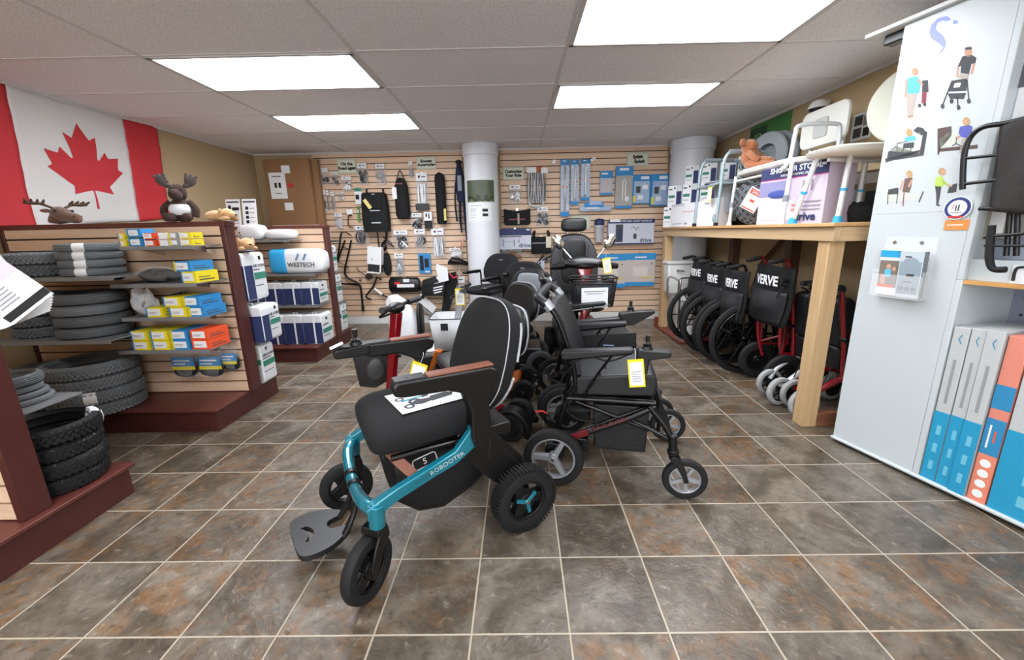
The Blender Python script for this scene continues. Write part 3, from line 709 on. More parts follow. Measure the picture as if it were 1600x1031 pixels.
def plush_dog(x, y, z, rz, s, label, body=PLT):
    t = thing('plush_dog', label, 'plush toy', (x,y,z), rz)
    m = MB(); m.ell((0,0,.04*s),(.10*s,.055*s,.040*s),n=18,m=12); m.ell((.09*s,0,.05*s),(.05*s,.045*s,.042*s)); m.ell((.135*s,0,.04*s),(.03*s,.028*s,.024*s))
    part('body', m, body, t)
    for sy in (-1,1):
        m = MB(); m.ell((.075*s,sy*.045*s,.06*s),(.018*s,.012*s,.03*s),n=10,m=8); part('ear', m, body, t)
        m = MB(); m.ell((.10*s,sy*.04*s,.016*s),(.05*s,.018*s,.016*s),n=10,m=8); part('paw', m, body, t)
        m = MB(); m.ell((.128*s,sy*.018*s,.058*s),(.005*s,)*3,n=8,m=6); part('eye', m, BLKP, t)
    m = MB(); m.ell((.163*s,0,.044*s),(.007*s,.009*s,.006*s),n=8,m=6); part('nose', m, BLKP, t)
    return t
plush_dog(-1.955,2.745,1.3155,-.15,.85,'light tan plush toy lying on the right end of the tyre gondola top')
plush_dog(-1.955,2.95,1.1205,-.7,.95,'tan plush toy peeking out behind the maroon upright under the gondola top')
# papers on gondola tops
def sheet_thing(label, x, y, z, w, d, rz, rows=0, name='paper_sheet', m_=None):
    t = thing(name, label, 'paper', (x,y,z), rz)
    m = MB(); m.box((-w/2,-d/2,.0003),(w/2,d/2,.0016),0)
    for i in range(rows): m.box((-w*.4,d*.35-d*.8*i/rows-.004,.0014),(w*.4*(.6+.4*rnd.random()),d*.35-d*.8*i/rows,.002),1)
    part('sheet', m, [m_ or PAP,DGRYP], t); return t
sheet_thing('white paper sheet lying on the tyre gondola top right of centre',-2.35,2.745,1.3155,.30,.10,.0)
sheet_thing('white papers lying on the far gondola top at its right',-2.25,4.285,1.3155,.45,.10,.02)
sheet_thing('striped black and white card lying on the far gondola top at its left',-2.72,4.285,1.3155,.26,.10,.0,rows=4)
for k, (x, lb) in enumerate([(-2.90,'white notice with a black header standing on the far gondola top, left of the pair'),(-2.735,'white notice with small pictures standing on the far gondola top, right of the pair')]):
    t = thing('notice_stand', lb, 'notice', (x,4.30,1.3175), 0, None, rot=(-.12,0,0))
    m = MB(); m.box((-.072,-.0015,.0),(.072,.0015,.27),0); m.box((-.062,-.0025,.235),(.062,0,.25),1)
    if k: [m.box((-.04,-.0025,.03+.045*i),(-.01,0,.06+.045*i),2) for i in range(4)]; [m.box((.0,-.0025,.04+.045*i),(.05,0,.045+.045*i),1) for i in range(4)]
    else: m.box((-.05,-.0025,.15),(-.02,0,.21),2); m.box((-.01,-.0025,.16),(.06,0,.19),2); [m.box((-.055,-.0025,.03+.02*i),(.05,0,.036+.02*i),1) for i in range(5)]
    part('sheet', m, [PAP,DGRYP,BLKP], t); part('foot', MB().box((-.06,-.002,-.0015),(.06,.03,0)), FILM2, t)
# ---- flag on the left wall
t = thing('flag','red and white flag with a red maple leaf hung on the beige left wall','flag',(XL+.004,3.4,1.8))
FW = mat('flag_white','d6d3d0',.75,bump=(40,.15,.004)); FR = mat('flag_red','c02a31',.7,bump=(40,.15,.004))
fy0, fy1 = 2.70, 4.13       # horizontal extent (Y), corners measured on the wall
def fp(u, v, off=0):        # u along Y 0..1, v down 0..1
    ytop = 2.615+(4.138-2.615)*u; ybot = 2.56+(4.079-2.56)*u
    zt = 2.218; zb = 1.272+(1.402-1.272)*u
    y = ytop+(ybot-ytop)*v; z = zt+(zb-zt)*v
    rip = .012*math.sin(9*u+5*v+math.sin(7*v)*1.2)*(.3+v)+.006*math.sin(23*u-11*v)+.004*math.sin(31*v+6*u)
    return (.016+.5*rip*.9+off, y-3.4, z-1.8+.004*math.sin(14*u))
m = MB(); m.sheet(lambda u,v: fp(u*.236,v),14,30,1); m.sheet(lambda u,v: fp(.236+u*(.775-.236),v),30,30,0); m.sheet(lambda u,v: fp(.775+u*.225,v),14,30,1)
part('cloth', m, [FW,FR], t, solid=.0012)
half = [(0,0),(.13,-.0),(.10,.28),(.42,.22)]
leaf = [(0.0,.0),(.022,.0),(.012,.265),(.028,.28),(.315,.228),(.277,.335),(.283,.352),(.585,.597),(.517,.629),(.508,.648),(.568,.832),(.394,.795),(.377,.804),(.343,.883),(.208,.738),(.183,.752),(.248,1.09),(.143,1.029),(.124,1.035),(0,1.25)]
# leaf outline in unit coordinates -> laid on the cloth through fp, triangulated through a fine grid
def leaf_mesh():
    from mathutils.geometry import tessellate_polygon
    pts = [Vector((x,y,0)) for x,y in leaf+[(-x,y) for x,y in reversed(leaf[1:-1])]]
    tr = [[pts[i].copy() for i in t_] for t_ in tessellate_polygon([pts])]
    for _ in range(3):
        nx = []
        for a_,b_,c_ in tr:
            if max((a_-b_).length,(b_-c_).length,(c_-a_).length) < .05: nx.append([a_,b_,c_]); continue
            ab, bc, ca = (a_+b_)/2, (b_+c_)/2, (c_+a_)/2; nx += [[a_,ab,ca],[ab,b_,bc],[ca,bc,c_],[ab,bc,ca]]
        tr = nx
    uc, vc, su = .53, .878, .325
    m = MB(); k = 0
    for q in tr:
        m.add([fp(uc+v.x*su+.035*(.5-v.y)*.8, vc-v.y*.575, .0026) for v in q], [(0,1,2)])
    return m
part('maple_leaf', leaf_mesh(), FR, t, smooth=180)
# carton against the back wall
t = thing('carton','tall brown cardboard carton with white notices standing against the back wall on the left','cardboard box',(-2.84,5.44,0))
x0, x1 = -.32, .33
m = MB(); m.prism([(-.075,.0005),(.075,.0005),(.09,2.14),(-.04,2.14)],'yz',x0,x1-.075); m.prism([(-.015,.0005),(.075,.0005),(.09,2.14),(.02,2.14)],'yz',x1-.0745,x1)
part('box', m, [CARD], t, bevel=.004)
m = MB()
for (a,b,c,d) in ((.28,1.97,.38,2.06),(.26,1.53,.36,1.62)): m.box((x0+a-.05,-.053 if 0 else -.0615,b),(x0+c-.05,-.04,d),0)
m.box((x0+.06,-.0615,1.67),(x0+.26,-.05,1.98),0)
m.box((x0+.12,-.063,1.80),(x0+.15,-.055,1.86),1); m.box((x0+.17,-.063,1.80),(x0+.20,-.055,1.86),1); m.box((x0+.10,-.063,1.93),(x0+.21,-.055,1.94),1); m.box((x0+.12,-.063,1.73),(x0+.2,-.055,1.738),1)
m.prism([(x0+.28,1.83),(x0+.31,1.86),(x0+.35,1.83),(x0+.33,1.80),(x0+.29,1.81)],'xz',-.0625,-.05,2)
part('notices', m, [PAP,BLKP,REDP], t, label='white paper notices')
# ---------------------------------------------------------------- wheels and mobility vehicles
def wheel(parent, c, R, w, rim, spokes=3, rimr=.66, tread=0, name='rear_wheel', tyre=None, hubr=.16, sw=.09, disc=False, rot=0, th=1.018):
    """wheel with a tyre (part) and rim (sub-part); axle along y"""
    M = Matrix.Translation(c) @ Matrix.Rotation(rot,4,'Z')
    m = MB(M); hw = w/2; r0 = R*rimr
    pr = [(r0,-hw*.6),(r0+.02*R,-hw*.9),(R*.86,-hw),(R*.95,-hw*.85),(R*.99,-hw*.45),(R,0),(R*.99,hw*.45),(R*.95,hw*.85),(R*.86,hw),(r0+.02*R,hw*.9),(r0,hw*.6)]
    m.lathe(pr, ax=(0,1,0), n=48, closed=True)
    if tread:
        for i in range(tread):
            a = 2*PI*i/tread; m.M = M @ Matrix.Rotation(a,4,'Y')
            for q in (-1,1): m.box((-R*PI/tread*.55,q*hw*.05 if q > 0 else -hw*.98,R*.93),(R*PI/tread*.55,hw*.98 if q > 0 else -hw*.05,R*th))
        m.M = M
    o = part(name, m, tyre or RUB, parent)
    m = MB(M)
    if disc: m.lathe([(.001,-hw*.8),(r0*.35,-hw*.8),(r0*.4,-hw*.55),(r0*.9,-hw*.5),(r0,-hw*.8),(r0+.002,0),(r0,hw*.8),(r0*.9,hw*.5),(r0*.4,hw*.55),(r0*.35,hw*.8),(.001,hw*.8)], ax=(0,1,0), n=36)
    else:
        m.lathe([(r0,-hw*.75),(r0-.06*R,-hw*.7),(r0-.085*R,0),(r0-.06*R,hw*.7),(r0,hw*.75)], ax=(0,1,0), n=40, closed=True)
        m.cyl((0,-hw*.9,0),(0,hw*.9,0),R*hubr,n=20)
        for i in range(spokes):
            a = 2*PI*i/spokes+.5
            m.M = M @ Matrix.Rotation(a,4,'Y'); m.box((-R*sw,-hw*.55,0),(R*sw,hw*.55,r0-.06*R),top=(.75,1))
        m.M = M
    part('rim', m, rim, o, bevel=.0015 if not disc else 0)
    m = MB(M); m.cyl((0,-hw-.004,0),(0,hw+.004,0),R*.06,n=12); part('axle_bolt', m, CHR, o)
    return o
def price_tag(parent_label, loc, rz=0, tilt=0, s=1, y=1, name='price_tag', label='yellow and white hanging price tag'):
    t = thing(name, parent_label, 'tag', loc, rz, None, rot=(0,tilt,rz))
    m = MB(); m.box((-.032*s,-.0008,-.12*s),(.032*s,.0008,0),0); m.box((-.026*s,-.0016,-.112*s),(.026*s,0,-.012*s),1)
    for i in range(5): m.box((-.018*s,-.0022,(-.055-.010*i)*s),(.018*s,-.0008,(-.052-.010*i)*s),2)
    part('card', m, [YEL,PAP,GRYP], t)
    part('string', MB().tube([(0,0,0),(.004,.002,.03*s),(0,.004,.045*s)],.0012,n=5,smooth=3), PAP, t)
    return t
# ---- the teal robotic power chair
F = Vector((-.87,-.49)).normalized()
ang = math.atan2(F.y,F.x)
def teal_chair():
    t = thing('power_wheelchair','teal and black power wheelchair with brown armrests, nearest in the middle of the room','wheelchair',(-.14,1.69,0),ang)
    for s in (1,-1):
        o = wheel(t,(-.025,s*.240,.140),.137,.068,BLK,spokes=3,rimr=.62,tread=58,sw=.2,hubr=.25)
        m = MB(Matrix.Translation((-.025,s*(.240+.028),.140)))
        for k in range(3):
            a = 2*PI*k/3+.35; b0 = (.052*math.cos(a),0,.052*math.sin(a))
            p = [(.010*math.cos(a-1.2),.010*math.sin(a-1.2)),(.052*math.cos(a-.13),.052*math.sin(a-.13)),(.052*math.cos(a+.13),.052*math.sin(a+.13)),(.010*math.cos(a+1.2),.010*math.sin(a+1.2))]
            m.prism(p,'xz',-.004,.006)
        part('hub_star', m, TEAL, o, bevel=.001)
        st = .72 if s > 0 else .0
        wheel(t,(.602,s*.268,.116),.113,.046,BLK,spokes=4,rimr=.66,tread=0,name='front_wheel',sw=.24,hubr=.3,rot=st)
        m = MB(Matrix.Translation((.585,s*.268,0)) @ Matrix.Rotation(st,4,'Z') @ Matrix.Translation((-.585,-s*.268,0)))
        m.prism([(.60,.10),(.625,.105),(.628,.14),(.60,.20),(.575,.235),(.53,.245),(.525,.205),(.56,.185),(.585,.13)],'xz',s*.268+.026,s*.268+.036)
        m.prism([(.60,.10),(.625,.105),(.628,.14),(.60,.20),(.575,.235),(.53,.245),(.525,.205),(.56,.185),(.585,.13)],'xz',s*.268-.036,s*.268-.026)
        m.prism([(.53,.232),(.585,.232),(.58,.258),(.535,.258)],'xz',s*.268-.036,s*.268+.036)
        part('caster_fork', m, BLK, t, bevel=.003)
    # teal frame: side rails and cross member
    for s in (1,-1):
        m = MB()
        m.loft([[ (x+.0, s*.268+dy, z+dz) for dy,dz in ((-wy,-hz),(wy,-hz),(wy+.002,0),(wy,hz),(-wy,hz),(-wy-.002,0))] for x,z,wy,hz in ((.585,.318,.018,.022),(.54,.338,.018,.024),(.48,.364,.015,.022),(.36,.405,.014,.022),(.27,.435,.014,.024),(.225,.475,.014,.036),(.195,.50,.013,.042))])
        m.loft([[ (x, s*.268+dy, z+dz) for dy,dz in ((-.012,-.012),(.012,-.012),(.012,.010),(-.012,.010))] for x,z in ((.225,.475),(.215,.515),(.205,.556))])
        m.cyl((.556,s*.268,.262),(.552,s*.268,.345),.027,.029,n=24)
        part('side_frame', m, TEAL, t, bevel=.006, seg=3)
    m = MB(); m.tube([(.560,-.262,.322),(.582,-.20,.318),(.592,-.12,.304),(.595,0,.292),(.592,.12,.304),(.582,.20,.318),(.560,.262,.322)],[.026,.025,.022,.022,.022,.025,.026],n=14,smooth=4,flat=(1,.85))
    part('cross_tube', m, TEAL, t)
    m = MB()
    for s in (1,-1): m.cyl((.552,s*.268,.344),(.552,s*.268,.353),.021,n=24)
    part('joint_cap', m, TEAL, t, bevel=.002)
    for s in (1,):
        th = math.atan2(.030,.115)*1.0
        M = MF((.385,s*.2835,.399),(-math.cos(.34),0,math.sin(.34)),(0,1,0))
        text('lettering','ROBOOTER',.023,MF((.305,.2838,.425),(-math.cos(.33),0,math.sin(.33)),(0,1,0)),mat('pale_print','a9b6ba',.5),t,xs=1.1)
        text('lettering','HUMAN & BIKING',.024,MF((.44,.2838,.377),(-math.cos(.37),0,math.sin(.37)),(0,1,0)),mat('teal_dark_print','0b4450',.5),t)
    # foot plate
    from mathutils.geometry import tessellate_polygon
    hf = [(.848,.0),(.848,.095),(.835,.138),(.79,.150),(.735,.146),(.69,.118),(.648,.082),(.638,.055),(.662,.040),(.70,.036),(.718,.020)]
    poly = hf+[(x,-y) for x,y in reversed(hf[1:])]
    for _ in range(3): poly = [q for i in range(len(poly)) for q in ((poly[i][0]*.75+poly[(i+1)%len(poly)][0]*.25,poly[i][1]*.75+poly[(i+1)%len(poly)][1]*.25),(poly[i][0]*.25+poly[(i+1)%len(poly)][0]*.75,poly[i][1]*.25+poly[(i+1)%len(poly)][1]*.75))]
    slot = [(.782-.022*(1-(q/4-1)**2),.056*(q/4-1)) for q in range(9)]+[(.802-.020*(1-((8-q)/4-1)**2),.052*((8-q)/4-1)) for q in range(9)]
    ou, inn = [Vector((x-.01,y,0)) for x,y in poly], [Vector((x,y,0)) for x,y in slot]
    tri = tessellate_polygon([ou,inn]); al = ou+inn; n_ = len(al)
    m = MB(Matrix.Translation((.65,-.025,0)) @ Matrix.Rotation(.14,4,'Z') @ Matrix.Diagonal((.92,.86,1,1)) @ Matrix.Translation((-.65,0,0)))
    fs = [tuple(t_) for t_ in tri]+[tuple(n_+i for i in reversed(t_)) for t_ in tri]
    fs += [(i,(i+1)%len(ou),n_+(i+1)%len(ou),n_+i) for i in range(len(ou))]
    fs += [(len(ou)+i,len(ou)+(i+1)%len(inn),n_+len(ou)+(i+1)%len(inn),n_+len(ou)+i) for i in range(len(inn))]
    m.add([(v.x,v.y,.124) for v in al]+[(v.x,v.y,.102) for v in al], fs)
    part('footplate', m, mat('satin_black','1d1e20',.38), t, bevel=.003, smooth=30)
    m = MB()
    for s in (1,-1): m.tube([(.655,s*.06,.112),(.630,s*.058,.15),(.605,s*.05,.20),(.595,s*.045,.25),(.594,s*.04,.285)],[.013,.014,.014,.014,.013],n=10,smooth=4,flat=(1,.8))
    m.tube([(.594,-.055,.294),(.594,-.03,.293)],.0255,n=16); m.tube([(.594,.03,.293),(.594,.055,.294)],.0255,n=16)
    part('footplate_bracket', m, BLK, t)
    # seat
    m = MB()
    prof = []
    for x,hz,zc,wy in ((.105,.03,.520,.20),(.11,.045,.522,.215),(.16,.056,.522,.222),(.28,.058,.520,.225),(.40,.060,.518,.225),(.47,.060,.514,.222),(.51,.054,.509,.212),(.535,.040,.505,.195),(.545,.018,.505,.17)):
        ring = []
        for k in range(24):
            a = 2*PI*k/24; g = lambda v,e: math.copysign(abs(v)**e,v)
            ring.append((x, wy*g(math.cos(a),.45), zc+hz*g(math.sin(a),.6)))
        prof.append(ring)
    m.loft(prof); part('seat_cushion', m, FAB, t, sub=1)
    m = MB(); m.box((.12,-.19,.435),(.50,.19,.468)); m.tube([(.13,.20,.455),(.48,.20,.455)],.012); m.tube([(.13,-.20,.455),(.48,-.20,.455)],.012); part('seat_base', m, BLKM, t, bevel=.004)
    # backrest with white piping
    def bk(y, z):   # recline, and a slight turn of the shell
        return .105-.135*((z-.47)/.47)-.13*y
    def outline(n=36, k=1.0):
        pts = []
        for i in range(n):
            a = 2*PI*i/n; ca, sa = math.cos(a), math.sin(a); g = lambda v,e: math.copysign(abs(v)**e,v)
            zz = .715+.232*g(sa,.62); wd = .203-.024*max(0,(zz-.72)/.23)-.05*max(0,(.62-zz)/.15)*.6
            pts.append((wd*g(ca,.62)*k, .715+(zz-.715)*k))
        return pts
    m = MB(); rings = []
    for k, dx in ((.55,.030),(.85,.034),(.965,.028),(1.0,.012),(1.0,-.015),(.95,-.036),(.7,-.050),(.4,-.055)):
        rings.append([(bk(y,z)+dx-(.018 if dx > .02 else 0)*(1-abs(y)/.2), y, z) for y,z in outline(36,k)])
    m.loft(rings); part('backrest', m, FAB, t)
    m = MB(); m.tube([(bk(y,z)+.018,y*1.004,z) for y,z in outline(48,1.0)],.0024,n=6,closed=True); part('piping', m, mat('pale_piping','b9bcc0',.6), t, label='pale grey piping around the backrest')
    m = MB(); m.tube([(bk(y,z)-.042,y*.99,z) for y,z in outline(48,.96) if z < .86 and y > 0],.005,n=6); part('rear_piping', m, mat('pale_piping','b9bcc0',.6), t)
    # arms
    for s in (1,-1):
        y0, y1 = s*.268-.030, s*.268+.030
        m = MB()
        m.prism([(.10,.735),(.13,.752),(.455,.758),(.470,.745),(.466,.712),(.44,.704),(.29,.696),(.235,.675),(.21,.60),(.212,.50),(.20,.455),(.16,.452),(.135,.49),(.135,.56),(.14,.62),(.112,.70)],'xz',y0,y1) if s > 0 else \
        m.prism([(.16,.735),(.19,.752),(.455,.758),(.470,.745),(.466,.708),(.44,.698),(.33,.698),(.275,.672),(.255,.655),(.215,.655),(.20,.69),(.17,.70)],'xz',y0,y1)
        part('armrest', m, BLK, t, bevel=.008, seg=3)
        m = MB(); m.prism(rrect(.115 if s > 0 else .17,.7525,.355,.762,.004),'xz',y0+.006,y1-.006); part('brown_arm_pad', m, BRN, t, bevel=.004, label='brown leather arm pad')
        m = MB(); m.prism(rrect(.36,.752,.462,.7625,.004),'xz',y0+.005,y1-.005); m.cyl((.42,s*.268,.7625),(.42,s*.268,.764),.006,n=10); part('arm_cap', m, DKG, t, bevel=.002)
    m = MB(); m.prism([(.20,.58),(.165,.66),(.24,.66),(.255,.60),(.24,.50),(.21,.50)],'xz',-.298,-.252); m.prism([(.11,.5),(.22,.5),(.22,.46),(.12,.46)],'xz',-.29,-.25); part('arm_post', m, BLK, t, bevel=.006)
    m = MB(); m.prism([(.445,.718),(.50,.712),(.585,.715),(.592,.735),(.58,.752),(.46,.762),(.445,.76)],'xz',-.305,-.231); part('controller', m, BLK, t, bevel=.006)
    m = MB(); m.box((.475,-.297,.757),(.575,-.239,.760)); part('controller_face', m, BLKM, t, bevel=.002)
    m = MB(); m.cyl((.495,-.268,.76),(.495,-.268,.772),.026,.022,n=20); m.cyl((.495,-.268,.772),(.495,-.268,.782),.018,.020,n=20); m.cyl((.495,-.268,.782),(.495,-.268,.79),.014,.008,n=20); m.cyl((.495,-.268,.79),(.495,-.268,.825),.008,.013,n=16); part('joystick', m, BLK, t)
    m = MB(); m.box((.545,-.29,.764),(.60,-.25,.7655),R=Matrix.Rotation(.35,3,'Y')); part('leaflet', m, PAP, t)
    # rear swing arms, motor and battery sack
    m = MB()
    for s in (1,-1):
        m.prism([(.225,.485),(.10,.47),(-.05,.30),(-.07,.19),(-.04,.12),(.01,.12),(.05,.19),(.12,.26),(.25,.42)],'xz',s*.185-.012,s*.185+.012)
        m.cyl((-.025,s*.12,.14),(-.025,s*.204,.14),.05,n=24)
        m.prism([(.10,.44),(-.045,.26),(-.02,.17),(.03,.20),(.11,.34)],'xz',s*.168,s*.20)
    m.box((.0,-.19,.42),(.13,.19,.47)); m.tube([(-.025,-.2,.14),(-.025,.2,.14)],.016)
    part('rear_swing_arm', m, BLK, t, bevel=.005)
    m = MB(); m.loft([[ (x, .158*wy*math.copysign(abs(math.cos(a))**.55,math.cos(a)), zc+hz*math.copysign(abs(math.sin(a))**.6,math.sin(a))) for a in [2*PI*k/20 for k in range(20)]] for x,zc,hz,wy in ((.08,.35,.03,.6),(.09,.32,.10,.95),(.16,.30,.135,1),(.28,.275,.160,1),(.38,.285,.150,1),(.46,.32,.11,.95),(.475,.35,.05,.7))])
    part('battery_sack', m, mat('black_nylon','0e0e12',.55,bump=(60,.5,.004)), t)
    m = MB(); m.loft([[ (x+dx,y,z) for dx,y,z in ((-.022,y-.003,z),(.022,y-.003,z),(.022,y+.003,z),(-.022,y+.003,z))] for x,y,z in ((.475,.185,.468),(.455,.205,.44),(.425,.235,.405),(.395,.255,.375))]); part('brown_strap', m, BRN, t, label='brown leather strap')
    # the card on the seat is a thing of its own, see below
    lg = MB(MF((.355,.172,.392),(-math.cos(.2),0,math.sin(.2)),(0,1,0)))
    pts = rrect(-.045,-.022,.045,.022,.012)
    lg.tube([(x,y,.001) for x,y in pts],.0022,n=5,closed=True); part('badge', lg, PAP, t)
    text('lettering','5',.035,MF((.355,.1735,.392),(math.cos(.2),0,-math.sin(.2)),(0,1,0)) @ Matrix.Rotation(PI,4,'Z'),PAP,t)
    return t
tc_ = teal_chair()
def loc2w(t, x, y, z):
    a = t.rotation_euler[2]; return (t.location[0]+x*math.cos(a)-y*math.sin(a), t.location[1]+x*math.sin(a)+y*math.cos(a), z)
# information card lying on the seat
card = thing('information_card','white card picturing a chair, lying on the black seat of the teal wheelchair','card',loc2w(tc_,.27,.02,.5795),ang+PI+.10)
m = MB(); hw, hh = .105, .155       # local x runs towards the backrest (chair -x)
m.box((-.155,-.105,0),(.155,.105,.0015),0)
part('sheet', m, PAP, card)
m = MB()
def w2(cx, cy, r, mi=0): m.lathe([(r*.55,.0016),(r*.55,.0026),(r,.0026),(r,.0016)],o=(cx,cy,0),n=18,mi=mi,closed=True)
w2(-.11,-.055,.020); w2(-.12,.03,.018); w2(-.075,-.02,.026); w2(-.085,.055,.016)
m.prism([(-.11,-.04),(-.06,-.06),(-.02,-.05),(-.01,-.02),(-.07,-.01)],'xy',.0016,.0024,0)
m.prism([(-.02,-.055),(.07,-.045),(.085,-.02),(.06,.0),(-.01,-.005)],'xy',.0016,.0026,0)
m.prism([(-.04,.0),(-.01,.005),(.0,.05),(-.02,.055)],'xy',.0016,.0026,0)
m.prism([(-.12,.0),(-.03,.01),(-.03,.018),(-.12,.012)],'xy',.0016,.0028,1)
m.box((.075,.02,.0016),(.09,.035,.0024),0)
part('picture', m, [DGRYP,TEALP], card)
text('lettering','ROBOOTER',.030,MF((.128,.0,.0022),(0,1,0),(0,0,1)),DGRYP,card,xs=1)
price_tag('yellow and white price tag hanging under the far brown armrest of the teal wheelchair',loc2w(tc_,.235,-.235,.640),ang+PI*.5+.9,.32,s=1.15)
# ---- folding power wheelchairs
def power_chair(loc, rz, label, rim, near_joy=-1, push='foam', red=True, arm_trim=None, bag=True, zs=1.0, vin=GVIN):
    t = thing('power_wheelchair', label, 'wheelchair', loc, rz)
    for s in (1,-1):
        wheel(t,(0,s*.272,.149),.147,.05,rim,spokes=3,rimr=.72,sw=.10)
        wheel(t,(.600,s*.272,.102),.099,.034,rim,spokes=5,rimr=.70,name='front_wheel',sw=.09)
        m = MB()
        for q in (-1,1): m.prism([(.595,.09),(.615,.095),(.60,.15),(.575,.205),(.545,.22),(.525,.205),(.56,.17),(.585,.12)],'xz',s*.272+q*.022-.004,s*.272+q*.022+.004)
        m.cyl((.545,s*.272,.20),(.535,s*.272,.315),.020,n=18); m.cyl((.543,s*.272,.222),(.541,s*.272,.245),.026,n=18)
        part('caster_fork', m, BLK, t, bevel=.003)
        m = MB()
        m.tube([(.535,s*.262,.29),(.50,s*.25,.35),(.43,s*.235,.43)],.016,n=10,smooth=3)
        m.tube([(.0,s*.225,.17),(.13,s*.232,.26),(.32,s*.235,.35),(.46,s*.235,.43)],.015,n=10,smooth=3)
        m.tube([(.06,s*.225,.44),(.46,s*.225,.44)],.013); m.tube([(.10,s*.225,.50),(.06,s*.222,.44),(.02,s*.22,.30),(.0,s*.22,.17)],.014,smooth=3)
        m.tube([(.10,s*.21,.42),(.44,s*.21,.30)],.010); m.tube([(.44,s*.21,.42),(.13,s*.21,.27)],.010); m.tube([(.53,s*.25,.28),(.36,s*.2,.34)],.009)
        part('side_frame', m, BLKM, t)
        if red:
            m = MB(Matrix.Translation((.11,s*.248,.262)) @ Matrix.Rotation(-.45,4,'Y')); m.box((-.055,-.008,-.016),(.055,.008,.014)); part('red_bracket', m, mat('dark_red_paint','6a0f16',.35,.3), t, bevel=.003, label='dark red bracket')
        m = MB(); m.cyl((0,s*.12,.155),(0,s*.235,.155),.048,n=20); m.box((.0,s*.16-.04,.15),(.16,s*.16+.04,.22)); part('motor', m, BLK, t, bevel=.006)
        # back posts
        m = MB(); m.tube([(.10,s*.215,.46),(.085,s*.215,.60),(.02,s*.215,.80),(-.03,s*.215,.88)],.0125,n=10,smooth=4); part('back_post', m, BLKM, t)
        ya, yb = s*.272-.028, s*.272+.028
        m = MB(); m.prism([(.035,.655),(.05,.648),(.345,.690),(.352,.704),(.34,.712),(.05,.690),(.035,.680)],'xz',ya,yb); part('arm_pad', m, VIN, t, bevel=.008, seg=3)
        m = MB(); m.tube([(.06,s*.272,.652),(.34,s*.272,.690)],.010); m.tube([(.26,s*.272,.675),(.20,s*.255,.58),(.14,s*.235,.46)],.010,flat=(1,.6)); m.tube([(.05,s*.262,.65),(.06,s*.23,.58)],.009)
        for q in range(4): m.cyl((.165+.022*q,s*.262,.51+.036*q),(.165+.022*q,s*.285,.51+.036*q),.005,n=8)
        part('arm_support', m, BLKM, t)
        if arm_trim:
            m = MB(); m.tube([(.04,s*.272,.640),(.34,s*.272,.678),(.36,s*.272,.690)],.009); part('arm_trim', m, arm_trim, t, label='silver tube under the arm pad')
        m = MB(); m.tube([(.49,s*.13,.25),(.49,s*.14,.32),(.44,s*.15,.42)],.010,smooth=3); part('leg_hanger', m, BLKM, t)
    m = MB(); m.box((.485,-.13,.30),(.50,.13,.42),R=Matrix.Rotation(.1,3,'Y')); part('calf_pad', m, FAB, t, bevel=.004)
    m = MB(); m.prism([(.07,.452),(.455,.468),(.465,.52),(.46,.560),(.44,.575),(.30,.568),(.10,.545),(.07,.53)],'xz',-.222,.222); part('seat_cushion', m, vin, t, bevel=.012, seg=3)
    m = MB(); m.box((.07,-.225,.432),(.455,.225,.455)); part('seat_base', m, BLK, t, bevel=.005)
    # sling back
    m = MB(); R0 = []
    for z,x in ((.55,.105),(.62,.090),(.70,.062),(.78,.032),(.85,-.004),(.872,-.018)):
        R0.append([(x+.020-.018*(1-(y/.21)**2),y,z) for y in [-.21+.42*i/10 for i in range(11)]]+[(x-.012-.018*(1-(y/.21)**2),y,z) for y in [.21-.42*i/10 for i in range(11)]])
    m.loft(R0); part('backrest', m, vin, t, bevel=.004)
    if push == 'foam':
        m = MB(); m.tube([(-.03,-.215,.88),(-.065,-.213,.905),(-.085,-.18,.915),(-.088,0,.915),(-.085,.18,.915),(-.065,.213,.905),(-.03,.215,.88)],.021,n=12,smooth=4); part('push_bar', m, vin, t)
        [part('push_bar_collar', MB().tube([(-.018,s*.215,.862),(-.045,s*.214,.897)],.0225,n=14), SIL, t, label='silver collar') for s in (1,-1)]
    else:
        for s in (1,-1):
            m = MB(); m.tube([(.03,s*.225,.70),(-.02,s*.225,.80),(-.062,s*.225,.895)],.019,n=12,smooth=4); part('push_post', m, mat('bright_tube','c4c7ca',.3,.2), t, label='silver push post')
        m = MB(); m.tube([(-.062,-.225,.895),(-.09,-.222,.925),(-.11,-.19,.93),(-.11,.19,.93),(-.09,.222,.925),(-.062,.225,.895)],.021,n=12,smooth=4); part('push_bar', m, BLK, t)
    m = MB(); y = near_joy*.272
    m.prism([(.36,.69),(.36,.60),(.41,.60),(.415,.665),(.50,.680),(.505,.705),(.37,.712)],'xz',y-.028,y+.028) if push == 'foam' else m.prism([(.34,.735),(.34,.70),(.37,.665),(.42,.665),(.54,.735),(.54,.752),(.40,.745)],'xz',y-.03,y+.03)
    part('controller', m, BLK, t, bevel=.006, seg=3)
    zt = .708 if push == 'foam' else .742
    m = MB(); m.cyl((.405,y,zt),(.405,y,zt+.014),.026,.02,n=18); m.cyl((.405,y,zt+.014),(.405,y,zt+.026),.016,.019,n=18); m.cyl((.405,y,zt+.026),(.405,y,zt+.034),.013,.007,n=18); m.cyl((.405,y,zt+.034),(.405,y,zt+.062),.008,.010,n=14); part('joystick', m, BLK, t)
    if bag:
        m = MB(); m.prism([(.19,.18),(.43,.175),(.44,.41),(.18,.41)],'xz',-.205,.19); part('battery_bag', m, mat('black_nylon','0e0e12',.55,bump=(60,.5,.004)), t, bevel=.008)
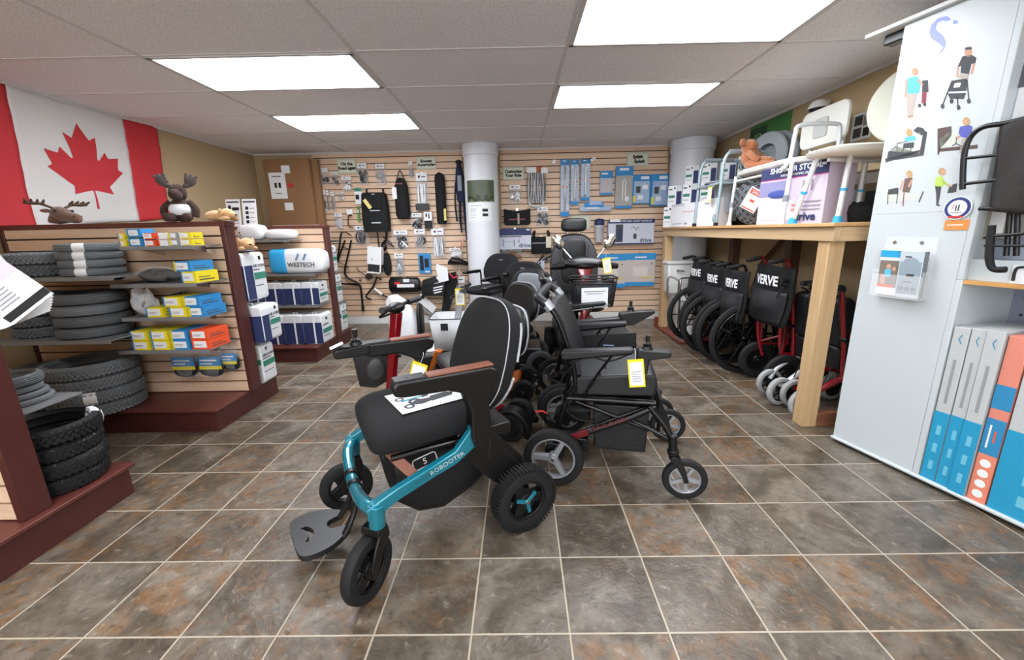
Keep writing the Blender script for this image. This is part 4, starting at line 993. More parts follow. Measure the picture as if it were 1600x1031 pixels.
    m = MB(); m.tube([(.08,-.235,.60),(.03,-.24,.52),(.06,-.24,.38),(.16,-.235,.33),(.24,-.23,.36)],.003,n=6,smooth=5); m.tube([(.07,-.25,.62),(.16,-.245,.655),(.25,-.25,.64),(.34,-.25,.68)],.004,n=6,smooth=4); part('cable', m, RUB, t)
    part('lever_post', MB().tube([(.04,-.10,.22),(-.05,-.06,.24),(-.06,-.05,.27)],.012,smooth=3), BLK, t)
    m = MB(); m.tube([(-.06,-.05,.27),(-.085,-.055,.285),(-.12,-.06,.28)],.009,flat=(1,.6)); part('release_lever', m, REDP if red else BLK, t, label='red release lever' if red else None)
    return t
def spot_label(): pass
F2 = math.atan2(-.20,.98)
pc1 = power_chair((.20,2.055,0),F2,'black folding power wheelchair with silver three spoke wheels facing right, beside the teal one',SIL)
text('lettering','TRAVEL BUGGY',.026,MF((.255,-.2535,.332),(math.cos(.42),0,math.sin(.42)),(0,-1,0)),mat('dim_red_print','7a2a2c',.5),pc1)
price_tag('yellow and white price tag hanging from the armrest of the black wheelchair facing right',loc2w(pc1,.355,-.31,.672),F2,-.12,s=1.05)
pc2 = power_chair((.25,2.66,0),-.04,'black power wheelchair with silver push bars standing behind the other facing right',SIL,push='bar',red=False,arm_trim=ALU,vin=BLK)
m = MB()
for k in range(3): m.box((.10,-.3022,.595-.0+.022*k*.0+.018*k),(.19,-.2995,.602+.018*k))
m = MB(); m.prism([(.09,.47),(.40,.47),(.40,.655),(.09,.62)],'xz',.258,.275); part('side_guard', m, BLK, pc1, bevel=.004)
m = MB()
for k in range(3): m.box((.22,.256,.535+.017*k),(.28,.2578,.542+.017*k))
m.lathe([(.0,.0),(.014,0)],o=(.305,.2575,.548),ax=(0,-1,0),n=6); part('guard_print', m, mat('pale_blue_print','8f9fc4',.5), pc1)
# ---- travel scooters facing left
def scooter(loc, rz, label, paint, seat_z=.50, back_h=.30, back_w=.20, tiller=True, basket=None, seatm=VIN, arms=True, L=.80, R=.10, tz=.78, tyre=None, backrim=None, logo=False, rearcover=True, handle='bar', col=None, tx=0, swiv=.35, head=True, sx=.13, fender=False, track=.20, body_h=0, body=None, panel=None):
    t = thing('mobility_scooter', label, 'mobility scooter', loc, rz)
    for s in (1,-1):
        wheel(t,(0,s*track,R+.002),R,.062,BLK,disc=True,rimr=.6,tyre=tyre,tread=0)
        wheel(t,(L,s*.10,R*.88+.002),R*.88,.05,BLK,disc=True,rimr=.6,name='front_wheel',tyre=tyre)
    m = MB(); m.prism([(.05,.06),(.04,.12),(.06,.15),(.14,.17),(.24,.15),(.27,.06)] if (fender or body_h) else [(-.05,.10),(-.06,.18),(-.02,.235),(.14,.25),(.22,.20),(.23,.10)],'xz',-.14 if not fender else -.06,.14 if not fender else .13); part('rear_body', m, body or paint, t, bevel=.02, seg=3)
    if fender:
        for q in (1,):
            m = MB(); rg = []
            for i in range(13):
                a = -.35+(PI+.5)*i/12; rg.append([((R+dr)*math.cos(a),q*track+dy,R+(R+dr)*math.sin(a)) for dr,dy in ((.012,-.05),(.028,-.045),(.03,0),(.028,.045),(.012,.05))])
            m.loft(rg); part('wheel_fender', m, BLK, t, bevel=.003)
    m = MB(); m.box((.12,-.17,.075),(L-.12,.17,.105)); m.box((L-.16,-.06,.08),(L+.03,.06,.14)); part('deck', m, BLK, t, bevel=.008)
    m = MB(); m.tube([(-.05,-.12,.10),(-.10,-.1,.09),(-.10,.1,.09),(-.05,.12,.10)],.009,smooth=3); m.cyl((-.10,-.12,.05),(-.10,-.10,.05),.022); m.cyl((-.10,.10,.05),(-.10,.12,.05),.022); m.tube([(-.09,.11,.09),(-.10,.11,.05)],.006); m.tube([(-.09,-.11,.09),(-.10,-.11,.05)],.006); part('anti_tipper', m, BLKM, t)
    m = MB(); m.cyl((sx,0,.2),(sx,0,seat_z-.03),.025); part('seat_post', m, BLKM, t)
    m = MB(); m.box((.14,.0-.10,.105),(.34,.10,.235)); part('battery_case', m, DKG, t, bevel=.01)
    z = seat_z; SM = Matrix.Translation((sx,0,0)) @ Matrix.Rotation(swiv,4,'Z')
    m = MB(SM); m.loft([[ (x, wy*math.copysign(abs(math.cos(a))**.5,math.cos(a)), z+hz*math.copysign(abs(math.sin(a))**.6,math.sin(a))) for a in [2*PI*k/20 for k in range(20)]] for x,hz,wy in ((-.10,.02,.15),(-.09,.04,.19),(0,.045,.21),(.20,.045,.21),(.29,.038,.19),(.315,.015,.15))]); part('seat_cushion', m, seatm, t)
    def ol(n, k):
        r = []
        for i in range(n):
            a = 2*PI*i/n; g = lambda v,e: math.copysign(abs(v)**e,v)
            yy = back_w*g(math.cos(a),.6); zz = back_h/2*g(math.sin(a),.7)
            r.append((yy*k*(1-.18*max(0,zz/(back_h/2))), z+.03+back_h/2+zz*k))
        return r
    bx = lambda zz: -.10-.16*(zz-z)+0
    m = MB(SM); m.loft([[ (bx(zz)+dx-.02*(1-abs(y)/back_w), y, zz) for y,zz in ol(28,k)] for k,dx in ((.6,.030),(.9,.030),(1,.012),(1,-.012),(.92,-.030),(.6,-.038))]); b = part('backrest', m, seatm, t)
    if backrim: m = MB(SM); m.tube([(bx(zz)-.008,y*1.01,zz) for y,zz in ol(36,1.0)],.006,n=6,closed=True); part('piping', m, backrim, b)
    if panel:
        m = MB(SM); m.ell((bx(z+.05+back_h/2)+.020,0,z+.04+back_h/2),(.016,back_w*.58,back_h*.36),n=24,m=10,e=.5); part('front_panel', m, panel, b, label='pale grey front panel')
    if logo: text('lettering','PRIDE',.022,SM @ MF((bx(z+back_h*.9)+.028,0,z+back_h*.88),(0,1,0),(1,0,.16)),GRYP,b)
    if arms:
        for s in (1,-1):
            m = MB(SM); m.prism(rrect(-.06,z+.165,.22,z+.195,.012),'xz',s*.255-.028,s*.255+.028); a_ = part('armrest', m, BLK, t, bevel=.006)
            m = MB(SM); m.tube([(-.09,s*.2,z-.02),(-.095,s*.255,z+.02),(-.085,s*.255,z+.16),(0,s*.255,z+.165)],.010,smooth=3); part('arm_support', m, BLKM, a_)
    if tiller:
        tb, tt = Vector((L-.06,0,.12)), Vector((L-.17+tx,0,tz))
        m = MB(); m.loft([[ (p.x+dx, dy, p.z+dx*.2) for dx,dy in ((-.022*k,-.03*k),(.022*k,-.03*k),(.03*k,0),(.022*k,.03*k),(-.022*k,.03*k))] for p,k in ((tb,1),(tb.lerp(tt,.5),1),(tt,1.15))]); part('tiller_column', m, col or paint, t, bevel=.006)
        if not head: return t
        m = MB(); m.ell(tt+Vector((0,0,.03)),(.05,.07,.035)); m.tube([tt+Vector((-.03,-.20,.05)),tt+Vector((0,-.1,.04)),tt+Vector((.01,0,.035)),tt+Vector((0,.1,.04)),tt+Vector((-.03,.20,.05))],.012,smooth=3); part('control_head', m, BLK, t)
        for s in (1,-1):
            m = MB(); m.cyl(tt+Vector((-.02,s*.12,.046)),tt+Vector((-.045,s*.225,.055)),.018,n=16); part('hand_grip', m, DKG, t)
        m = MB(); m.tube([tt+Vector((.0,.08,.03)),tt+Vector((.08,.06,-.02)),tt+Vector((.10,0,-.03)),tt+Vector((.08,-.06,-.02)),tt+Vector((0,-.08,.03))],.008,smooth=3); part('brake_lever', m, BLKM, t)
        if basket:
            bx0, bz0, bw, bh, bd, bm_ = basket
            c = Vector((tt.x+bx0,0,bz0))
            def ring(k, zz): return [(c.x+(q[0])*k, q[1]*k, zz) for q in rrect(-bd/2,-bw/2,bd/2,bw/2,.04,4)]
            m = MB()
            m.tube(ring(1,c.z+bh),.004,n=6,closed=True); bk_ = part('basket', m, BLKM, t)
            m = MB(); m.loft([ring(.8,c.z),ring(1,c.z+bh)],cap=False); m.add(ring(.8,c.z),[tuple(range(len(ring(.8,c.z))))]); part('basket_mesh', m, bm_, bk_, solid=.0015)
            m = MB(); m.tube([(tt.x-.02*0,0,c.z+bh-.05),(c.x-bd/2,0,c.z+bh-.05)],.010); part('basket_bracket', m, BLKM, bk_)
    return t
NET = film('dark_mesh',.55,'26282b',.6,200)
sc1 = scooter((-.043,2.327,0),PI-.26,'red travel scooter with a dark mesh basket behind the teal wheelchair',REDM,seat_z=.47,back_h=.28,basket=(.20,.26,.26,.24,.17,NET),backrim=mat('pale_piping','b9bcc0',.6),tz=.735,L=.93,tx=.0,arms=False,swiv=.7,sx=.13,fender=True,track=.10,R=.092,seatm=VIN)
t = thing('plastic_bag','crumpled clear plastic bag inside the mesh basket of the red scooter','plastic bag',loc2w(sc1,.955,0,.275),0)
part('film', MB().ell((0,0,.07),(.05,.08,.07)), film('crinkle_film',.4,wr=35), t)
sc2 = scooter((.03,2.98,0),PI-.12,'orange framed scooter seat and wheels behind the red scooter',ORM,seat_z=.52,back_h=.29,tiller=True,tz=.33,L=.84,R=.080,head=False,body_h=1,track=.17,swiv=.8,sx=.13,arms=False,backrim=mat('grey_piping','8d9094',.6),seatm=VIN)
sc3 = scooter((.15,3.52,0),PI+.03,'silver grey scooter with a white mesh basket on its tiller',SIL,seat_z=.56,back_h=.30,basket=(.13,.24,.38,.28,.28,film('white_mesh',.95,'e6e8ea',.7,200)),tz=.70,R=.115,tyre=mat('grey_tyre_rubber','3e3f42',.8),seatm=GVIN,arms=True,tx=-.02,swiv=1.0,L=.84,body=BLK,panel=mat('pale_grey_vinyl','8b9198',.5))
t = thing('white_bag','white bag lying under the white basket of the silver scooter','bag',loc2w(sc3,.93,.0,.20),0)
part('cloth', MB().ell((0,0,.03),(.12,.13,.035)), mat('pillow_white','dcdcdc',.5,bump=(25,.5,.006)), t)
m = MB(); m.box((-.002,-.03,-.03),(.0,.03,.03)); q_ = [o for o in C.objects if o.parent == sc3 and o.name.startswith('basket')][0]
m.M = Matrix.Identity(4); o_ = part('basket_emblem', m, BLKP, q_); o_.location = (.79,.194,.455); o_.rotation_euler = (0,0,PI/2)
sc4 = scooter((.10,4.03,0),PI,'black scooter with a logo on its seat back, just behind the silver scooter',BLK,seat_z=.58,back_h=.31,L=.75,seatm=FAB,logo=True,arms=True,swiv=1.05,back_w=.235,head=False,tz=.45)
sc5 = scooter((-.14,4.50,0),PI,'black scooter with a logo on its tall seat back nearest the white column',BLK,seat_z=.61,back_h=.34,L=.70,seatm=FAB,logo=True,arms=True,swiv=1.05,back_w=.235,head=False,tz=.45)
# upright accessories on scooter tillers
def captain():
    t = thing('mobility_scooter','large red mobility scooter with a headrest captain seat and two chrome mirrors facing the viewer','mobility scooter',(.53,3.98,0),-PI/2-.02)
    for s in (1,-1):
        wheel(t,(0,s*.25,.142),.14,.09,SIL,spokes=5,rimr=.55,sw=.12); wheel(t,(.80,s*.20,.132),.13,.08,SIL,spokes=5,rimr=.55,name='front_wheel',sw=.12)
    m = MB(); m.prism([(-.26,.14),(-.27,.26),(-.20,.36),(.14,.38),(.22,.30),(.24,.12)],'xz',-.21,.21); part('rear_body', m, BLK, t, bevel=.03, seg=3)
    m = MB(); m.box((.18,-.22,.10),(.62,.22,.14)); part('deck', m, BLK, t, bevel=.01)
    m = MB(); m.prism([(.58,.12),(.60,.26),(.70,.34),(.90,.32),(.97,.2),(.95,.12)],'xz',-.14,.14); part('front_cowl', m, REDM, t, bevel=.04, seg=3)
    m = MB(); m.cyl((.03,0,.36),(.03,0,.48),.035); part('seat_post', m, BLKM, t)
    m = MB(); m.loft([[ (x, wy*math.copysign(abs(math.cos(a))**.5,math.cos(a)), .54+hz*math.copysign(abs(math.sin(a))**.6,math.sin(a))) for a in [2*PI*k/20 for k in range(20)]] for x,hz,wy in ((-.14,.03,.18),(-.12,.06,.23),(.0,.065,.25),(.24,.065,.25),(.33,.05,.23),(.36,.02,.18))]); part('seat_cushion', m, VIN, t)
    def bx(z): return -.10-.15*(z-.58)
    def ol(k, n=32):
        r = []
        for i in range(n):
            a = 2*PI*i/n; g = lambda v,e: math.copysign(abs(v)**e,v)
            z = .88+.30*g(math.sin(a),.65)*k; y = .235*g(math.cos(a),.6)*k*(1-.22*max(0,(z-.95)/.25))
            r.append((y,z))
        return r
    m = MB(); m.loft([[ (bx(z)+dx+.03*(abs(y)/.23)**2, y, z) for y,z in ol(k)] for k,dx in ((.5,.045),(.8,.05),(.95,.04),(1,.015),(1,-.02),(.9,-.045),(.6,-.05))]); bk = part('backrest', m, VIN, t)
    for (cy, cz, ry, rz_, dxx) in ((0,1.02,.115,.115,.028),(0,.80,.13,.11,.030)):
        m = MB(); m.ell((bx(cz)+.050,cy,cz),(.020,ry,rz_),n=28,m=12,e=.55); part('back_panel', m, VIN, bk)
    m = MB(); m.tube([(bx(z)+.056+.03*(abs(y)/.23)**2,y,z) for y,z in [(-.14,1.08),(-.13,.92),(-.17,.85),(-.15,.68)]],.003,n=5); m.tube([(bx(z)+.056+.03*(abs(y)/.23)**2,y,z) for y,z in [(.14,1.08),(.13,.92),(.17,.85),(.15,.68)]],.003,n=5); part('seam', m, DKG, bk)
    m = MB(); m.ell((bx(1.25)+.03,0,1.262),(.055,.125,.065),n=28,m=14,e=.5); part('headrest', m, VIN, t)
    m = MB(); [m.cyl((bx(1.15),s*.06,1.12),(bx(1.25)+.02,s*.06,1.25),.007) for s in (1,-1)]; part('headrest_stalk', m, CHR, t)
    for s in (1,-1):
        m = MB(); m.prism(rrect(-.05,.74,.27,.775,.014),'xz',s*.29-.035,s*.29+.035); m.tube([(-.1,s*.24,.56),(-.09,s*.29,.6),(-.06,s*.29,.74)],.012,smooth=3); part('armrest', m, BLK, t, bevel=.006)
    # tiller
    m = MB(); m.loft([[ (x+dx, dy*k, z) for dx,dy in ((-.03,-.04),(.03,-.04),(.04,0),(.03,.04),(-.03,.04))] for x,z,k in ((.78,.28,1.2),(.73,.60,.85),(.68,.84,.9),(.66,.93,1.7))]); part('tiller_column', m, REDM, t, bevel=.008)
    m = MB(); m.ell((.735,0,.855),(.008,.026,.012)); part('badge', m, SIL, t)
    m = MB(); m.loft([[ (x, wy*math.cos(a), z+hz*math.sin(a)) for a in [2*PI*k/20 for k in range(20)]] for x,z,hz,wy in ((.58,.965,.02,.10),(.60,.965,.04,.15),(.66,.96,.05,.17),(.72,.955,.04,.15),(.745,.95,.015,.10))])
    m.tube([(.62,-.27,.925),(.64,-.18,.935),(.66,-.1,.95),(.66,.1,.95),(.64,.18,.935),(.62,.27,.925)],[.022,.030,.03,.03,.030,.022],smooth=3); part('control_head', m, BLK, t)
    for s in (1,-1):
        m = MB(); m.tube([(.64,s*.09,.98),(.60,s*.16,1.06),(.60,s*.18,1.09)],.006,smooth=3); m.ell((.60,s*.205,1.12),(.020,.042,.065),n=20,m=12,R=Matrix.Rotation(s*-.6,3,'X')); mr = part('mirror', m, CHR, t, label='chrome wing mirror')
    c = (.90,.03,.66)
    def ring(k, zz, off=0): return [(c[0]+q[0]*k+off, c[1]+q[1]*k, zz) for q in rrect(-.10,-.17,.10,.17,.03,3)]
    m = MB(); m.tube(ring(1,.87),.006,n=6,closed=True); m.tube(ring(.97,.83),.004,n=6,closed=True); m.tube(ring(.85,.66),.005,n=6,closed=True)
    for i in range(0,16,1):
        a, b = ring(1,.87)[i], ring(.85,.66)[i]; m.tube([a,b],.0025,n=4)
    bk = part('wire_basket', m, WIRE, t)
    m = MB(); m.loft([ring(.86,.665),ring(.97,.83)],cap=False); part('basket_mesh', m, NET, bk, solid=.001)
    return t
cs = captain()
t = thing('notice_sheet','white printed sheet fixed to the front basket of the red captain seat scooter','notice',loc2w(cs,1.015,.03,.675),.10)
m = MB(); m.box((-.098,-.001,-.02),(.098,.001,.13)); m.box((-.08,-.002,.10),(.08,0,.108),1); m.box((-.06,-.002,.085),(.06,0,.09),1); part('sheet', m, [PAP,GRYP], t)
price_tag('pale yellow tag hanging from the handlebar of the red captain seat scooter',loc2w(cs,.76,.15,1.0),.0,-.18,s=1.0)
price_tag('yellow and white tag hanging from the tiller of the silver scooter',loc2w(sc3,.66,.09,.76),.1,0,s=1.2)
# standing white pack and black folded seat behind the red tiller
t = thing('packed_cushion','white plastic wrapped pack standing on the floor behind the red scooter tiller','pack',(-1.31,4.35,0),0)
m = MB(); m.loft([[ (cx+wx*math.cos(a), .10*math.copysign(abs(math.sin(a))**.7,math.sin(a)), z) for a in [2*PI*k/20 for k in range(20)]] for z,cx,wx in ((.001,.05,.13),(.05,.05,.16),(.3,.04,.165),(.42,.01,.14),(.52,-.03,.10),(.57,-.05,.04))]); part('body', m, mat('glossy_white_bag','e6e8ea',.3,bump=(22,.5,.008)), t)
part('black_side', MB().ell((.222,0,.28),(.028,.10,.20),e=.6), BLK, t)
# ---------------------------------------------------------------- right side: wooden counter
ZT = 1.225
t = thing('counter','long pine counter along the right wall carrying bath aids above the folded wheelchairs','counter',(2.07,3.9,0))
def K(mb): mb.M = Matrix.Translation((-2.07,-3.9,0)); return mb
part('top_board', K(MB()).box((1.69,2.29,1.205),(2.425,5.05,ZT)), wood('plywood_top','b98a55','cfa672',1), t, bevel=.002)
m = K(MB()); m.box((1.71,2.305,1.125),(1.748,5.05,1.2045)); part('front_apron', m, PINEX, t, bevel=.003)
m = K(MB()); m.box((1.7485,2.305,1.125),(2.42,2.343,1.2045)); part('end_apron', m, wood('pine_cross','bd9c73','d2b48c',0), t, bevel=.003)
for (x, y, z0) in ((1.762,2.345,0),(1.752,4.93,.032),(2.32,2.345,0),(2.345,3.63,0),(2.345,4.62,0)):
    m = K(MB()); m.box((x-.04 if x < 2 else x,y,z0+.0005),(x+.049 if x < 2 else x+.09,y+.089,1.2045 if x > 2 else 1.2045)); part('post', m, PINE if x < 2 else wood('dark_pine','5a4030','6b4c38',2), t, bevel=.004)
m = K(MB()); m.box((1.812,2.350,.0005),(2.319,2.388,.092)); part('floor_rail', m, wood('brown_rail','7a4a34','8d5a40',0), t, bevel=.003)
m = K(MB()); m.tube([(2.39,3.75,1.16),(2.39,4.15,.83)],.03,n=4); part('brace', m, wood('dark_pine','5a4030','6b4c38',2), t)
# platform and toilet
t = thing('display_platform','reddish brown platform on the floor under the far end of the counter','platform',(2.05,4.75,0))
m = MB(); m.box((-.35,-.50,.0005),(.35,.33,.030)); part('board', m, mat('red_brown_laminate','7c3a28',.35,vary=.1), t, bevel=.004)
m = MB(); m.box((-.26,-.47,.0302),(-.12,-.38,.032)); part('paper', m, PAP, t)
m = MB(); m.box((-.36,.331,.0005),(-.30,.35,.13)); part('edge_strip', m, mat('red_brown_laminate','7c3a28',.35), t)
t = thing('toilet','white toilet with a grab frame standing on the reddish platform beneath the counter','toilet',(1.93,4.72,.0305),0)
m = MB(); m.prism([(-.21,.44),(.21,.44),(.235,.78),(-.235,.78)],'xz',.03,.20); part('tank', m, mat('porcelain','dcdcd8',.15), t, bevel=.02, seg=3)
m = MB(); m.prism([(-.245,.782),(.245,.782),(.245,.815),(-.245,.815)],'xz',.015,.21); part('tank_lid', m, mat('porcelain','dcdcd8',.15), t, bevel=.008)
m = MB(); m.cyl((-.13,.03,.71),(-.13,.0,.71),.012); m.tube([(-.13,.005,.71),(-.06,.0,.705)],.008); part('flush_lever', m, CHR, t)
m = MB(); m.loft([[ (wx*math.cos(a), cy+wy*math.sin(a), z) for a in [2*PI*k/24 for k in range(24)]] for z,cy,wx,wy in ((.0,.0,.11,.20),(.05,-.01,.10,.18),(.2,-.03,.11,.18),(.32,-.10,.17,.24),(.39,-.11,.19,.26))]); part('bowl', m, mat('porcelain','dcdcd8',.15), t)
m = MB(); m.lathe([(.0,.40),(.185,.40),(.19,.415),(.0,.43)],n=28); m.M = Matrix.Identity(4); sc__ = part('seat_lid', m, mat('porcelain','dcdcd8',.15), t); sc__.scale = (1,1.3,1); sc__.location = (0,-.11,0)
m = MB()
for s in (-1,1): m.tube([(s*.12,-.02,.45),(s*.12,-.03,.60),(s*.12-s*.02,-.03,.625),(s*.0,-.03,.63)],.010,smooth=3)
for s in (-1,1): m.tube([(s*.23,.0,.42),(s*.25,-.05,.64),(s*.25,-.35,.64),(s*.25,-.40,.60),(s*.24,-.40,.02)],.012,smooth=3)
part('grab_frame', m, CHR, t)
# ---- folded wheelchairs under the counter
def folded_chair(y, x, label, group, rz=0.0, z=0, txt='VERVE', wheels='big', red=False, wdt=.22, ztop=.90):
    """back faces the aisle (-X); local x towards the wall"""
    t = thing('folded_wheelchair', label, 'wheelchair', (x,y,z), rz, group)
    fm = REDM if red else BLKM
    for s in (-1,1):
        yy = s*wdt*.62
        if wheels == 'big':
            wheel(t,(.02,yy*1.25,.303),.300,.028,BLKM,spokes=6,rimr=.88,hubr=.08,sw=.018)
            m = MB(); m.lathe([(.245,0),(.251,.005),(.257,0),(.251,-.005)],o=(.02,yy*1.25+s*.035,.303),ax=(0,1,0),n=40,closed=True); [m.tube([(.02+.25*math.cos(q*PI/3),yy*1.25+s*.034,.303+.25*math.sin(q*PI/3)),(.02+.255*math.cos(q*PI/3),yy*1.25+s*.01,.303+.255*math.sin(q*PI/3))],.003,n=5) for q in range(6)]; part('hand_rim', m, BLKM, t)
            wheel(t,(.42,yy,.092),.09,.03,BLKM,spokes=5,rimr=.6,name='caster_wheel')
        else:
            wheel(t,(.03,yy*1.25,.152),.150,.045,BLK,disc=True,rimr=.62); wheel(t,(.40,yy,.092),.09,.03,BLK,disc=True,rimr=.6,name='caster_wheel')
        m = MB(); m.tube([(-.105,yy,ztop+.015),(-.06,yy,ztop+.03),(-.02,yy,ztop+.01),(.0,yy,ztop-.12),(.02,yy,.30)],.011,smooth=3); m.tube([(.02,yy,.56),(.40,yy,.54),(.43,yy,.44),(.43,yy,.12)],.011,smooth=3); m.tube([(.02,yy,.30),(.43,yy,.28)],.011); part('side_frame', m, fm, t)
        m = MB(); m.tube([(-.16,yy,ztop+.012),(-.06,yy,ztop+.030)],.016,n=12); part('push_handle', m, RUB, t)
        if red: m = MB(); m.tube([(.01,yy,ztop-.1),(-.03,yy*1.02,ztop-.30),(.0,yy,.36),(.05,yy,.2)],.014,smooth=3); part('red_post', m, REDM, t, label='red tubular post')
    m = MB(); m.tube([(.02,-wdt*.6,.32),(.30,wdt*.6,.52)],.010); m.tube([(.02,wdt*.6,.32),(.30,-wdt*.6,.52)],.010); part('cross_brace', m, fm, t)
    W = wdt*1.0; n = 14
    def back(u, v, off=0):
        yy = -W+2*W*u; zz = ztop-.02-.42*v
        return (-.012-.035*math.sin(PI*u)*(.6+.6*v)-.03*v-off-.006*math.sin(5*u+7*v), yy*(1+.08*math.sin(PI*v)), zz)
    m = MB(); m.sheet(lambda u,v: back(u,v),n,12); b = part('back_upholstery', m, FAB, t, solid=.012)
    m = MB(); m.sheet(lambda u,v: back(.06+u*.88,.42+v*.55,.018+.03*math.sin(PI*u)*math.sin(PI*min(1,v*1.2))),n,10); part('pouch', m, mat('black_nylon','0e0e12',.55,bump=(60,.5,.004)), b, solid=.01)
    # the name, wrapped on the curved back
    w_ = W*1.5; to = text('lettering', txt, .095, MF((-.078,0,ztop-.125),(0,-1,0),(-1,0,0)), PAP, b, bold=.003, xs=min(1,W/.23))
    me = to.data
    for v in me.vertices:
        k = v.co.x
        v.co.z += -.030+.035*math.sin(PI*max(0,min(1,.5+k/(2*W))))
    m = MB(); m.box((.02,-.035,.50),(.38,.035,.57)); part('folded_seat', m, FAB, t, bevel=.01)
    return t
g = 'folded wheelchairs under the counter'
folded_chair(4.16,1.83,'farthest folded black wheelchair beneath the counter, wheels over the reddish platform',g,rz=.10,z=.031,ztop=.87,wdt=.16)
folded_chair(3.80,1.835,'middle folded black wheelchair of the three with large spoked wheels under the counter',g,rz=.05,ztop=.88,wdt=.158)
folded_chair(3.46,1.84,'nearest folded black wheelchair with large wheels, behind the red framed one',g,rz=.04,ztop=.88,wdt=.158)
folded_chair(3.06,1.90,'red framed folded transport chair whose wide black back reads VERVE under the counter',g,rz=-.02,wheels='small',red=True,wdt=.235,ztop=.95)
def rollator(x, y, rz, label, silver=False, seatz=.50):
    t = thing('folded_rollator', label, 'rollator', (x,y,0), rz)
    for s in (-1,1):
        for xx, R in ((0,.10),(.42,.10)):
            wheel(t,(xx+.03*s,s*.085,R+.002),R,.036,BLK,spokes=5,rimr=.70,name='wheel',tyre=mat('pale_grey_rubber','9b9c9b',.8),hubr=.25)
        m = MB(); m.tube([(.0+.03*s,s*.085,.13),(.07,s*.085,.20),(.17,s*.085,.255),(.26,s*.085,.27),(.36,s*.085,.235),(.42+.03*s,s*.085,.13)],.022,n=12,smooth=4,flat=(1,.8)); part('lower_frame', m, mat('bright_tube','c4c7ca',.3,.2) if silver else REDM, t, label='silver curved lower tube' if silver else None)
        m = MB(); m.tube([(.20,s*.08,.26),(.17,s*.08,.50),(.12,s*.08,.74),(.10,s*.08,.84)],.014,n=10,smooth=3); m.tube([(.30,s*.075,.25),(.20,s*.075,.55)],.013); part('upright', m, REDM, t)
        m = MB(); m.tube([(.10,s*.08,.82),(.10,s*.085,.845),(.02,s*.085,.845)],.017,n=10,smooth=3); m.tube([(.10,s*.08,.78),(.05,s*.09,.81),(.02,s*.085,.82)],.006,n=6); part('hand_grip', m, RUB, t)
        m = MB(); m.tube([(.08,s*.09,.82),(.05,s*.14,.70),(.12,s*.10,.45),(.05,s*.10,.2)],.0035,n=5,smooth=5); part('brake_cable', m, RUB, t)
        m = MB(); m.cyl((.165,s*.08-.03,.52),(.165,s*.08+.03,.52),.017,n=12); part('adjust_knob', m, BLK, t)
    m = MB(); m.prism([(.16,.46),(.26,.46),(.25,.72),(.19,.78),(.12,.76)],'xz',-.07,.07); part('folded_seat', m, mat('black_nylon','0e0e12',.55,bump=(60,.5,.004)), t, bevel=.02)
    m = MB(); m.prism([(.18,.30),(.36,.32),(.34,.46),(.16,.46)],'xz',-.055,.055); part('pouch', m, mat('black_nylon','0e0e12',.55,bump=(60,.5,.004)), t, bevel=.02)
    return t
rollator(1.80,2.77,.18,'red folded rollator with a silver lower tube beside the VERVE chair',True)
rollator(1.83,2.55,.04,'folded red rollator half hidden by the near wooden post of the counter')
# ---- goods on the counter
def print_box(name, label, cat, x, y, z, w, d, h, rz, base, prints, group=None, bev=.002):
    """box; local -y face carries prints (u0,v0,u1,v1,mat index)"""
    t = thing(name, label, cat, (x,y,z), rz, group)
    m = MB(); m.box((-w/2,-d/2,.0005),(w/2,d/2,h)); part('carton', m, base, t, bevel=bev)
    if prints:
        m = MB(); mats = []
        for i, p in enumerate(prints):
            u0,v0,u1,v1,mm = p
            if mm not in mats: mats.append(mm)
            e = .0012+.0004*i
            m.box((-w/2+w*u0,-d/2-e,h*v0),(-w/2+w*u1,-d/2+.001,h*v1),mats.index(mm))
        part('print', m, mats, t)
    return t
g = 'white and navy boxed cushions at the far end of the counter'
ab = [(0,0,.58,1,PAP),(.62,.0,.97,.72,NAVYP),(.05,.42,.5,.55,GRNP),(.06,.8,.3,.86,DGRYP),(.42,.84,.52,.93,BLKP),(.08,.25,.45,.28,GRYP)]
cnt = 0
def air(x, y, z, w=.17, h=.225, rz=-.9, d=.16):
    global cnt
    cnt += 1
    w_ = {ZT:'bottom'}.get(z,'')
    lv = int(round((z-ZT)/.23))
    row_ = ['bottom','second','third'][min(lv,2)]
    nth = {1:'left',2:'middle',3:'right',4:'rightmost'}[air.n]
    air.n += 1
    t = print_box('boxed_cushion','white and navy green printed carton by the corner column, %s in the %s row' % (nth,row_),'box',x,y,z,w,d,h,rz,mat('carton_white','cfd2d3',.6),ab,g)
    return t
air.n = 1
for (x,y) in ((1.79,4.93),(1.86,4.72),): air(x,y,ZT)
air.n = 1
for (x,y) in ((1.83,4.94),(1.93,4.77),(2.06,4.62)): air(x,y,ZT+.2275)
air.n = 1
for (x,y) in ((1.99,4.90),(2.10,4.72),(2.20,4.52),(2.27,4.30)): air(x,y,ZT+.455,.16,.20)
for k, (x,y) in enumerate(((1.97,4.62),(2.13,4.42))): print_box('boxed_cushion','white and navy carton in the gap behind the plain white box, %s one' % ['left','right'][k],'box',x,y,ZT,.2,.15,.2275 if not k else .2,-.9,mat('carton_white','cfd2d3',.6),ab,g)
for k, (x,y,z) in enumerate(((2.18,4.20,ZT),(2.30,4.05,ZT),(2.22,4.30,ZT+.23))): print_box('boxed_item','dark green and grey carton piled behind the commode frame, %s' % ['lower left','lower right','upper'][k],'box',x,y,z,.26,.16,.225,-1.0,mat('dark_green_carton','24302c',.6),[(.1,.2,.5,.7,PAP),(.6,.2,.9,.8,GRYP)],None)
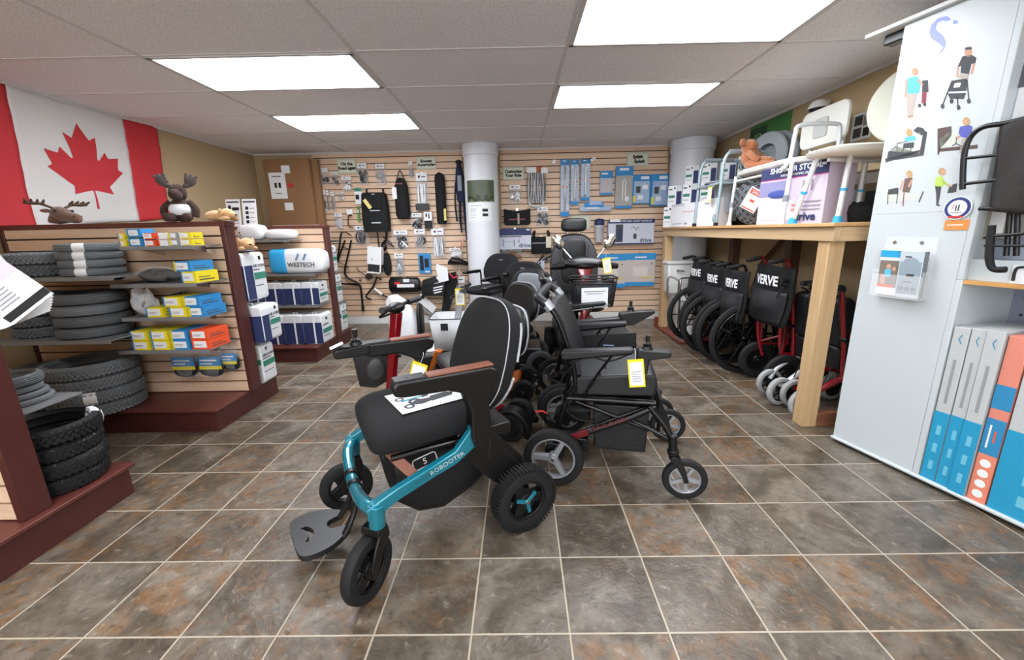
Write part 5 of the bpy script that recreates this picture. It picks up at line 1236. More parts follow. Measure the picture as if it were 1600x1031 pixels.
for k,(x,y,z,h) in enumerate(((1.81,4.40,ZT,.235),)): print_box('plain_box','plain white box with faint red print at the counter front near the column','box',x,y,z,.60,.17,h,-1.37,mat('carton_white2','e2e2e6',.6),[(.35,.62,.72,.66,mat('faint_red','d9a8a0',.7)),(.05,.12,.35,.15,GRYP),(.42,.1,.5,.18,GRYP),(0,.9,.4,1,mat('pale_grey_print','c0c2c5',.7))])
print_box('plain_box','second plain white box standing behind the blue grey commode legs','box',1.86,4.02,ZT,.20,.16,.25,-1.3,mat('carton_white2','e2e2e6',.6),[(.1,.8,.4,.86,GRYP)])
# commode chair, pale blue grey frame
BGR = mat('blue_grey_tube','93a7ad',.35,.1); BUC = mat('grey_bucket','8a9095',.45)
t = thing('commode_chair','pale blue grey commode chair with a grey bucket on the counter','commode',(1.94,3.99,ZT))
for s in (0,1):
    y = -.22+.46*s
    m = MB(); m.tube([(-.20,y,.0),(-.185,y,.35),(-.18,y,.50),(-.155,y,.585),(-.10,y,.605),(.14,y,.605),(.20,y,.57),(.215,y,.45),(.23,y,.0)],.0135,n=12,smooth=4); part('arm_frame', m, BGR, t)
    m = MB(); m.tube([(-.14,y,.613),(.12,y,.613)],.019,n=12); part('arm_pad', m, mat('grey_pad','7f868b',.5), t)
m = MB()
for z in (.36,): m.tube([(-.19,-.22,z),(-.19,.24,z)],.011); m.tube([(.21,-.22,z),(.21,.24,z)],.011)
m.tube([(-.19,-.22,.36),(.21,-.22,.36)],.011); m.tube([(-.19,.24,.36),(.21,.24,.36)],.011); part('seat_frame', m, BGR, t)
m = MB(); m.lathe([(.12,.375),(.21,.375),(.215,.385),(.20,.395),(.13,.393)],n=32,closed=True,o=(0,.01,0)); part('seat_ring', m, mat('grey_pad','7f868b',.5), t)
m = MB(); m.lathe([(.0,.12),(.105,.12),(.125,.36),(.135,.374)],n=32,o=(0,.01,0)); part('bucket', m, BUC, t)
m = MB(); m.tube([(-.19,-.22,.0+.02),(-.225,-.22,.05),(-.22,-.22,.10)],.010,smooth=3); part('foot_hook', m, BGR, t)
m = MB()
for a,b in ((-.20,-.22),(-.20,.24),(.23,-.22),(.23,.24)): m.cyl((a,b,.0),(a,b,.03),.019,n=12)
part('rubber_feet', m, RUB, t)
price_tag('long white tag hanging from the commode chair frame',(1.74,3.94,ZT+.345),-PI/2+.1,.06,s=1.05)
# perforated round seat leaning, with sale card
t = thing('swivel_seat','round dark grey perforated shower seat leaning upright on the counter','shower seat',(1.93,3.50,ZT+.19),0,None,rot=(0,0,-.95))
m = MB(); 
m.lathe([(.0,-.008),(.18,-.008),(.19,0),(.18,.008),(.0,.008)],ax=(0,1,0),n=48); part('disc', m, mat('dark_grey_seat','55595d',.45), t)
m = MB()
for r_, n_ in ((.05,6),(.085,10),(.12,14),(.155,18),(.175,22)):
    for k in range(n_):
        a = 2*PI*k/n_+r_*9; m.box((r_*math.cos(a)-.013,-.0095,r_*math.sin(a)-.005),(r_*math.cos(a)+.013,-.0075,r_*math.sin(a)+.005),R=Matrix.Rotation(-a+PI/2,3,'Y'))
part('slots', m, BLK, t)
t = thing('sale_card','white and red sale price card hung on the dark perforated seat','price card',(1.865,3.44,ZT+.195),0,None,rot=(0,.5,-.95))
m = MB(); m.box((-.065,-.0015,-.085),(.065,0,.085),0); m.box((-.055,-.0022,.035),(.055,0,.075),1); m.box((-.06,-.0022,-.08),(.06,0,-.07),1); m.box((-.02,-.0022,-.02),(.02,0,.0),1); part('card', m, [PAP,mat('red_sale_print','c8452e',.7)], t)
text('lettering','SALE',.036,FY(0,-.0026,.055),PAP,t)
m = MB(); m.tube([(-.06,0,.08),(-.02,.0,.12)],.0015,n=5); part('string', m, PAP, t)
# shower stool carton
t = print_box('shower_stool_box','large shower stool carton with a navy heading and lilac picture on the counter','box',1.97,3.00,ZT,.50,.24,.385,-1.27,mat('lilac_print','cbbfd2',.6),[(0,.8,1,1,NAVYP),(0,.785,1,.80,mat('magenta_print','b0367e',.6)),(.0,.50,.42,.76,mat('slate_purple','8a86ac',.7)),(.05,.08,.60,.42,mat('pale_bath','ddd3dc',.6)),(.90,.93,.96,.97,PAP),(.45,.60,.50,.64,PNK),(.55,.30,.60,.34,PNK),(.55,.22,.60,.26,PNK),(.63,.29,.95,.31,GRYP),(.63,.23,.95,.25,GRYP),(.63,.36,.95,.38,GRYP),(.68,.55,.69,.72,GRYP),(.80,.55,.81,.72,GRYP)])
text('lettering','SHOWER STOOL',.050,FY(.02,-.1255,.362),PAP,t,bold=.001); text('lettering','WITH ROTATING SEAT',.022,FY(.03,-.1255,.325),PAP,t)
text('lettering','drive',.075,FY(.13,-.1255,.045),NAVYP,t,bold=.002)
m = MB(); m.ell((-.09,-.122,.205),(.085,.004,.028),n=24); part('stool_picture', m, LBLU if 0 else mat('bath_blue','3c4f96',.6), t)
# transfer bench
WB = mat('white_bench_plastic','e0e1da',.4); WT = mat('white_tube','d5d7d8',.3,.2); BLR = mat('blue_ring','2aa0cf',.4)
t = thing('transfer_bench','white shower bench with a backrest and side arm spanning the counter','shower bench',(2.0,3.31,ZT))
m = MB(); m.loft([[ (wx*math.copysign(abs(math.cos(a))**.5,math.cos(a)), .0+y_, .415+dz) for a,y_ in [(2*PI*k/32,.42*math.copysign(abs(math.sin(2*PI*k/32))**.5,math.sin(2*PI*k/32))*ky) for k in range(32)]] for dz,wx,ky in ((-.02,.17,.92),(-.012,.19,.985),(.01,.20,1),(.02,.185,.95))]); part('seat', m, WB, t)
LEG = [(-.165,-.36),(-.165,.37),(.17,-.36),(.17,.37)]
for i, (a, b) in enumerate(LEG):
    m = MB(); m.tube([(a-.02*(a<0)+.02*(a>0),b,.012),(a,b,.40)],.014,n=12); lg_ = part('leg', m, WT, t)
    m = MB(); m.cyl((a-.015*(a<0)+.015*(a>0),b,.15),(a-.01*(a<0)+.01*(a>0),b,.19),.018,n=12); part('adjuster', m, mat('grey_pad','7f868b',.5), lg_)
    m = MB(); m.cyl((a-.02*(a<0)+.02*(a>0),b,.0),(a-.02*(a<0)+.02*(a>0),b,.03),.022,.018,n=12); part('foot', m, WB, lg_)
[part('cross_tube', MB().tube([a_,b_],.010), WT, t) for a_,b_ in (((-.165,-.36,.36),(-.165,.37,.36)),((.17,-.36,.36),(.17,.37,.36)),((-.165,.37,.3),(.17,.37,.3)))]
m = MB(); m.prism(rrect(-.34,.545,.12,.80,.06,6),'yz',.17,.195); bk = part('backrest', m, WB, t, bevel=.006)
m = MB(); m.prism(rrect(-.17,.60,-.03,.73,.02,4),'yz',.160,.171); part('handle_slot', m, mat('bench_grey','b9bbb8',.5), bk, bevel=.003)
[part('back_tube', MB().tube([(.205,y,.38),(.21,y,.60),(.205,y,.76)],.012,smooth=3), WT, t) for y in (-.28,.04)]
m = MB(); m.tube([(-.20,-.30,.36),(-.16,-.32,.42),(-.15,-.33,.58),(-.12,-.33,.635),(.10,-.33,.64),(.14,-.33,.60),(.15,-.33,.42)],.014,n=12,smooth=4); part('side_arm', m, WT, t)
# shower stool with blue rings
t = thing('shower_stool','white shower stool with bright blue leg rings at the near end of the counter','shower stool',(2.07,2.66,ZT))
m = MB(); m.loft([[ (wx*math.copysign(abs(math.cos(2*PI*k/32))**.55,math.cos(2*PI*k/32)), wy*math.copysign(abs(math.sin(2*PI*k/32))**.55,math.sin(2*PI*k/32)), .41+dz) for k in range(32)] for dz,wx,wy in ((-.02,.25,.16),(-.01,.27,.18),(.012,.28,.19),(.022,.26,.175))]); part('seat', m, WB, t)
for (fx, fy, tx_, ty_) in ((1238,348,1276,252),(1308,346,1330,237)):
    X_ = 1.83 if fx < 1300 else 1.95
    f_ = onX(fx,fy,X_); tp = onX(tx_,ty_,X_+.035); f_.z = ZT
    def ll(P): return (P.x-2.07,P.y-2.66,P.z-ZT)
    A_, B_ = Vector(ll(f_)), Vector(ll(tp)); B_.z = .395
    m = MB(); m.tube([A_+Vector((0,0,.012)),A_.lerp(B_,.85),B_],.016,n=12); lg_ = part('leg', m, WT, t)
    m = MB(); m.cyl(A_.lerp(B_,.47),A_.lerp(B_,.51),.0185,n=14); part('blue_ring', m, BLR, lg_, label='blue ring')
    m = MB(); m.cyl(A_,A_+Vector((0,0,.04)),.028,.020,n=14); part('foot', m, BLR, lg_, label='blue rubber foot')
for a, b in ((.11,.11),(.23,.06)):
    m = MB(); m.tube([(a*1.1,b*1.15,.012),(a,b,.395)],.016,n=12); lg_ = part('leg', m, WT, t)
    m = MB(); m.cyl((a*1.05,b*1.07,.19),(a*1.05,b*1.06,.205),.0185,n=14); part('blue_ring', m, BLR, lg_, label='blue ring')
    m = MB(); m.cyl((a*1.1,b*1.15,.0),(a*1.1,b*1.15,.04),.028,.020,n=14); part('foot', m, BLR, lg_, label='blue rubber foot')
part('cross_tube', MB().tube([(-.20,.0,.37),(.20,.10,.37)],.011), WT, t)
# oval, discs, plush, others
t = thing('oval_seat_board','large cream oval board leaning above the shower stool next to the white cabinet','board',(2.25,2.58,ZT+.0),0,None,rot=(0,0,-.95))
m = MB(); m.lathe([(.0,-.012),(.205,-.012),(.215,0),(.205,.012),(.0,.012)],ax=(0,1,0),n=48,o=(0,0,.652)); part('board', m, mat('cream_plastic','dfe0cf',.45), t, bevel=.002)

t = thing('raised_toilet_seat','pair of grey raised toilet seat discs standing on cartons behind the ginger toy','toilet seat',(2.29,3.98,ZT+.43),0,None,rot=(0,0,-1.15))
m = MB(); m.lathe([(.0,-.01),(.18,-.01),(.19,0),(.18,.01),(.0,.01)],ax=(0,1,0),n=40,o=(.03,.03,.19)); part('disc', m, mat('grey_seat','7d8488',.45), t)
m = MB(); m.lathe([(.09,-.01),(.18,-.01),(.19,0),(.18,.01),(.09,.01)],ax=(0,1,0),n=40,o=(-.03,-.03,.19),closed=True); part('ring_disc', m, mat('grey_seat2','8f969a',.45), t)
print_box('boxed_item','grey carton under the grey discs behind the shower bench','box',2.30,3.98,ZT,.30,.16,.43,-1.35,mat('grey_carton','6f7376',.6),[(.1,.2,.5,.8,DGRYP),(.6,.2,.9,.6,PAP)])
# ginger plush lying over the bench end
t = thing('plush_moose','ginger brown plush toy lying over the end of the white shower bench','plush toy',(1.98,3.66,ZT+.437),-1.0)
m = MB(); m.ell((.03,0,.055),(.13,.07,.055),n=18,m=12); m.ell((-.07,.02,.125),(.07,.07,.085),n=18,m=12); m.ell((-.07,.0,.20),(.065,.06,.06),n=18,m=12); part('body', m, PLO, t)
for s in (-1,1):
    m = MB(); m.tube([(.0,s*.05,.06),(.12,s*.06,.03),(.17,s*.05,.03)],[.03,.03,.035],n=12,smooth=3); part('leg', m, PLO, t)
    m = MB(); m.ell((-.09,s*.075,.23),(.02,.035,.03),n=12,m=8); part('ear', m, PLO, t)
    m = MB(); m.tube([(-.04,s*.06,.15),(.02,s*.09,.10),(.05,s*.07,.08)],[.022,.022,.024],n=12,smooth=3); part('arm', m, PLO, t)
m = MB(); m.tube([(-.03,-.066,.14),(.05,-.07,.09)],.012,n=8); part('dark_strap', m, BLK, t)
# green poster and picture on right wall
def wallpic(px0, py0, px1, py1, name, label, base, pr=(), cat='poster'):
    a = onX(px0,py0,XR-.003); b = onX(px1,py1,XR-.003)
    y0, y1 = a.y, b.y; z1, z0 = a.z, b.z
    t = thing(name, label, cat, (XR-.003,(y0+y1)/2,z0), -PI/2)
    w = abs(y0-y1); h_ = z1-z0
    m = MB(); m.box((-w/2,-.003,0),(w/2,.0025,h_),0); mats = [base]
    for u0,v0,u1,v1,mm in pr:
        if mm not in mats: mats.append(mm)
        m.box((-w/2+w*u0,-.004,h_*v0),(-w/2+w*u1,0,h_*v1),mats.index(mm))
    part('sheet', m, mats, t); return t, w, h_
t, w, h_ = wallpic(1174,200,1231,232,'poster','green poster with pale lettering high on the right wall behind the grey discs',mat('green_poster','3f7a3a',.6),[(.0,.0,.45,.9,mat('dark_green_poster','1f3f25',.6))])
text('lettering','GO\nGREEN',.085,FY(-w*.28,-.005,h_*.5),mat('pale_green_print','8fc47a',.6),t)
wallpic(1335,180,1360,214,'poster','black and white picture sheet on the right wall near the cream oval board',PAP,[(.1,.55,.5,.9,DGRYP),(.55,.5,.9,.85,GRYP),(.1,.1,.5,.45,DGRYP),(.6,.1,.9,.4,BLKP)])
t = thing('dome_camera','small white dome fitting with a dark underside under the ceiling at the right wall','camera',(2.36,3.55,2.10))
m = MB(); m.lathe([(.001,.06),(.05,.055),(.07,.02),(.072,.0)],n=24); m.box((.0,-.03,.03),(.065,.03,.055)); part('housing', m, WHT, t)
part('lens', MB().lathe([(.068,-.0005),(.05,-.03),(.001,-.045)],n=24), BLK, t)
# black cloth, rear cartons
t = thing('black_garment','folded black garment lying on the counter under the shower stool','garment',(2.27,2.86,ZT))
m = MB(); q = random.Random(5); ph = [q.random()*6 for _ in range(4)]
rings = []
for z, k in ((.001,.95),(.02,1.0),(.06,1.02),(.10,.95),(.125,.7)):
    rings.append([(.14*k*math.copysign(abs(math.cos(a))**.7,math.cos(a))*(1+.05*math.sin(5*a+z*40)), .20*k*math.copysign(abs(math.sin(a))**.7,math.sin(a))*(1+.05*math.sin(7*a+z*50)), z+.008*math.sin(3*a+ph[0])*(z>.01)) for a in [2*PI*i/36 for i in range(36)]])
m.loft(rings); part('cloth', m, FAB, t)
for k, (x,y,w_,h_,b_,nm) in enumerate([(2.33,2.60,.22,.33,LBLU,'blue and white carton behind the shower stool beside the white cabinet'),(2.34,2.90,.22,.33,mat('tan_carton','a09070',.6),'tan and blue carton behind the shower stool legs'),(2.33,3.22,.20,.36,mat('grey_carton','6f7376',.6),'dark grey carton behind the stool carton')]):
    print_box('boxed_item',nm,'box',x,y,ZT,w_,.14,h_,-1.2,b_,[(.08,.75,.9,.95,PAP),(.1,.25,.55,.65,PAP),(.6,.2,.9,.6,DGRYP)])
for k,(x,y) in enumerate(((2.34,3.50),(2.34,3.75))): print_box('boxed_item','blue and white carton stacked high behind the bench backrest, %s one' % ['right','left'][k],'box',x,y,ZT,.2,.14,.52,-1.2,mat('carton_white','cfd2d3',.6),[(.0,.85,1,1,LBLU),(.1,.6,.8,.75,DGRYP),(.1,.3,.6,.5,GRYP)])
# ---------------------------------------------------------------- white display cabinet
CO = Vector((1.795,2.165,0)); cd = Vector((.271,-.9626,0)).normalized(); CRZ = math.atan2(cd.y,cd.x)
cn = Vector((cd.y,-cd.x,0))
def cp(px, py, off=0.0):          # photo point on the cabinet front -> (s, z)
    d = ray(px,py); o = CO+cn*off; t_ = (o.dot(cn))/d.xy.dot(cn.xy); P = d*t_
    return ((P-CO).dot(cd), P.z+H)
cab = thing('display_cabinet','tall white display cabinet with a printed side panel and open shelves at the right','display cabinet',CO,CRZ)
LAM = mat('white_laminate','c2c9cb',.35); LAMG = mat('grey_back_panel','8e95a6',.6)
ZH = 2.10
m = MB(); m.box((-.015,0,.035),(.375,.022,ZH)); part('printed_panel', m, LAM, cab, bevel=.002)
m = MB(); m.box((.3755,-.002,.035),(.400,.45,.972)); m.box((.3755,-.002,.9721),(.400,.10,ZH)); part('upright', m, LAM, cab, bevel=.003)
m = MB(); m.box((-.015,.0225,.035),(.0,.45,ZH)); part('rear_upright', m, LAM, cab, bevel=.003)
m = MB(); m.box((.4005,.36,.035),(1.5,.38,.954)); m.box((.3755,.101,.9725),(1.5,.12,ZH)); part('back_panel', m, LAMG, cab)
m = MB(); m.box((-.02,-.015,.018),(1.5,.45,.0345)); part('base_board', m, LAM, cab, bevel=.006)
m = MB(); [m.box((x,y,.0005),(x+.06,y+.05,.0175)) for x in (.03,1.2) for y in (.02,.35)]; part('feet', m, BLK, cab)
m = MB(); m.box((-.17,-.03,ZH+.0005),(1.5,.45,ZH+.018)); part('header_board', m, mat('header_white','d9dad8',.4), cab, bevel=.003)
m = MB(); m.box((-.12,.03,ZH-.045),(-.02,.09,ZH)); part('spotlight', m, BLK, cab, bevel=.006)
m = MB(); m.box((.401,.02,.955),(1.5,.358,.972),0); m.box((.401,.0,.955),(1.5,.02,.972),1); m.box((.401,.02,.9725),(1.5,.035,1.06),0); part('shelf', m, [LAM,wood('oak_edge','c08a4c','d3a163',0)], cab)
m = MB(); [m.cyl((.425,.1008,z),(.425,.099,z),.005,n=8) for z in (1.15,1.35,1.6,1.75,1.95)]; [m.cyl((.44,.3598,z),(.44,.358,z),.006,n=8) for z in (.88,.80)]; part('peg_holes', m, BLK, cab)
# prints on the panel
from mathutils.geometry import tessellate_polygon
PR = {}
def pp(pts, mi, lay=0):
    PR.setdefault(lay,[]).append(([cp(x,y) for x,y in pts],mi))
inks = [mat('s_logo_violet','9aa3e0',.6),SKIN,HAIRB,mat('aqua_print','5fb6dd',.7),mat('pale_trouser','b5a9a0',.8),DGRYP,mat('maroon_print','8c3a4c',.7),mat('violet_blouse','5a5fb0',.7),mat('lime_print','b5cf5e',.7),mat('bed_white','c9cec2',.7),mat('bed_brown','5b4a44',.7),mat('floral_print','6e5a50',.7),mat('pale_line','b4bcc0',.6),PAP]
IK = dict(s=0,skin=1,hair=2,aqua=3,pale=4,dk=5,mar=6,vio=7,lime=8,bedw=9,bedb=10,flo=11,ln=12,w=13)
def ellp(cx, cy, rx, ry, mi, lay=0, n=14): pp([(cx+rx*math.cos(2*PI*i/n),cy+ry*math.sin(2*PI*i/n)) for i in range(n)],IK[mi],lay)
def lin(a, b, w, mi, lay=0):
    dx, dy = b[0]-a[0], b[1]-a[1]; l = math.hypot(dx,dy); nx, ny = -dy/l*w/2, dx/l*w/2
    pp([(a[0]+nx,a[1]+ny),(b[0]+nx,b[1]+ny),(b[0]-nx,b[1]-ny),(a[0]-nx,a[1]-ny)],IK[mi],lay)
def ply(pts, mi, lay=0): pp(pts,IK[mi],lay)
# stylised S bird
ply([(1487,30),(1479,25),(1466,28),(1456,38),(1452,50),(1455,60),(1466,67),(1474,74),(1470,82),(1457,90),(1466,85),(1476,76),(1478,66),(1474,56),(1466,50),(1462,45),(1465,36),(1473,32),(1481,33)],'s')
ply([(1490,31),(1497,33),(1496,37),(1489,38)],'s')
# woman with rollator
ellp(1430,112,5,6,'hair'); ellp(1430,113,3,4,'skin',1); ply([(1418,122),(1434,119),(1439,128),(1436,146),(1415,146)],'aqua'); lin((1434,124),(1442,133),3,'skin',1); lin((1417,125),(1415,152),3,'skin',1)
ply([(1416,146),(1433,146),(1426,182),(1418,182),(1417,160)],'pale'); lin((1418,183),(1427,181),3,'skin'); ply([(1441,126),(1450,125),(1451,144),(1441,144)],'dk'); ply([(1441,144),(1448,144),(1447,160),(1440,162)],'mar'); ellp(1437,165,2.6,3,'dk'); ellp(1445,163,2.6,3,'dk')
# man with rollator
ellp(1513,81,6,8,'skin'); ply([(1509,74),(1518,73),(1519,77),(1508,78)],'dk',1); ply([(1504,88),(1517,85),(1526,90),(1524,99),(1518,100),(1514,116),(1501,114),(1502,103),(1496,105)],'dk'); lin((1498,104),(1495,120),3,'skin'); lin((1522,100),(1518,116),3.5,'skin'); ply([(1500,115),(1515,117),(1512,124),(1496,122)],'pale')
ply([(1488,126),(1512,122),(1510,142),(1482,143)],'dk'); ply([(1492,130),(1502,129),(1500,136),(1490,137)],'w',1); ply([(1481,146),(1510,145),(1506,155),(1484,154)],'dk'); lin((1488,126),(1473,164),2,'dk'); lin((1511,124),(1514,156),2,'dk'); lin((1496,150),(1497,166),2,'dk')
for a,b in ((1473,166),(1514,158),(1498,168),(1487,158)): ellp(a,b,3,4,'dk',1)
# bed scene one
ply([(1388,237),(1400,228),(1437,240),(1443,205),(1449,206),(1443,243),(1400,250),(1386,248)],'dk'); ply([(1390,236),(1438,206),(1440,224),(1436,240)],'bedw'); ply([(1427,204),(1434,198),(1442,200),(1447,206),(1440,212)],'dk'); ellp(1421,207,5,6,'hair',1); ply([(1415,214),(1430,212),(1432,219),(1414,222)],'aqua',1); ply([(1412,224),(1429,222),(1428,231),(1411,232)],'dk',1); lin((1402,224),(1402,236),1.2,'dk',1); lin((1402,224),(1418,221),1.2,'dk',1); lin((1412,232),(1410,238),1.2,'dk',1); lin((1424,231),(1423,237),1.2,'dk',1)
# bed scene two
ply([(1465,201),(1487,197),(1487,212),(1470,232),(1467,242),(1465,242)],'bedb'); ply([(1468,218),(1480,208),(1496,206),(1500,226),(1470,232)],'bedw'); ply([(1467,232),(1528,226),(1528,232),(1467,237)],'bedb'); ellp(1510,190,6,7,'hair'); ellp(1509,191,3.4,5,'skin',1); ply([(1500,198),(1514,195),(1520,198),(1517,210),(1513,216),(1502,214),(1498,208)],'vio'); lin((1500,212),(1494,218),3,'skin',1); ply([(1503,216),(1513,216),(1504,240),(1499,240)],'pale'); lin((1495,214),(1494,226),1.4,'dk',1); lin((1488,228),(1494,224),1.4,'dk',1); lin((1494,224),(1502,228),1.4,'dk',1)
# bed scene three
ellp(1421,272,5,6,'hair'); ellp(1420,274,3,4,'skin',1); ply([(1414,279),(1426,277),(1424,292),(1421,301),(1410,300)],'flo'); lin((1411,282),(1407,297),3,'skin'); lin((1425,281),(1420,292),3,'skin',1); ply([(1383,290),(1396,298),(1435,303),(1434,312),(1384,316)],'bedw'); ply([(1388,296),(1404,293),(1404,303),(1388,304)],'dk',1); lin((1388,300),(1387,319),1.3,'dk',1); lin((1403,300),(1401,318),1.3,'dk',1); lin((1436,316),(1443,299),2,'dk'); lin((1411,322),(1413,300),1.6,'mar',1)
# woman in green
ellp(1472,268,6,6,'hair'); ellp(1474,269,3.4,4.6,'skin',1); ply([(1462,277),(1472,275),(1477,286),(1472,292),(1461,291)],'lime'); lin((1472,282),(1482,290),4,'lime'); lin((1480,289),(1488,291),2.5,'skin',1); ply([(1461,291),(1471,291),(1469,306),(1466,320),(1463,320),(1463,305)],'dk'); lin((1463,320),(1469,321),2.4,'dk'); ply([(1484,290),(1496,286),(1494,300),(1480,302)],'dk')
ply([(1383,248),(1437,234),(1438,238),(1384,254)],'dk')
m = MB()
for lay in PR:
    for pts, mi in PR[lay]:
        n = len(pts); yb_ = -.0008-.0006*lay
        pv = [Vector((s_,z_,0)) for s_,z_ in pts]
        m.add([(s_,yb_,z_) for s_,z_ in pts],[tuple(t_) for t_ in tessellate_polygon([pv])],mi)
m.box((.0,-.0006,cp(1430,332)[1]-.001),(.31,0,cp(1430,332)[1]+.001),12)
part('panel_pictures', m, inks, cab, smooth=180, label='printed pictures of people using walking aids')
# round emblem and orange sticker
t = thing('emblem_plaque','round blue and white association emblem fixed low on the printed panel edge','emblem',(CO.x,CO.y,0),CRZ)
cx_, cz_ = cp(1498,325); rr_ = .048
m = MB(); m.lathe([(.001,.0),(rr_,.0),(rr_,.004),(.001,.004)],ax=(0,-1,0),n=40,o=(cx_,-.004,cz_),mi=0); m.lathe([(.001,.0),(rr_*.92,.0),(.001,.0006)],ax=(0,-1,0),n=40,o=(cx_,-.0084,cz_),mi=1); m.lathe([(.001,.0),(rr_*.68,.0),(.001,.0006)],ax=(0,-1,0),n=40,o=(cx_,-.0092,cz_),mi=0)
m.box((cx_-.024,-.0105,cz_-.040),(cx_+.024,-.0088,cz_-.032),2); m.box((cx_-.006,-.0108,cz_-.012),(cx_-.002,-.0095,cz_+.012),3); m.box((cx_+.003,-.0108,cz_-.012),(cx_+.007,-.0095,cz_+.014),3); m.box((cx_-.020,-.0108,cz_-.02),(cx_+.02,-.0095,cz_-.018),3); m.tube([(cx_-.02,-.0098,cz_+.0),(cx_-.012,-.0098,cz_+.016),(cx_-.018,-.0098,cz_-.01)],.0008,n=4,mi=2)
part('disc', m, [WHT,mat('emblem_navy','2b3a78',.4),REDP,DGRYP], t)
t = thing('sticker','small orange strip sticker just below the round emblem','sticker',(CO.x,CO.y,0),CRZ)
a_, b_ = cp(1478,344), cp(1513,359)
m = MB(); m.box((a_[0],-.0035,b_[1]),(b_[0],-.0005,a_[1]),0); m.box((a_[0]+.01,-.004,(a_[1]+b_[1])/2-.002),(b_[0]-.02,-.003,(a_[1]+b_[1])/2+.002),1); part('strip', m, [mat('orange_sticker','e28a45',.6),PAP], t)
# brochure holder
t = thing('brochure_holder','clear acrylic brochure pocket mounted on the white cabinet panel','holder',(CO.x,CO.y,0),CRZ)
a_, b_ = cp(1394,364), cp(1466,456,-.0); x0, x1 = .075, .285; z0, z1 = .865, 1.09
ACR = film('clear_acrylic',.16,rough=.03,wr=2)
m = MB(); m.box((x0,-.004,z0),(x1,-.001,z1+.06)); m.box((x0,-.055,z0),(x1,-.001,z0+.003)); m.box((x0,-.055,z0),(x1,-.052,z0+.11)); m.box((x0,-.055,z0),(x0+.003,-.001,z0+.13)); m.box((x1-.003,-.055,z0),(x1,-.001,z0+.13)); part('pocket', m, ACR, t)
m = MB(); [m.cyl((x,-.0045,z1+.035),(x,-.002,z1+.035),.008,n=12) for x in (x0+.04,x1-.06)]; part('screws', m, CHR, t)
t = thing('brochure','pale blue grey rollator brochure at the right of the clear pocket','brochure',(CO.x,CO.y,0),CRZ)
m = MB(); R_ = Matrix.Identity(4)
m.M = Matrix.Translation((.225,-.026,z0+.115)) @ Matrix.Rotation(.05,4,'X')
m.box((-.047,-.018,-.108),(.047,.014,.108),0); m.box((-.043,-.0188,-.09),(.043,-.018,.06),1); m.lathe([(.001,0),(.036,.0),(.001,.0006)],ax=(0,-1,0),o=(0,-.0188,.045),n=28,mi=1); m.box((-.025,-.0192,.08),(.0,-.018,.086),2); m.box((-.01,-.0198,-.01),(.02,-.0185,.005),2); m.box((-.02,-.0198,-.035),(.015,-.0185,-.03),2)
[m.lathe([(.005,0),(.008,.0),(.008,.0006),(.005,.0006)],ax=(0,-1,0),o=(q,-.0192,-.065),n=16,mi=2,closed=True) for q in (-.025,0,.025)]
[m.box((.0472,-.016+.006*k,-.106),(.0476,-.013+.006*k,.106),3) for k in range(5)]
part('booklet', m, [mat('brochure_pale','c3ccd2',.4),mat('brochure_grey','93a2ac',.4),DGRYP,BLKP], t)
t = thing('brochure','white and cyan brochure with a photo of people at the left of the clear pocket','brochure',(CO.x,CO.y,0),CRZ)
m = MB(); m.M = Matrix.Translation((.125,-.020,z0+.115)) @ Matrix.Rotation(.05,4,'X')
m.box((-.043,-.006,-.108),(.043,.006,.108),0); m.box((-.043,-.0066,.075),(.043,-.006,.108),1); m.box((-.041,-.0066,-.07),(.041,-.006,.06),2); m.ell((.0,-.007,.03),(.010,.0008,.013),mi=3); m.box((-.014,-.0078,-.02),(.012,-.0066,.018),4); m.ell((.024,-.007,.02),(.008,.0008,.011),mi=3); m.box((-.03,-.0078,-.055),(-.008,-.0066,-.01),3); m.box((-.041,-.0078,-.07),(.03,-.0066,-.058),5)
part('leaflet', m, [PAP,CYAN,mat('photo_brown','7d7468',.6),SKIN,mat('aqua_print','5fb6dd',.7),ORG], t)
# cartons standing in the bottom bay
def bay_box(s0, s1, h, label, kind, y0=.002, d=.30):
    t = thing('boxed_walking_aid', label, 'box', CO+cd*((s0+s1)/2)+Vector((0,0,.0348)), CRZ, 'tall cartons in the bottom of the white cabinet')
    w = s1-s0-.003
    m = MB(); m.box((-w/2,y0,.0005),(w/2,y0+d,h)); part('carton', m, mat('carton_grey','b9bcbc',.6) if kind == 'w' else PNK, t, bevel=.002)
    m = MB(); e = y0-.0012
    if kind == 'w':
        m.box((-w/2,e,0),(w/2,y0+.001,h*.46),0)
        for k in range(3): m.box((-w*.12,e-.0004,h*(.07+.12*k)),(w*.18,y0,h*(.13+.12*k)),1)
        m.box((-w*.08,e-.0004,h*.52),(w*.10,y0,h*.80),2); m.tube([(w*.15,e,h*.90),(-w*.05,e,h*.93),(w*.1,e,h*.955)],.0018,n=5,mi=3)
        part('print', m, [mat('sky_teal_print','2394bd',.55),mat('pale_teal_print','6cbad2',.6),GRYP,TEALP], t)
    else:
        m.box((-w/2,e,h*.58),(w/2,y0+.001,h*.72),0); m.box((-w/2,e,h*.30),(w/2,y0+.001,h*.52),0); m.box((-w/2,e,0),(w/2,y0+.001,h*.30),3)
        for k in range(4): m.lathe([(.001,0),(w*.3,0),(.001,.0006)],ax=(0,-1,0),o=(0,e,h*(.05+.065*k)),n=18,mi=1)
        m.box((-w*.25,e-.0004,h*.34),(-w*.15,y0,h*.48),1); m.box((w*.05,e-.0004,h*.38),(w*.15,y0,h*.45),2)
        part('print', m, [mat('mid_blue_print','2f86b4',.55),PAP,ORG,mat('salmon2','e0866c',.6)], t)
    return t
bay_box(.405,.462,.735,'slim white and teal carton at the left of the bottom bay, by the printed panel','w')
bay_box(.464,.515,.74,'slim white and teal carton second from the left in the bottom bay','w')
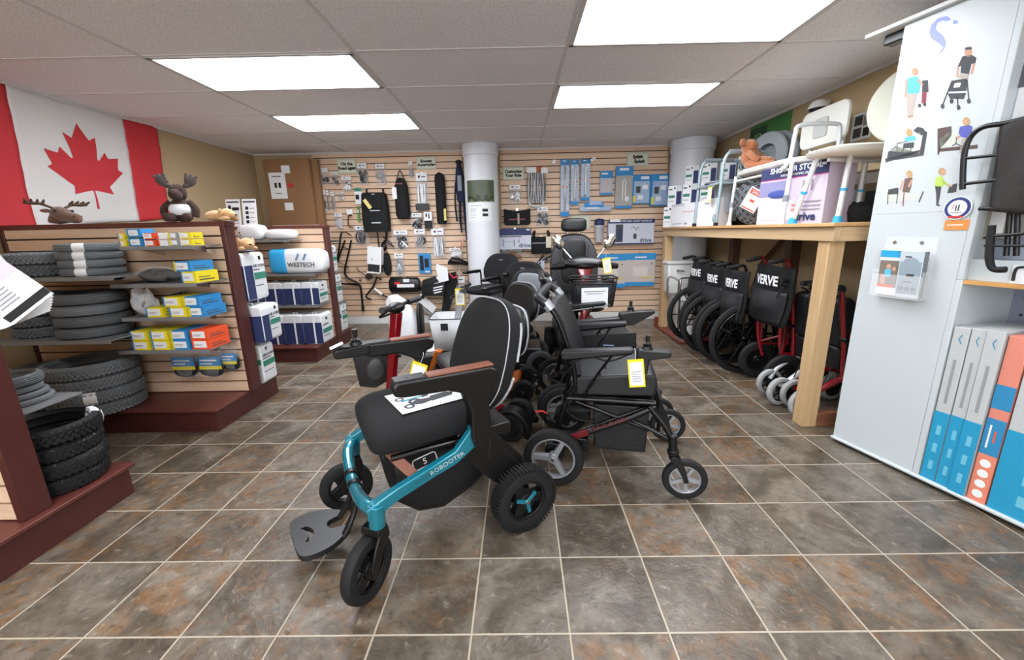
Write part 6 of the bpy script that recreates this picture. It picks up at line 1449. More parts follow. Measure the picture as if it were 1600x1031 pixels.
bay_box(.516,.575,.745,'wider white and teal carton third from the left in the bottom bay','w',y0=-.008)
bay_box(.578,.640,.735,'salmon pink and blue carton with round pictures in the bottom bay','p')
bay_box(.644,.85,.78,'broad white and teal carton at the right edge of the picture','w')
# bed rail with pouch, hung in the bay
t = thing('bed_rail','black tubular bed rail with a dark cloth pouch hanging at the right edge','bed rail',CO,CRZ)
def q3(px, py, off): s_, z_ = cp(px,py,off); return (s_,-off if 0 else -off,z_)
OFF = .05
def q3(px, py, off=OFF):
    d = ray(px,py); o = CO-cn*0; 
    # plane in front of the cabinet by off
    nrm = Vector((math.cos(CRZ+PI/2),math.sin(CRZ+PI/2),0)); o = CO-nrm*off; k = o.dot(nrm)/d.dot(nrm); P = d*k-CO; P.z = d.z*k+H
    return (P.x*cd.x+P.y*cd.y, P.x*nrm.x+P.y*nrm.y, P.z)
m = MB(); m.tube([q3(1640,180),q3(1600,186),q3(1570,193),q3(1538,198),q3(1518,212),q3(1508,235),q3(1505,262),q3(1504,296)],.010,n=12,smooth=4)
m.tube([q3(1502,248),q3(1562,242)],.006); m.tube([q3(1500,288),q3(1560,281)],.007); m.tube([q3(1530,326),q3(1640,326)],.008); m.tube([q3(1566,194),q3(1548,330)],.006)
m.tube([q3(1578,330,.03),q3(1572,400,.03)],.009); m.tube([q3(1590,330,.03),q3(1588,400,.03)],.009); m.tube([q3(1538,370),q3(1600,365)],.006); m.tube([q3(1538,384),q3(1600,384)],.005)
part('frame', m, BLK, t)
m = MB(); m.tube([q3(1550,352),q3(1547,380),q3(1546,405),q3(1552,420),q3(1572,421)],[.012,.013,.013,.012,.012],n=12,smooth=4); part('curved_grip', m, RUB, t)
m = MB(); a = [q3(1568,196,.058),q3(1700,150,.058),q3(1700,345,.058),q3(1549,330,.058)]
def bil(u,v):
    A,B,C_,D = [Vector(p) for p in a]; P = A.lerp(B,u).lerp(D.lerp(C_,u),v); P.y -= .014*math.sin(PI*u)*math.sin(PI*v)+.004*math.sin(9*u+6*v); return P
m.sheet(bil,14,14); part('pouch', m, mat('dark_brown_cloth','2a2624',.8,bump=(20,.6,.01)), t, solid=.006)
# packs hanging on the grey back
def bay_pack(px0, py0, px1, py1, label, mats, off=-.098, cat='packet', d=.045, name='hanging_packet', rects=()):
    A = q3(px0,py0,off); B = q3(px1,py1,off)
    t = thing(name, label, cat, CO, CRZ)
    x0, x1 = min(A[0],B[0]), max(A[0],B[0]); z0, z1 = min(A[2],B[2]), max(A[2],B[2])
    m = MB(); m.prism(rrect(x0,z0,x1,z1,min(.015,(z1-z0)*.2)),'xz',A[1]-d,A[1]+.0)
    for u0,v0,u1,v1,mi in rects: m.box((x0+(x1-x0)*u0,A[1]-d-.0015,z0+(z1-z0)*v0),(x0+(x1-x0)*u1,A[1]-d+.001,z0+(z1-z0)*v1),mi)
    part('pack', m, mats, t, bevel=.004); return t
bay_pack(1575,40,1640,130,'orange and grey packaged accessory at the top right edge',[mat('grey_pack','5a5c60',.5),mat('rust_print','b4622e',.6),PAP],rects=[(.1,.62,1,.99,1),(.3,.3,.6,.5,2),(0,0,1,.12,0)])
bay_pack(1563,140,1640,215,'clear and white blister pack hanging above the bed rail',[mat('pack_white','a9aebb',.35),mat('pack_red','a05a60',.6),PAP],rects=[(.25,.1,.35,.8,1),(.45,.05,.9,.9,2)])
bay_pack(1525,300,1600,372,'beige and dark blister pack behind the bed rail',[mat('beige_pack','9c988c',.4),DGRYP,PAP],rects=[(.1,.15,.3,.9,1),(.5,.1,.75,.8,2)])
t = thing('product_card','small white card with a black loop picture standing on the cabinet shelf','card',CO,CRZ)
A = q3(1576,440,-.002); m = MB(); m.box((A[0],.005,.9735),(A[0]+.14,.012,1.045),0); m.tube([(A[0]+.012,.0,.985),(A[0]+.012,.0,1.03),(A[0]+.03,.0,1.04),(A[0]+.07,.0,1.035),(A[0]+.09,.0,1.0)],.005,n=6,smooth=3,mi=1); m.box((A[0]+.05,.001,1.0),(A[0]+.12,.006,1.012),1); part('card', m, [PAP,BLKP], t)
# ---------------------------------------------------------------- goods hung on the slatted back wall
YW = YS            # board faces
def R4(px0, py0, px1, py1, Y=None):
    Y = Y or YW-.03
    a, b = onY(px0,py0,Y), onY(px1,py1,Y); return a.x, b.x, b.z, a.z
def hook(parent, x, z, y0, y1):
    m = MB(); m.tube([(x,y1,z),(x,y0,z),(x,y0-.006,z+.010)],.0028,n=6); m.box((x-.012,y1-.004,z-.02),(x+.012,y1,z+.012)); return part('hook', m, CHR, parent)
def base(name, label, cat, px0, py0, px1, py1, dep=.05, group=None, hk=True):
    x0, x1, z0, z1 = R4(px0,py0,px1,py1,YW-dep)
    cx = (x0+x1)/2
    t = thing(name, label, cat, (cx, YW-.002, z1), 0, group)
    if hk: hook(t, 0, -.004, -dep-.01, 0)
    return t, x1-x0, z1-z0
def sign(px0, py0, px1, py1, words, label, sz=.045):
    t, w, h_ = base('shop_sign',label,'sign',px0,py0,px1,py1,.02,None,False)
    part('board', MB().box((-w/2,-.020,-h_),(w/2,-.014,0)).mix(1).box((-w/2+.008,-.021,-h_+.008),(w/2-.008,-.0195,-h_+.011)).box((-w/2+.008,-.021,-.011),(w/2-.008,-.0195,-.008)).box((-w/2+.008,-.021,-h_+.008),(-w/2+.011,-.0195,-.008)).box((w/2-.011,-.021,-h_+.008),(w/2-.008,-.0195,-.008)), [mat('sage_card','d3d6c4',.7),mat('sage_dark','5b6652',.7)], t, bevel=.001)
    part('stand', MB().box((-.02,-.014,-h_+.02),(.02,0,-.02)), CHR, t)
    if words: text('lettering',words,sz,FY(0,-.0215,-h_/2),BLKP,t,bold=.0028,ext=.0004)
sign(526,248,558,271,'On the\nRoad again','pale green sign reading On the Road again',.052)
sign(650,245,682,264,'Scooter\nAccessories','pale green sign reading Scooter Accessories',.046)
sign(785,261,819,281,'Customize\nYour Ride','pale green sign reading Customize Your Ride beside the column',.050)
sign(980,238,1013,259,'Splish\n   Splash','pale green sign reading Splish Splash',.056)
sign(893,337,922,358,'','blank pale green sign behind the headrest of the captain seat')
CLR = film('wall_bag_film',.17,'d8d8dc',.10,45)
def small_bag(px0, py0, px1, py1, label, dark=.6, hdr=PAP, cont=None, seed=0, kind=0, group=None, dep=.055):
    """clear bag: white header card, lumpy contents, film"""
    t, w, h_ = base('accessory_packet',label,'packet',px0,py0,px1,py1,dep,group)
    q = random.Random(seed); m = MB(); m.box((-w*.42,-dep+.010,-h_*.22),(w*.42,-dep+.014,-.0),0); m.box((-w*.25,-dep+.0094,-h_*.14),(-w*.1,-dep+.011,-h_*.07),1); m.box((-.0*w,-dep+.0094,-h_*.12),(w*.3,-dep+.011,-h_*.09),1)
    part('header_card', m, [hdr,DGRYP], t)
    m = MB(); c = cont or [BLK,SIL]
    n = 9+q.randrange(3)
    for i in range(n):
        x, z = q.uniform(-.28,.28)*w, -h_*q.uniform(.42,.86)
        if kind == 1:
            m.tube([(x,-dep+.02,-h_*.3),(x*1.2+q.uniform(-.1,.1)*w,-dep+.016,-h_*.6),(x*.9+q.uniform(-.12,.12)*w,-dep+.02,-h_*.92)],w*.05,n=7,smooth=3,mi=i%2)
        elif kind == 2:
            m.tube([(x,-dep+.02,z),(x+w*.15,-dep+.015,z+.03),(x+w*.05,-dep+.02,z+.06),(x-w*.12,-dep+.018,z+.02)],w*.045,n=7,smooth=3,closed=True,mi=i%2)
        else:
            if i%2: m.ell((x,-dep+.024,z),(w*q.uniform(.14,.24),.014,h_*q.uniform(.08,.16)),n=12,m=8,mi=0)
            else: m.tube([(x-w*.15,-dep+.02,z),(x,-dep+.012,z+h_*.12),(x+w*.15,-dep+.02,z-h_*.05)],w*.06,n=7,smooth=3,mi=1 if q.random() > dark else 0)
    if kind == 3: m.ell((0,-dep+.024,-h_*.66),(w*.36,.018,h_*.25),n=20,m=10,mi=0)
    part('contents', m, c, t)
    m = MB(); rr = [q.uniform(-1,1) for _ in range(200)]
    for sg in (-1,1):
        m.sheet(lambda u,v: ((u-.5)*w, -dep+.020+sg*(.018*math.sin(PI*u)*min(1,v*3.3)*(1.1-.6*v)+.0015*rr[int(u*8)*10+int(v*8)]), -h_*(.0+v)), 9, 9)
    part('plastic_bag', m, CLR, t)
    return t
g = None
small_bag(496,263,515,288,'small bag of black and silver clamps beside the carton, upper left of the slatted wall',seed=1)
small_bag(516,268,530,289,'small bag of dark fittings left of the On the Road again sign',seed=2)
small_bag(531,276,551,299,'clear bag with white card and grey parts just below the On the Road again sign',.3,seed=3,cont=[PAP,DKG])
small_bag(556,255,576,289,'clear bag with a black round mirror right of the On the Road again sign',seed=4,kind=3)
small_bag(584,256,604,289,'clear bag of grey metal parts left of the tall black pannier',.1,seed=5,cont=[GRYP,ALU])
small_bag(493,296,511,331,'clear bag with a large dark round item in front of the carton edge',seed=6,kind=3,cont=[DKG,SIL])
small_bag(508,297,516,330,'thin clear bag of silver strips, second in the front group by the carton',seed=7,kind=1,cont=[ALU,BLK])
small_bag(515,299,525,330,'thin clear bag of black straps, third in the front group by the carton',seed=8,kind=1)
small_bag(521,333,537,358,'clear bag with white tool on the wall left of the cable lock',.1,seed=9,kind=1,cont=[PAP,GRYP])
small_bag(552,353,577,382,'clear bag of black gloves below the left of the backpack',seed=10,kind=1,cont=[BLK,DKG])
small_bag(612,360,640,391,'clear bag with black and white fittings right of the backpack straps',.3,seed=11,cont=[BLK,PAP])
small_bag(645,358,667,394,'clear bag of dark looped cables beneath the small speaker pouch',seed=12,kind=2,cont=[BLK,SIL])
small_bag(671,357,697,403,'tall clear bag of long white and silver tubes',.2,seed=13,kind=1,cont=[PAP,ALU])
small_bag(614,396,633,429,'clear bag with a grey padded part above the red and black pouch',.1,seed=14,kind=3,cont=[GRYP,PAP])
small_bag(641,333,661,360,'black oval pouch under a clear header near the silver grip bag',seed=15,kind=3)
small_bag(647,270,672,327,'large shiny silver and clear bag in the middle above a black box',.0,seed=16,kind=1,cont=[ALU,PAP])
small_bag(637,252,646,278,'narrow grey strip packet left of the Scooter Accessories sign',.1,seed=17,cont=[GRYP,GRYP])
small_bag(794,289,815,319,'pale packet with a chrome clip below the Customize Your Ride sign',.0,seed=18,cont=[CHR,PAP])
small_bag(838,324,858,353,'packet with red and white card and dark bell below the long silver net',.4,hdr=PAP,seed=19,cont=[DKG,SIL])
small_bag(700,388,722,404,'small pale packet hanging near the orange flag tip',.0,seed=20,cont=[PAP,PAP])
small_bag(527,300,538,312,'tiny white card packet hanging left of the green card',.0,seed=21,cont=[PAP,GRYP])
def wcard(px0, py0, px1, py1, label, mats, rects, cat='packet', name='carded_item', dep=.03, th=.012, rot=0, hk=True, extra=None):
    t, w, h_ = base(name,label,cat,px0,py0,px1,py1,dep,None,hk)
    if rot: t.rotation_euler = (0,rot,0)
    m = MB(); m.box((-w/2,-dep,-h_),(w/2,-dep+th,0),0)
    for u0,v0,u1,v1,mi in rects: m.box((-w/2+w*u0,-dep-.0016-.0003*mi,-h_*v1),(-w/2+w*u1,-dep+.001,-h_*v0),mi)
    if extra: extra(m,w,h_,dep)
    part('card', m, mats, t, bevel=.001); return t, w, h_
wcard(553,294,567,319,'white and green carded item left of the backpack top',[PAP,GRNP,BLKP],[(.0,.0,1,.2,1),(.1,.4,.6,.7,2)])
wcard(557,323,563,346,'narrow green packet tucked behind the left side of the backpack',[mat('leaf_green','5a9a48',.6),PAP],[(.2,.2,.8,.4,1)])
wcard(497,356,505,375,'black and white card behind the far gondola end',[BLKP,PAP],[(.1,.1,.8,.3,1),(.1,.6,.8,.9,1)])
wcard(641,332,661,335,'x','x',[]) if 0 else None
wcard(662,331,676,357,'white card pack with a black square pouch at its bottom',[PAP,BLKP],[(0,.52,1,1,1),(.2,.1,.4,.3,1),(.55,.1,.7,.4,1)],dep=.06,th=.04)
wcard(649,318,670,328,'black box base below the shiny silver bag',[BLK,DKG],[],dep=.07,th=.05)
wcard(653,396,674,427,'bright blue framed pack of two black straps',[LBLU,BLKP,PAP],[(.12,.12,.42,.85,1),(.5,.25,.85,.7,1),(.5,.88,.9,.95,2)])
# backpack with tag and straps
t, w, h_ = base('backpack','large black backpack pannier with two reflective strips and a yellow tag','bag',561,301,607,362,.16)
m = MB(); m.loft([[ (x*wx, -.03-.13*dd, z) for x,dd in ((-1,.1),(-1.02,.5),(-.95,.9),(-.6,1.05),(0,1.1),(.6,1.05),(.95,.9),(1.02,.5),(1,.1),(0,0))] for z,wx in ((0,w*.40),(-.02,w*.46),(-h_*.3,w*.5),(-h_*.7,w*.52),(-h_*.95,w*.5),(-h_,w*.46))]); part('bag_body', m, FAB, t)
m = MB(); m.box((-w*.30,-.185,-h_*.40),(w*.34,-.176,-h_*.08)); part('front_pocket', m, FAB, t, bevel=.006)
m = MB(); m.box((-w*.12,-.187,-h_*.47),(w*.26,-.176,-h_*.445)); m.box((-w*.1,-.187,-h_*.78),(w*.26,-.176,-h_*.75)); m.box((.0,-.19,-h_*.055),(w*.12,-.18,-h_*.04)); part('reflective_strip', m, mat('reflective_grey','b8bcc0',.4), t, label='pale reflective strip')
for s in (-1,1): m = MB(); m.tube([(s*w*.32,-.04,.055),(s*w*.33,-.05,0),(s*w*.34,-.06,-.05)],.02,n=8,flat=(1,.5)); part('hanging_strap', m, BLK, t)
m = MB(); m.tube([(.0,-.10,-h_+.01),(.0,-.09,-h_-.14),(.0,-.08,-h_-.2)],.018,n=8,flat=(1,.4)); m.tube([(w*.38,-.10,-h_+.01),(w*.3,-.08,-h_-.10),(w*.12,-.06,-h_-.19)],.018,n=8,flat=(1,.4)); part('lower_strap', m, BLK, t)
m = MB(); m.box((-.022,-.004,-.13),(.022,0,.0)); 
tg = part('yellow_tag', m, mat('pale_yellow_card','dccb7a',.7), t, label='pale yellow tag'); tg.location = (-w*.30,-.188,-h_*.18); tg.rotation_euler = (0,-.6,0)
t, w, h_ = base('pannier_bag','tall narrow black bag with a loop handle and a white tag','bag',612,277,640,341,.14)
m = MB(); m.loft([[ (wx*math.cos(a), -.075-.065*math.copysign(abs(math.sin(a))**.7,math.sin(a))*k, z) for a in [2*PI*i/20 for i in range(20)]] for z,wx,k in ((0,w*.10,.4),(-.03,w*.30,.8),(-.10,w*.44,1),(-h_*.5,w*.49,1),(-h_*.9,w*.50,1),(-h_*.99,w*.40,.9))]); part('bag_body', m, FAB, t)
m = MB(); m.tube([(-w*.3,-.08,-.05),(-w*.12,-.08,.05),(0,-.08,.085),(w*.12,-.08,.05),(w*.3,-.08,-.05)],.007,n=8,smooth=4); part('loop_handle', m, BLK, t)
m = MB(); m.box((-w*.54,-.152,-h_*.52),(-w*.24,-.146,-h_*.24)); part('white_tag', m, PAP, t)
m = MB(); m.box((-w*.28,-.144,-h_*.17),(w*.2,-.141,-h_*.14)); part('faint_red_print', m, mat('dim_red_print','7a2a2c',.5), t)
t, w, h_ = base('pannier_bag','long black cane bag hanging left of the navy jacket','bag',677,269,698,350,.10)
m = MB(); m.loft([[ (wx*math.cos(a), -.055-.045*math.sin(a)*k, z) for a in [2*PI*i/18 for i in range(18)]] for z,wx,k in ((0,w*.12,.4),(-.025,w*.42,.9),(-.07,w*.5,1),(-h_*.5,w*.50,1),(-h_*.93,w*.50,1),(-h_,w*.38,.8))]); part('bag_body', m, FAB, t)
m = MB(); m.box((w*.30,-.112,-h_*.93),(w*.52,-.106,-h_*.70)); part('pale_tag', m, mat('pale_yellow_card','dccb7a',.7), t)
# navy leg garment with orange flag
t, w, h_ = base('leg_garment','dark navy blue strapped garment hanging against the edge of the white column','garment',706,253,731,375,.10)
m = MB(); m.loft([[ (x0+wx*math.cos(a), -.06-.04*math.sin(a), z) for a in [2*PI*i/14 for i in range(14)]] for z,x0,wx in ((0,0,w*.1),(-h_*.08,0,w*.25),(-h_*.25,.01,w*.42),(-h_*.45,.02,w*.40),(-h_*.5,.02,w*.34))]); part('upper_cloth', m, NAVY, t)
m = MB(); m.box((-w*.12,-.108,-h_*.36),(w*.2,-.100,-h_*.17)); part('pale_patch', m, mat('patch_grey','8b909a',.7), t)
for s in (-1,1):
    m = MB(); m.tube([(.02+s*w*.16,-.06,-h_*.48),(.02+s*w*.2,-.065,-h_*.7),(.02+s*w*(.26 if s > 0 else .14),-.06,-h_*(1.0 if s > 0 else .90))],[w*.2,w*.2,w*.13],n=12,smooth=4,flat=(1,.5)); part('trouser_leg', m, NAVY, t)
m = MB(); m.tube([(-w*.3,-.08,-h_*.25),(-w*.42,-.08,-h_*.5),(-w*.36,-.06,-h_*.75)],.012,n=8,smooth=3); m.tube([(w*.2,-.09,-h_*.2),(w*.5,-.08,-h_*.35),(w*.4,-.06,-h_*.6)],.014,n=8,smooth=3); m.ell((0,-.07,.0),(.04,.03,.03)); part('strap', m, BLK, t)
t, w, h_ = base('flag_pole','orange flag tip on a white pole low at the edge of the column','flag pole',712,372,728,440,.05,None,False)
m = MB(); m.tube([(w*.4,-.05,0),(-w*.5,-.04,-h_)],.006,n=8); part('pole', m, WHT, t)
m = MB(); m.add([(w*.5,-.052,.0),(w*.1,-.052,-.16),(-w*.02,-.05,-.14),(w*.3,-.05,.0)],[(0,1,2,3)]); part('orange_tip', m, mat('orange_cloth','e0603a',.7), t, solid=.004)
# cable lock, fold mirror
t, w, h_ = base('hook_bar','white carded black hook bar left of the backpack','carded item',541,327,553,353,.05)
part('card', MB().box((-w*.5,-.05,-h_*.30),(w*.5,-.046,0)), PAP, t); m = MB(); m.tube([(w*.35,-.05,-h_*.34),(-w*.2,-.05,-h_*.40),(-w*.4,-.05,-h_*.7),(-w*.35,-.05,-h_),(w*.3,-.05,-h_*1.1)],.007,n=8,smooth=4); part('hook_bar', m, BLK, t)
t, w, h_ = base('mirror_arm','small black oval mirror on a thin arm below the backpack','mirror',556,416,582,438,.05,None,False)
m = MB(); m.tube([(-w*.45,-.03,0),(-w*.4,-.05,-h_*.25),(w*.1,-.05,-h_*.65)],.006,n=8,smooth=3); part('arm', m, BLKM, t); m = MB(); m.ell((w*.3,-.05,-h_*.72),(w*.24,.012,h_*.22),n=18,m=10); part('mirror_head', m, DKG, t)
# box with black round bag
t, w, h_ = base('round_bag','black rounded pouch behind the white card box below the backpack','bag',597,395,612,430,.05)
part('pouch', MB().ell((0,-.035,-h_*.5),(w*.55,.028,h_*.52),n=20,m=12,e=.8), FAB, t)
t, w, h_ = base('card_box','white carton with dark open lower part tilted below the backpack','box',574,386,600,427,.16)
t.rotation_euler = (0,.12,0)
m = MB(); m.box((-w/2,-.16,-h_*.66),(w/2,-.06,0),0); m.box((-w*.45,-.15,-h_*.97),(w*.45,-.07,-h_*.66),1); m.box((-w*.5,-.16,-h_),(w*.5,-.15,-h_*.95),0); m.box((w*.4,-.16,-h_),(w*.5,-.15,-h_*.66),0); m.box((-w*.2,-.1615,-h_*.5),(-w*.1,-.159,-h_*.44),2); part('carton', m, [PAP,DKG,GRYP], t, bevel=.002)
t, w, h_ = base('clamp_fitting','black and silver metal clamp with strap under the backpack','fitting',592,370,615,391,.05)
m = MB(); m.tube([(-w*.4,-.05,-h_*.9),(-w*.1,-.06,-h_*.3),(w*.5,-.05,-h_*.7)],.013,n=8,smooth=3); m.tube([(-w*.2,-.05,0),(w*.2,-.06,-h_*.3),(w*.55,-.05,-h_*.75)],.010,n=8); m.ell((-w*.2,-.05,-h_*.75),(w*.22,.03,h_*.3)); part('clamp', m, BLKM, t)
# black tube crutch holder
t, w, h_ = base('crutch_holder','black bent tubular crutch holder frame hanging on the left of the slatted wall','holder',526,362,568,485,.06,None,False)
P = lambda px, py, d=.05: (onY(px,py,YW-d).x-t.location[0], -d+.002, onY(px,py,YW-d).z-t.location[2])
m = MB(); m.tube([P(539,375),P(527,409),P(540,414),P(549,375)],.011,n=10); m.tube([P(533,364),P(539,362),P(549,368)],.007); m.tube([P(534,386),P(546,389)],.006); m.tube([P(533,364),P(527,409)],.011); m.tube([P(540,414),P(539,427),P(545,435),P(561,444),P(565,460),P(567,484)],.014,n=10,smooth=4); m.tube([P(533,443),P(561,445)],.012)
part('frame', m, BLKM, t); m = MB(); m.cyl(P(563,438),P(563,436,.10),.018); m.cyl(P(543,417),P(543,417,.1),.014); part('knob', m, BLK, t); m = MB(); m.cyl(P(567,478),P(567,486),.019); part('foot', m, RUB, t)
t, w, h_ = base('folding_cane','folded black cane with a white sleeve hanging diagonally below the mirror','cane',570,430,622,474,.06,None,False)
P = lambda px, py, d=.05: (onY(px,py,YW-d).x-t.location[0], -d+.002, onY(px,py,YW-d).z-t.location[2])
m = MB(); m.tube([P(572,462),P(583,448),P(589,433),P(596,437)],.012,n=10); m.tube([P(571,463),P(575,466),P(580,468)],.012); m.tube([P(583,450),P(600,462),P(622,474)],.012,n=10); part('cane', m, BLKM, t)
m = MB(); m.cyl(P(585,451),P(597,460),.018); part('white_sleeve', m, PAP, t)
# pouch, frames
t, w, h_ = base('bagged_pouch','long black and red printed pouch in a clear bag low on the wall','bag',606,434,655,458,.14)
m = MB(); m.loft([[ (x, -.075-.06*math.cos(a), -h_*.5+h_*.5*math.copysign(abs(math.sin(a))**.7,math.sin(a))*k) for a in [2*PI*i/16 for i in range(16)]] for x,k in ((-w*.5,.7),(-w*.46,1),(0,1),(w*.44,.95),(w*.5,.7))]); part('pouch', m, BLK, t)
m = MB(); m.box((-w*.22,-.138,-h_*.62),(w*.35,-.132,-h_*.42),0); m.box((-w*.30,-.139,-h_*.42),(-w*.1,-.132,-h_*.28),1); m.box((-.0,-.14,-h_*.3),(w*.2,-.134,-h_*.1),0); part('print', m, [PAP,REDP], t)
# clutter between pouch and column
t, w, h_ = base('folded_seat_pack','black and white folded walker seat pack hanging low beside the white column','pack',652,406,698,455,.12,None,False)
P = lambda px, py, d=.1: (onY(px,py,YW-d).x-t.location[0], -d+.002, onY(px,py,YW-d).z-t.location[2])
def poly3(m, pts, d0, d1, mi=0):
    a = [P(x,y,d0) for x,y in pts]; b = [P(x,y,d1) for x,y in pts]; n = len(a)
    m.add(a+b, [(i,(i+1)%n,n+(i+1)%n,n+i) for i in range(n)]+[tuple(range(n-1,-1,-1)),tuple(range(n,2*n))], mi)
m = MB(); poly3(m,[(661,437),(684,430),(696,440),(693,462),(660,462),(657,450)],.04,.16,0); poly3(m,[(661,437),(680,432),(686,440),(662,448)],.14,.19,0); part('black_pack', m, BLK, t, bevel=.004)
m = MB(); poly3(m,[(682,412),(699,418),(701,438),(678,444),(676,440),(684,430),(681,420)],.06,.17,0); poly3(m,[(677,449),(692,446),(692,448),(677,451)],.155,.17,0); poly3(m,[(677,453),(691,450),(691,452),(677,455)],.155,.17,0); poly3(m,[(678,457),(690,454),(690,456),(678,459)],.155,.17,0); part('white_flap', m, PAP, t)
t, w, h_ = base('carded_item','tilted white and grey booklet pack leaning out below the black folded pack','packet',650,452,680,488,.09,None,False)
P = lambda px, py, d=.1: (onY(px,py,YW-d).x-t.location[0], -d+.002, onY(px,py,YW-d).z-t.location[2])
m = MB(); poly3(m,[(658,458),(682,480),(676,490),(650,468)],.05,.085,0); poly3(m,[(660,460),(664,464),(661,468),(657,464)],.08,.087,1); poly3(m,[(650,470),(675,491),(674,495),(649,474)],.03,.08,2); part('booklet', m, [PAP,BLKP,GRYP], t)
t, w, h_ = base('cane_bag','long black sleeve bag hanging down behind the silver scooter handlebar','bag',690,425,712,493,.09,None,False)
P = lambda px, py, d=.1: (onY(px,py,YW-d).x-t.location[0], -d+.002, onY(px,py,YW-d).z-t.location[2])
m = MB(); poly3(m,[(698,428),(712,424),(715,440),(706,470),(702,486),(694,490),(690,486),(694,455)],.03,.10,0); part('sleeve', m, FAB, t, bevel=.004)
m = MB(); m.tube([P(703,428,.12),P(708,434,.12),P(716,432,.12)],.012,n=8); part('red_light', m, mat('red_plastic','c8203a',.4), t, label='bright red strap end')
small_bag(704,432,730,478,'clear bag of papers and white parts behind the silver scooter handlebar',.0,seed=33,kind=1,cont=[PAP,GRYP])
t, w, h_ = base('saddle_pack','black pointed saddle shaped item sticking out toward the column','accessory',698,402,734,420,.16,None,False)
m = MB(); m.loft([[ (x, -.08-hy*math.cos(a), -h_*.5+zc+hz*math.sin(a)) for a in [2*PI*i/14 for i in range(14)]] for x,hy,hz,zc in ((-w*.5,.02,.02,0),(-w*.3,.07,.05,.03),(0,.07,.045,.02),(w*.3,.04,.03,-.01),(w*.52,.01,.015,-.02))]); part('saddle', m, BLK, t)
# right section
t, w, h_ = base('bungee_net','bundle of long silver grey elastic cords in a net with orange and white header cards','cord bundle',823,262,853,323,.06)
m = MB()
for k in range(14):
    x = -w*.42+w*.84*k/13; q = rnd.uniform(-.012,.012)
    m.tube([(x*.85,-.045+.012*math.sin(k*2),-h_*.12),(x+q,-.055-.01*math.cos(k*3),-h_*.5),(x*.95-q,-.05,-h_*.9)],.0075,n=6,smooth=3,mi=k%2)
m.tube([(-w*.42,-.05,-h_*.86),(-w*.3,-.055,-h_*.96),(0,-.055,-h_),(w*.3,-.055,-h_*.96),(w*.42,-.05,-h_*.86)],.012,n=8,smooth=3,mi=0); m.tube([(-w*.45,-.05,-h_*.9),(-w*.49,-.05,-h_*.5),(-w*.45,-.05,-h_*.12)],.006,mi=1); m.tube([(w*.45,-.05,-h_*.9),(w*.49,-.05,-h_*.5),(w*.45,-.05,-h_*.12)],.006,mi=1)
part('cords', m, [mat('silver_cord','c4c7ca',.4,.2),mat('dark_cord','6e7276',.5)], t)
m = MB(); m.box((-w*.5,-.068,-h_*.13),(w*.0,-.06,-.0),0); m.box((w*.0,-.070,-h_*.10),(w*.3,-.062,h_*.02),1); m.box((w*.25,-.072,-h_*.15),(w*.6,-.064,-h_*.02),0); part('header_card', m, [PAP,mat('rust_card','b35a3a',.7)], t)
t, w, h_ = base('saddle_bag','wide black pouch with faint red print and a small tag','bag',787,326,829,351,.10)
m = MB(); m.prism([(-w/2,-.0),(-w*.18,-.03),(w*.18,-.03),(w/2,-.0),(w*.5,-h_*.9),(w*.44,-h_),(-w*.44,-h_),(-w*.5,-h_*.9)],'xz',-.10,-.02); part('pouch', m, FAB, t, bevel=.012)
m = MB(); m.box((-w*.32,-.1025,-h_*.7),(w*.3,-.099,-h_*.62)); part('faint_red_print', m, mat('dim_red_print','7a2a2c',.5), t); m = MB(); m.box((.005,-.108,-h_*.95),(.028,-.104,-h_*.3)); part('tag', m, mat('tag_grey','a39c92',.7), t)
t, w, h_ = base('boxed_bed_handle','white and navy carton with line drawings hanging beside the column','box',779,358,830,389,.14)
m = MB(); m.box((-w/2,-.14,-h_),(w/2,-.02,0)); part('carton', m, mat('carton_pale','c9ccd6',.6), t, bevel=.002)
m = MB(); m.box((-w/2,-.1415,-h_*.32),(w/2,-.139,0),0); m.box((-w/2,-.1415,-h_*.40),(w*.2,-.139,-h_*.35),2); m.box((w*.36,-.142,-h_*.08),(w*.46,-.139,-h_*.02),1); m.box((-w*.38,-.1415,-h_*.85),(-w*.36,-.139,-h_*.5),2); m.box((-w*.04,-.1415,-h_*.85),(-w*.02,-.139,-h_*.5),2); m.box((-w*.36,-.1415,-h_*.62),(-w*.04,-.139,-h_*.60),3); m.box((.1*w,-.1415,-h_*.7),(w*.14,-.139,-h_*.5),3); part('print', m, [NAVYP,PAP,DGRYP,GRYP], t)
text('lettering','drive',.075,FY(w*.30,-.1425,-h_*.82),NAVYP,t,bold=.001)
t, w, h_ = base('saddle_bag','black square pouch on two hooks with a cream tag','bag',830,370,862,396,.09)
m = MB(); m.box((-w/2,-.09,-h_),(w/2,-.03,-.0)); part('pouch', m, FAB, t, bevel=.012); m = MB(); m.box((-w*.46,-.092,-h_*.40),(w*.3,-.089,-h_*.34)); part('reflective_strip', m, GRYP, t); m = MB(); m.box((w*.22,-.100,-h_*.65),(w*.48,-.094,-.0)); part('tag', m, CRM, t)
for s in (-1,1): m = MB(); m.tube([(s*w*.36,-.05,-.02),(s*w*.36,-.05,.05),(s*w*.28,-.05,.07)],.018,n=8,smooth=2); part('strap', m, BLK, t)
small_bag(782,390,818,404,'clear bag with brown stick item hanging under the white and navy carton',.0,seed=41,cont=[FILM2,mat('brown_stick','8a6a48',.6)],dep=.06)
t, w, h_ = base('folded_cane_set','cluster of folded black and silver canes low on the wall beside the big seat','canes',828,397,866,422,.08)
m = MB()
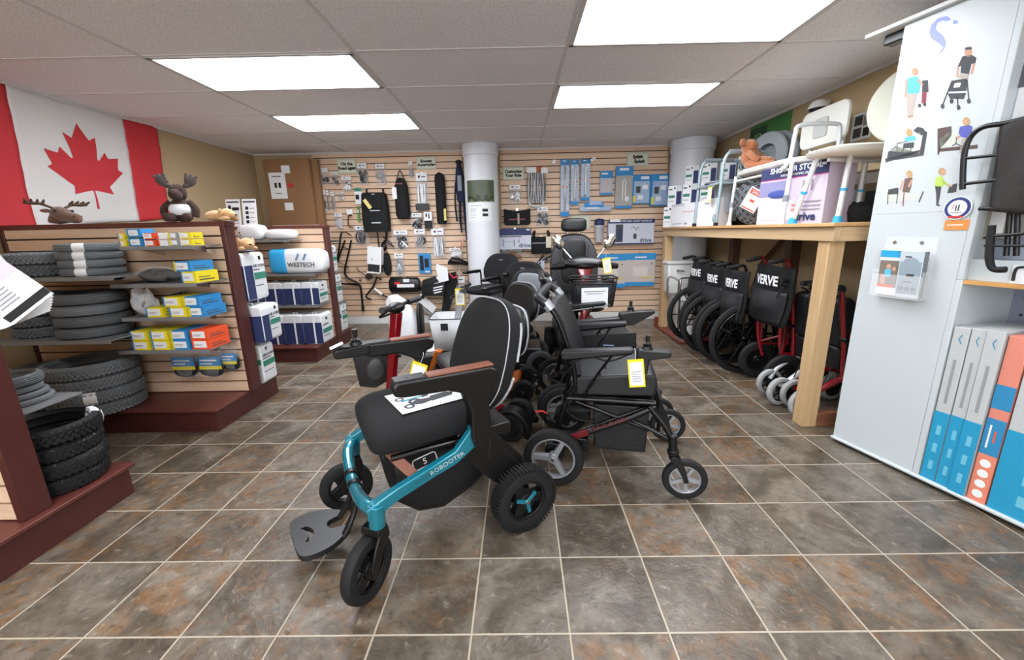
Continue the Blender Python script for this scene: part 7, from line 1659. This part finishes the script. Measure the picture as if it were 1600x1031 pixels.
for k in range(7): m.tube([(-w*.5+w*.10*k,-.05-.006*(k%3),-h_*(.9-.08*k)),(-w*.2+w*.10*k,-.07,-h_*(.55-.05*k)),(w*.05+w*.08*k,-.05,-h_*(.1+.09*(k%4)))],.011,n=8,smooth=2,mi=k%2)
part('canes', m, [BLKM,ALU], t); part('card', MB().box((-.02,-.09,-h_*.9),(.03,-.085,-h_*.4)), mat('pale_card','b9c4d4',.7), t)
# grab bar packs
def grab(px0, py0, px1, py1, label, horiz=False):
    t, w, h_ = base('grab_bar_pack',label,'packet',px0,py0,px1,py1,.05)
    m = MB(); m.box((-w/2,-.05,-h_),(w/2,-.045,0),0); m.box((-w/2,-.0515,-h_*.10),(w/2,-.044,0),1); m.box((-w/2,-.0515,-h_),(w/2,-.044,-h_*.92),1); m.box((-w*.25,-.0525,-h_*.04),(w*.1,-.05,-h_*.02),2); m.box((-w*.3,-.052,-h_*.5),(w*.35,-.05,-h_*.46),3)
    part('card', m, [mat('pack_pale_blue','9fb4d0',.5),LBLU,PAP,PNK], t)
    m = MB(); m.tube([(0,-.05,-h_*.14),(0,-.075,-h_*.17),(0,-.075,-h_*.85),(0,-.05,-h_*.88)],.014,n=10); part('grab_bar', m, ALU, t)
    m = MB(); m.box((-w*.46,-.095,-h_*.90),(w*.46,-.052,-h_*.11)); part('blister', m, film('blister',.15,rough=.05,wr=4), t, bevel=.006)
grab(876,249,889,338,'longest blue capped grab bar pack, leftmost of the three')
grab(892,250,904,320,'medium length grab bar pack in the middle of the three')
grab(908,249,921,313,'shortest grab bar pack, right of the three')
wcard(938,267,957,304,'blue and grey carded handle pack right of the grab bars',[mat('pack_pale_blue','9fb4d0',.5),LBLU,PAP,GRYP,mat('pale_photo','bdb6b6',.6)],[(0,0,1,.3,1),(.1,.08,.6,.16,2),(0,.92,1,1,1),(.1,.35,.9,.9,4),(.2,.45,.6,.7,3)],th=.02,dep=.04)
t,w,h_ = wcard(963,260,987,325,'tall blue topped pack with a clear window and long toilet aid',[mat('window_grey','a7a39c',.5),LBLU,PAP],[(0,0,1,.22,1),(.2,.04,.75,.10,2),(0,.94,1,1,1)],th=.04,dep=.06)
m = MB(); m.tube([(-w*.08,-.066,-h_*.82),(-w*.08,-.066,-h_*.36),(w*.0,-.066,-h_*.31),(w*.08,-.066,-h_*.36),(w*.08,-.066,-h_*.7)],.008,n=8); m.ell((w*.18,-.066,-h_*.77),(w*.14,.006,h_*.07)); part('white_aid', m, WHT, t)
for (a,b,c,d,lb) in ((989,273,1015,318,'blue pack with round item pictures left of its twin by the corner'),(1018,272,1043,321,'blue pack with round item pictures nearest the corner column')):
    wcard(a,b,c,d,lb,[LBLU,mat('pack_pale_blue','9fb4d0',.5),PAP,DGRYP,mat('yellow_flash','d8cc3c',.6)],[(.1,.22,.95,.97,1),(.45,.06,.9,.16,2),(.2,.4,.45,.62,3),(.55,.35,.85,.5,2),(.3,.7,.6,.85,2),(.05,.72,.2,.95,4)],th=.03,dep=.06)
t, w, h_ = base('blister_pack','blue and white horizontal packs of suction bars hanging below the grab bars','packet',906,315,955,329,.09)
m = MB(); m.box((-w/2,-.09,-h_),(w/2,-.05,-h_*.45),0); m.box((-w*.35,-.1,-h_*.6),(w*.25,-.06,-h_*.1),1); m.box((-w*.2,-.105,-h_*.4),(w*.2,-.07,h_*.05),0); m.box((-w*.3,-.106,-h_*.8),(w*.1,-.08,-h_*.62),2); part('packs', m, [mat('pack_pale_blue','9fb4d0',.5),LBLU,PAP], t, bevel=.004)
t, w, h_ = base('drinking_cup','clear white cup with a dark blue band hanging on the wall','cup',929,342,944,378,.07)
m = MB(); m.lathe([(w*.38,-h_),(w*.44,-h_*.4),(w*.46,-h_*.38),(w*.5,-h_*.36),(w*.5,-h_*.28)],o=(0,-.06,0),n=24); part('cup', m, mat('frosted_cup','b9bcc2',.3), t)
m = MB(); m.lathe([(w*.47,-h_*.30),(w*.47,-h_*.05),(w*.3,-.0)],o=(0,-.06,0),n=24); part('blue_band', m, NAVYP, t)
t, w, h_ = base('bed_assist_box','wide white and navy carton with pictures of a bed handle, hanging above blue packs','box',951,343,1021,381,.10)
m = MB(); m.box((-w/2,-.10,-h_),(w/2,-.02,0)); part('carton', m, mat('carton_pale','c9ccd6',.6), t, bevel=.002)
m = MB(); m.box((-w/2,-.1015,-h_*.16),(w/2,-.099,0),0); m.box((-w/2,-.1015,-h_),(w/2,-.099,-h_*.95),0); m.box((-w*.47,-.102,-h_*.1),(-w*.25,-.099,-h_*.0),1); m.box((-w*.34,-.1015,-h_*.9),(-w*.18,-.099,-h_*.2),2); m.box((-w*.28,-.102,-h_*.8),(-w*.2,-.099,-h_*.35),0); m.tube([(-.0,-.1015,-h_*.35),(w*.06,-.1015,-h_*.3),(w*.1,-.1015,-h_*.45),(w*.16,-.1015,-h_*.3)],.004,n=5,mi=2); m.box((w*.05,-.1015,-h_*.78),(w*.12,-.099,-h_*.58),2); part('print', m, [NAVYP,PAP,DGRYP], t)
text('lettering','HOME BED ASSIST HANDLE',.034,FY(w*.08,-.1025,-h_*.08),PAP,t); text('lettering','drive',.075,FY(w*.32,-.1025,-h_*.84),NAVYP,t,bold=.001)
for (a,b,c,d,lb) in ((935,397,976,449,'blue and beige bath cushion pack, left of the large pair behind the scooter mirror'),(978,396,1022,446,'blue and beige bath cushion pack, right of the large pair by the pine post')):
    wcard(a,b,c,d,lb,[mat('beige_pack_face','c9bdb6',.5),mat('bright_blue','2b92cf',.5),PAP,mat('pale_shape','d9cfc8',.6),mat('yellow_pale','d6c27a',.6),DGRYP],[(0,0,1,.20,1),(0,.88,1,1,1),(.3,.1,.7,.14,2),(.25,.4,.75,.7,3),(.55,.72,.9,.78,4),(.85,.3,.9,.34,5)],th=.04,dep=.06)
small_bag(845,300,846,301,'x') if 0 else None
# empty wire hooks high on the wall
for (x,y,lb) in ((866,254,'empty chrome hook with a small white price chip left of the long grab bars'),(928,250,'empty chrome hook right of the shortest grab bar')):
    t, w, h_ = base('wall_hook',lb,'hook',x-4,y-4,x+4,y+4,.16); part('price_chip', MB().box((-.02,-.18,-.03),(.02,-.178,.0)), PAP, t)
# ---------------------------------------------------------------- check helper-free end
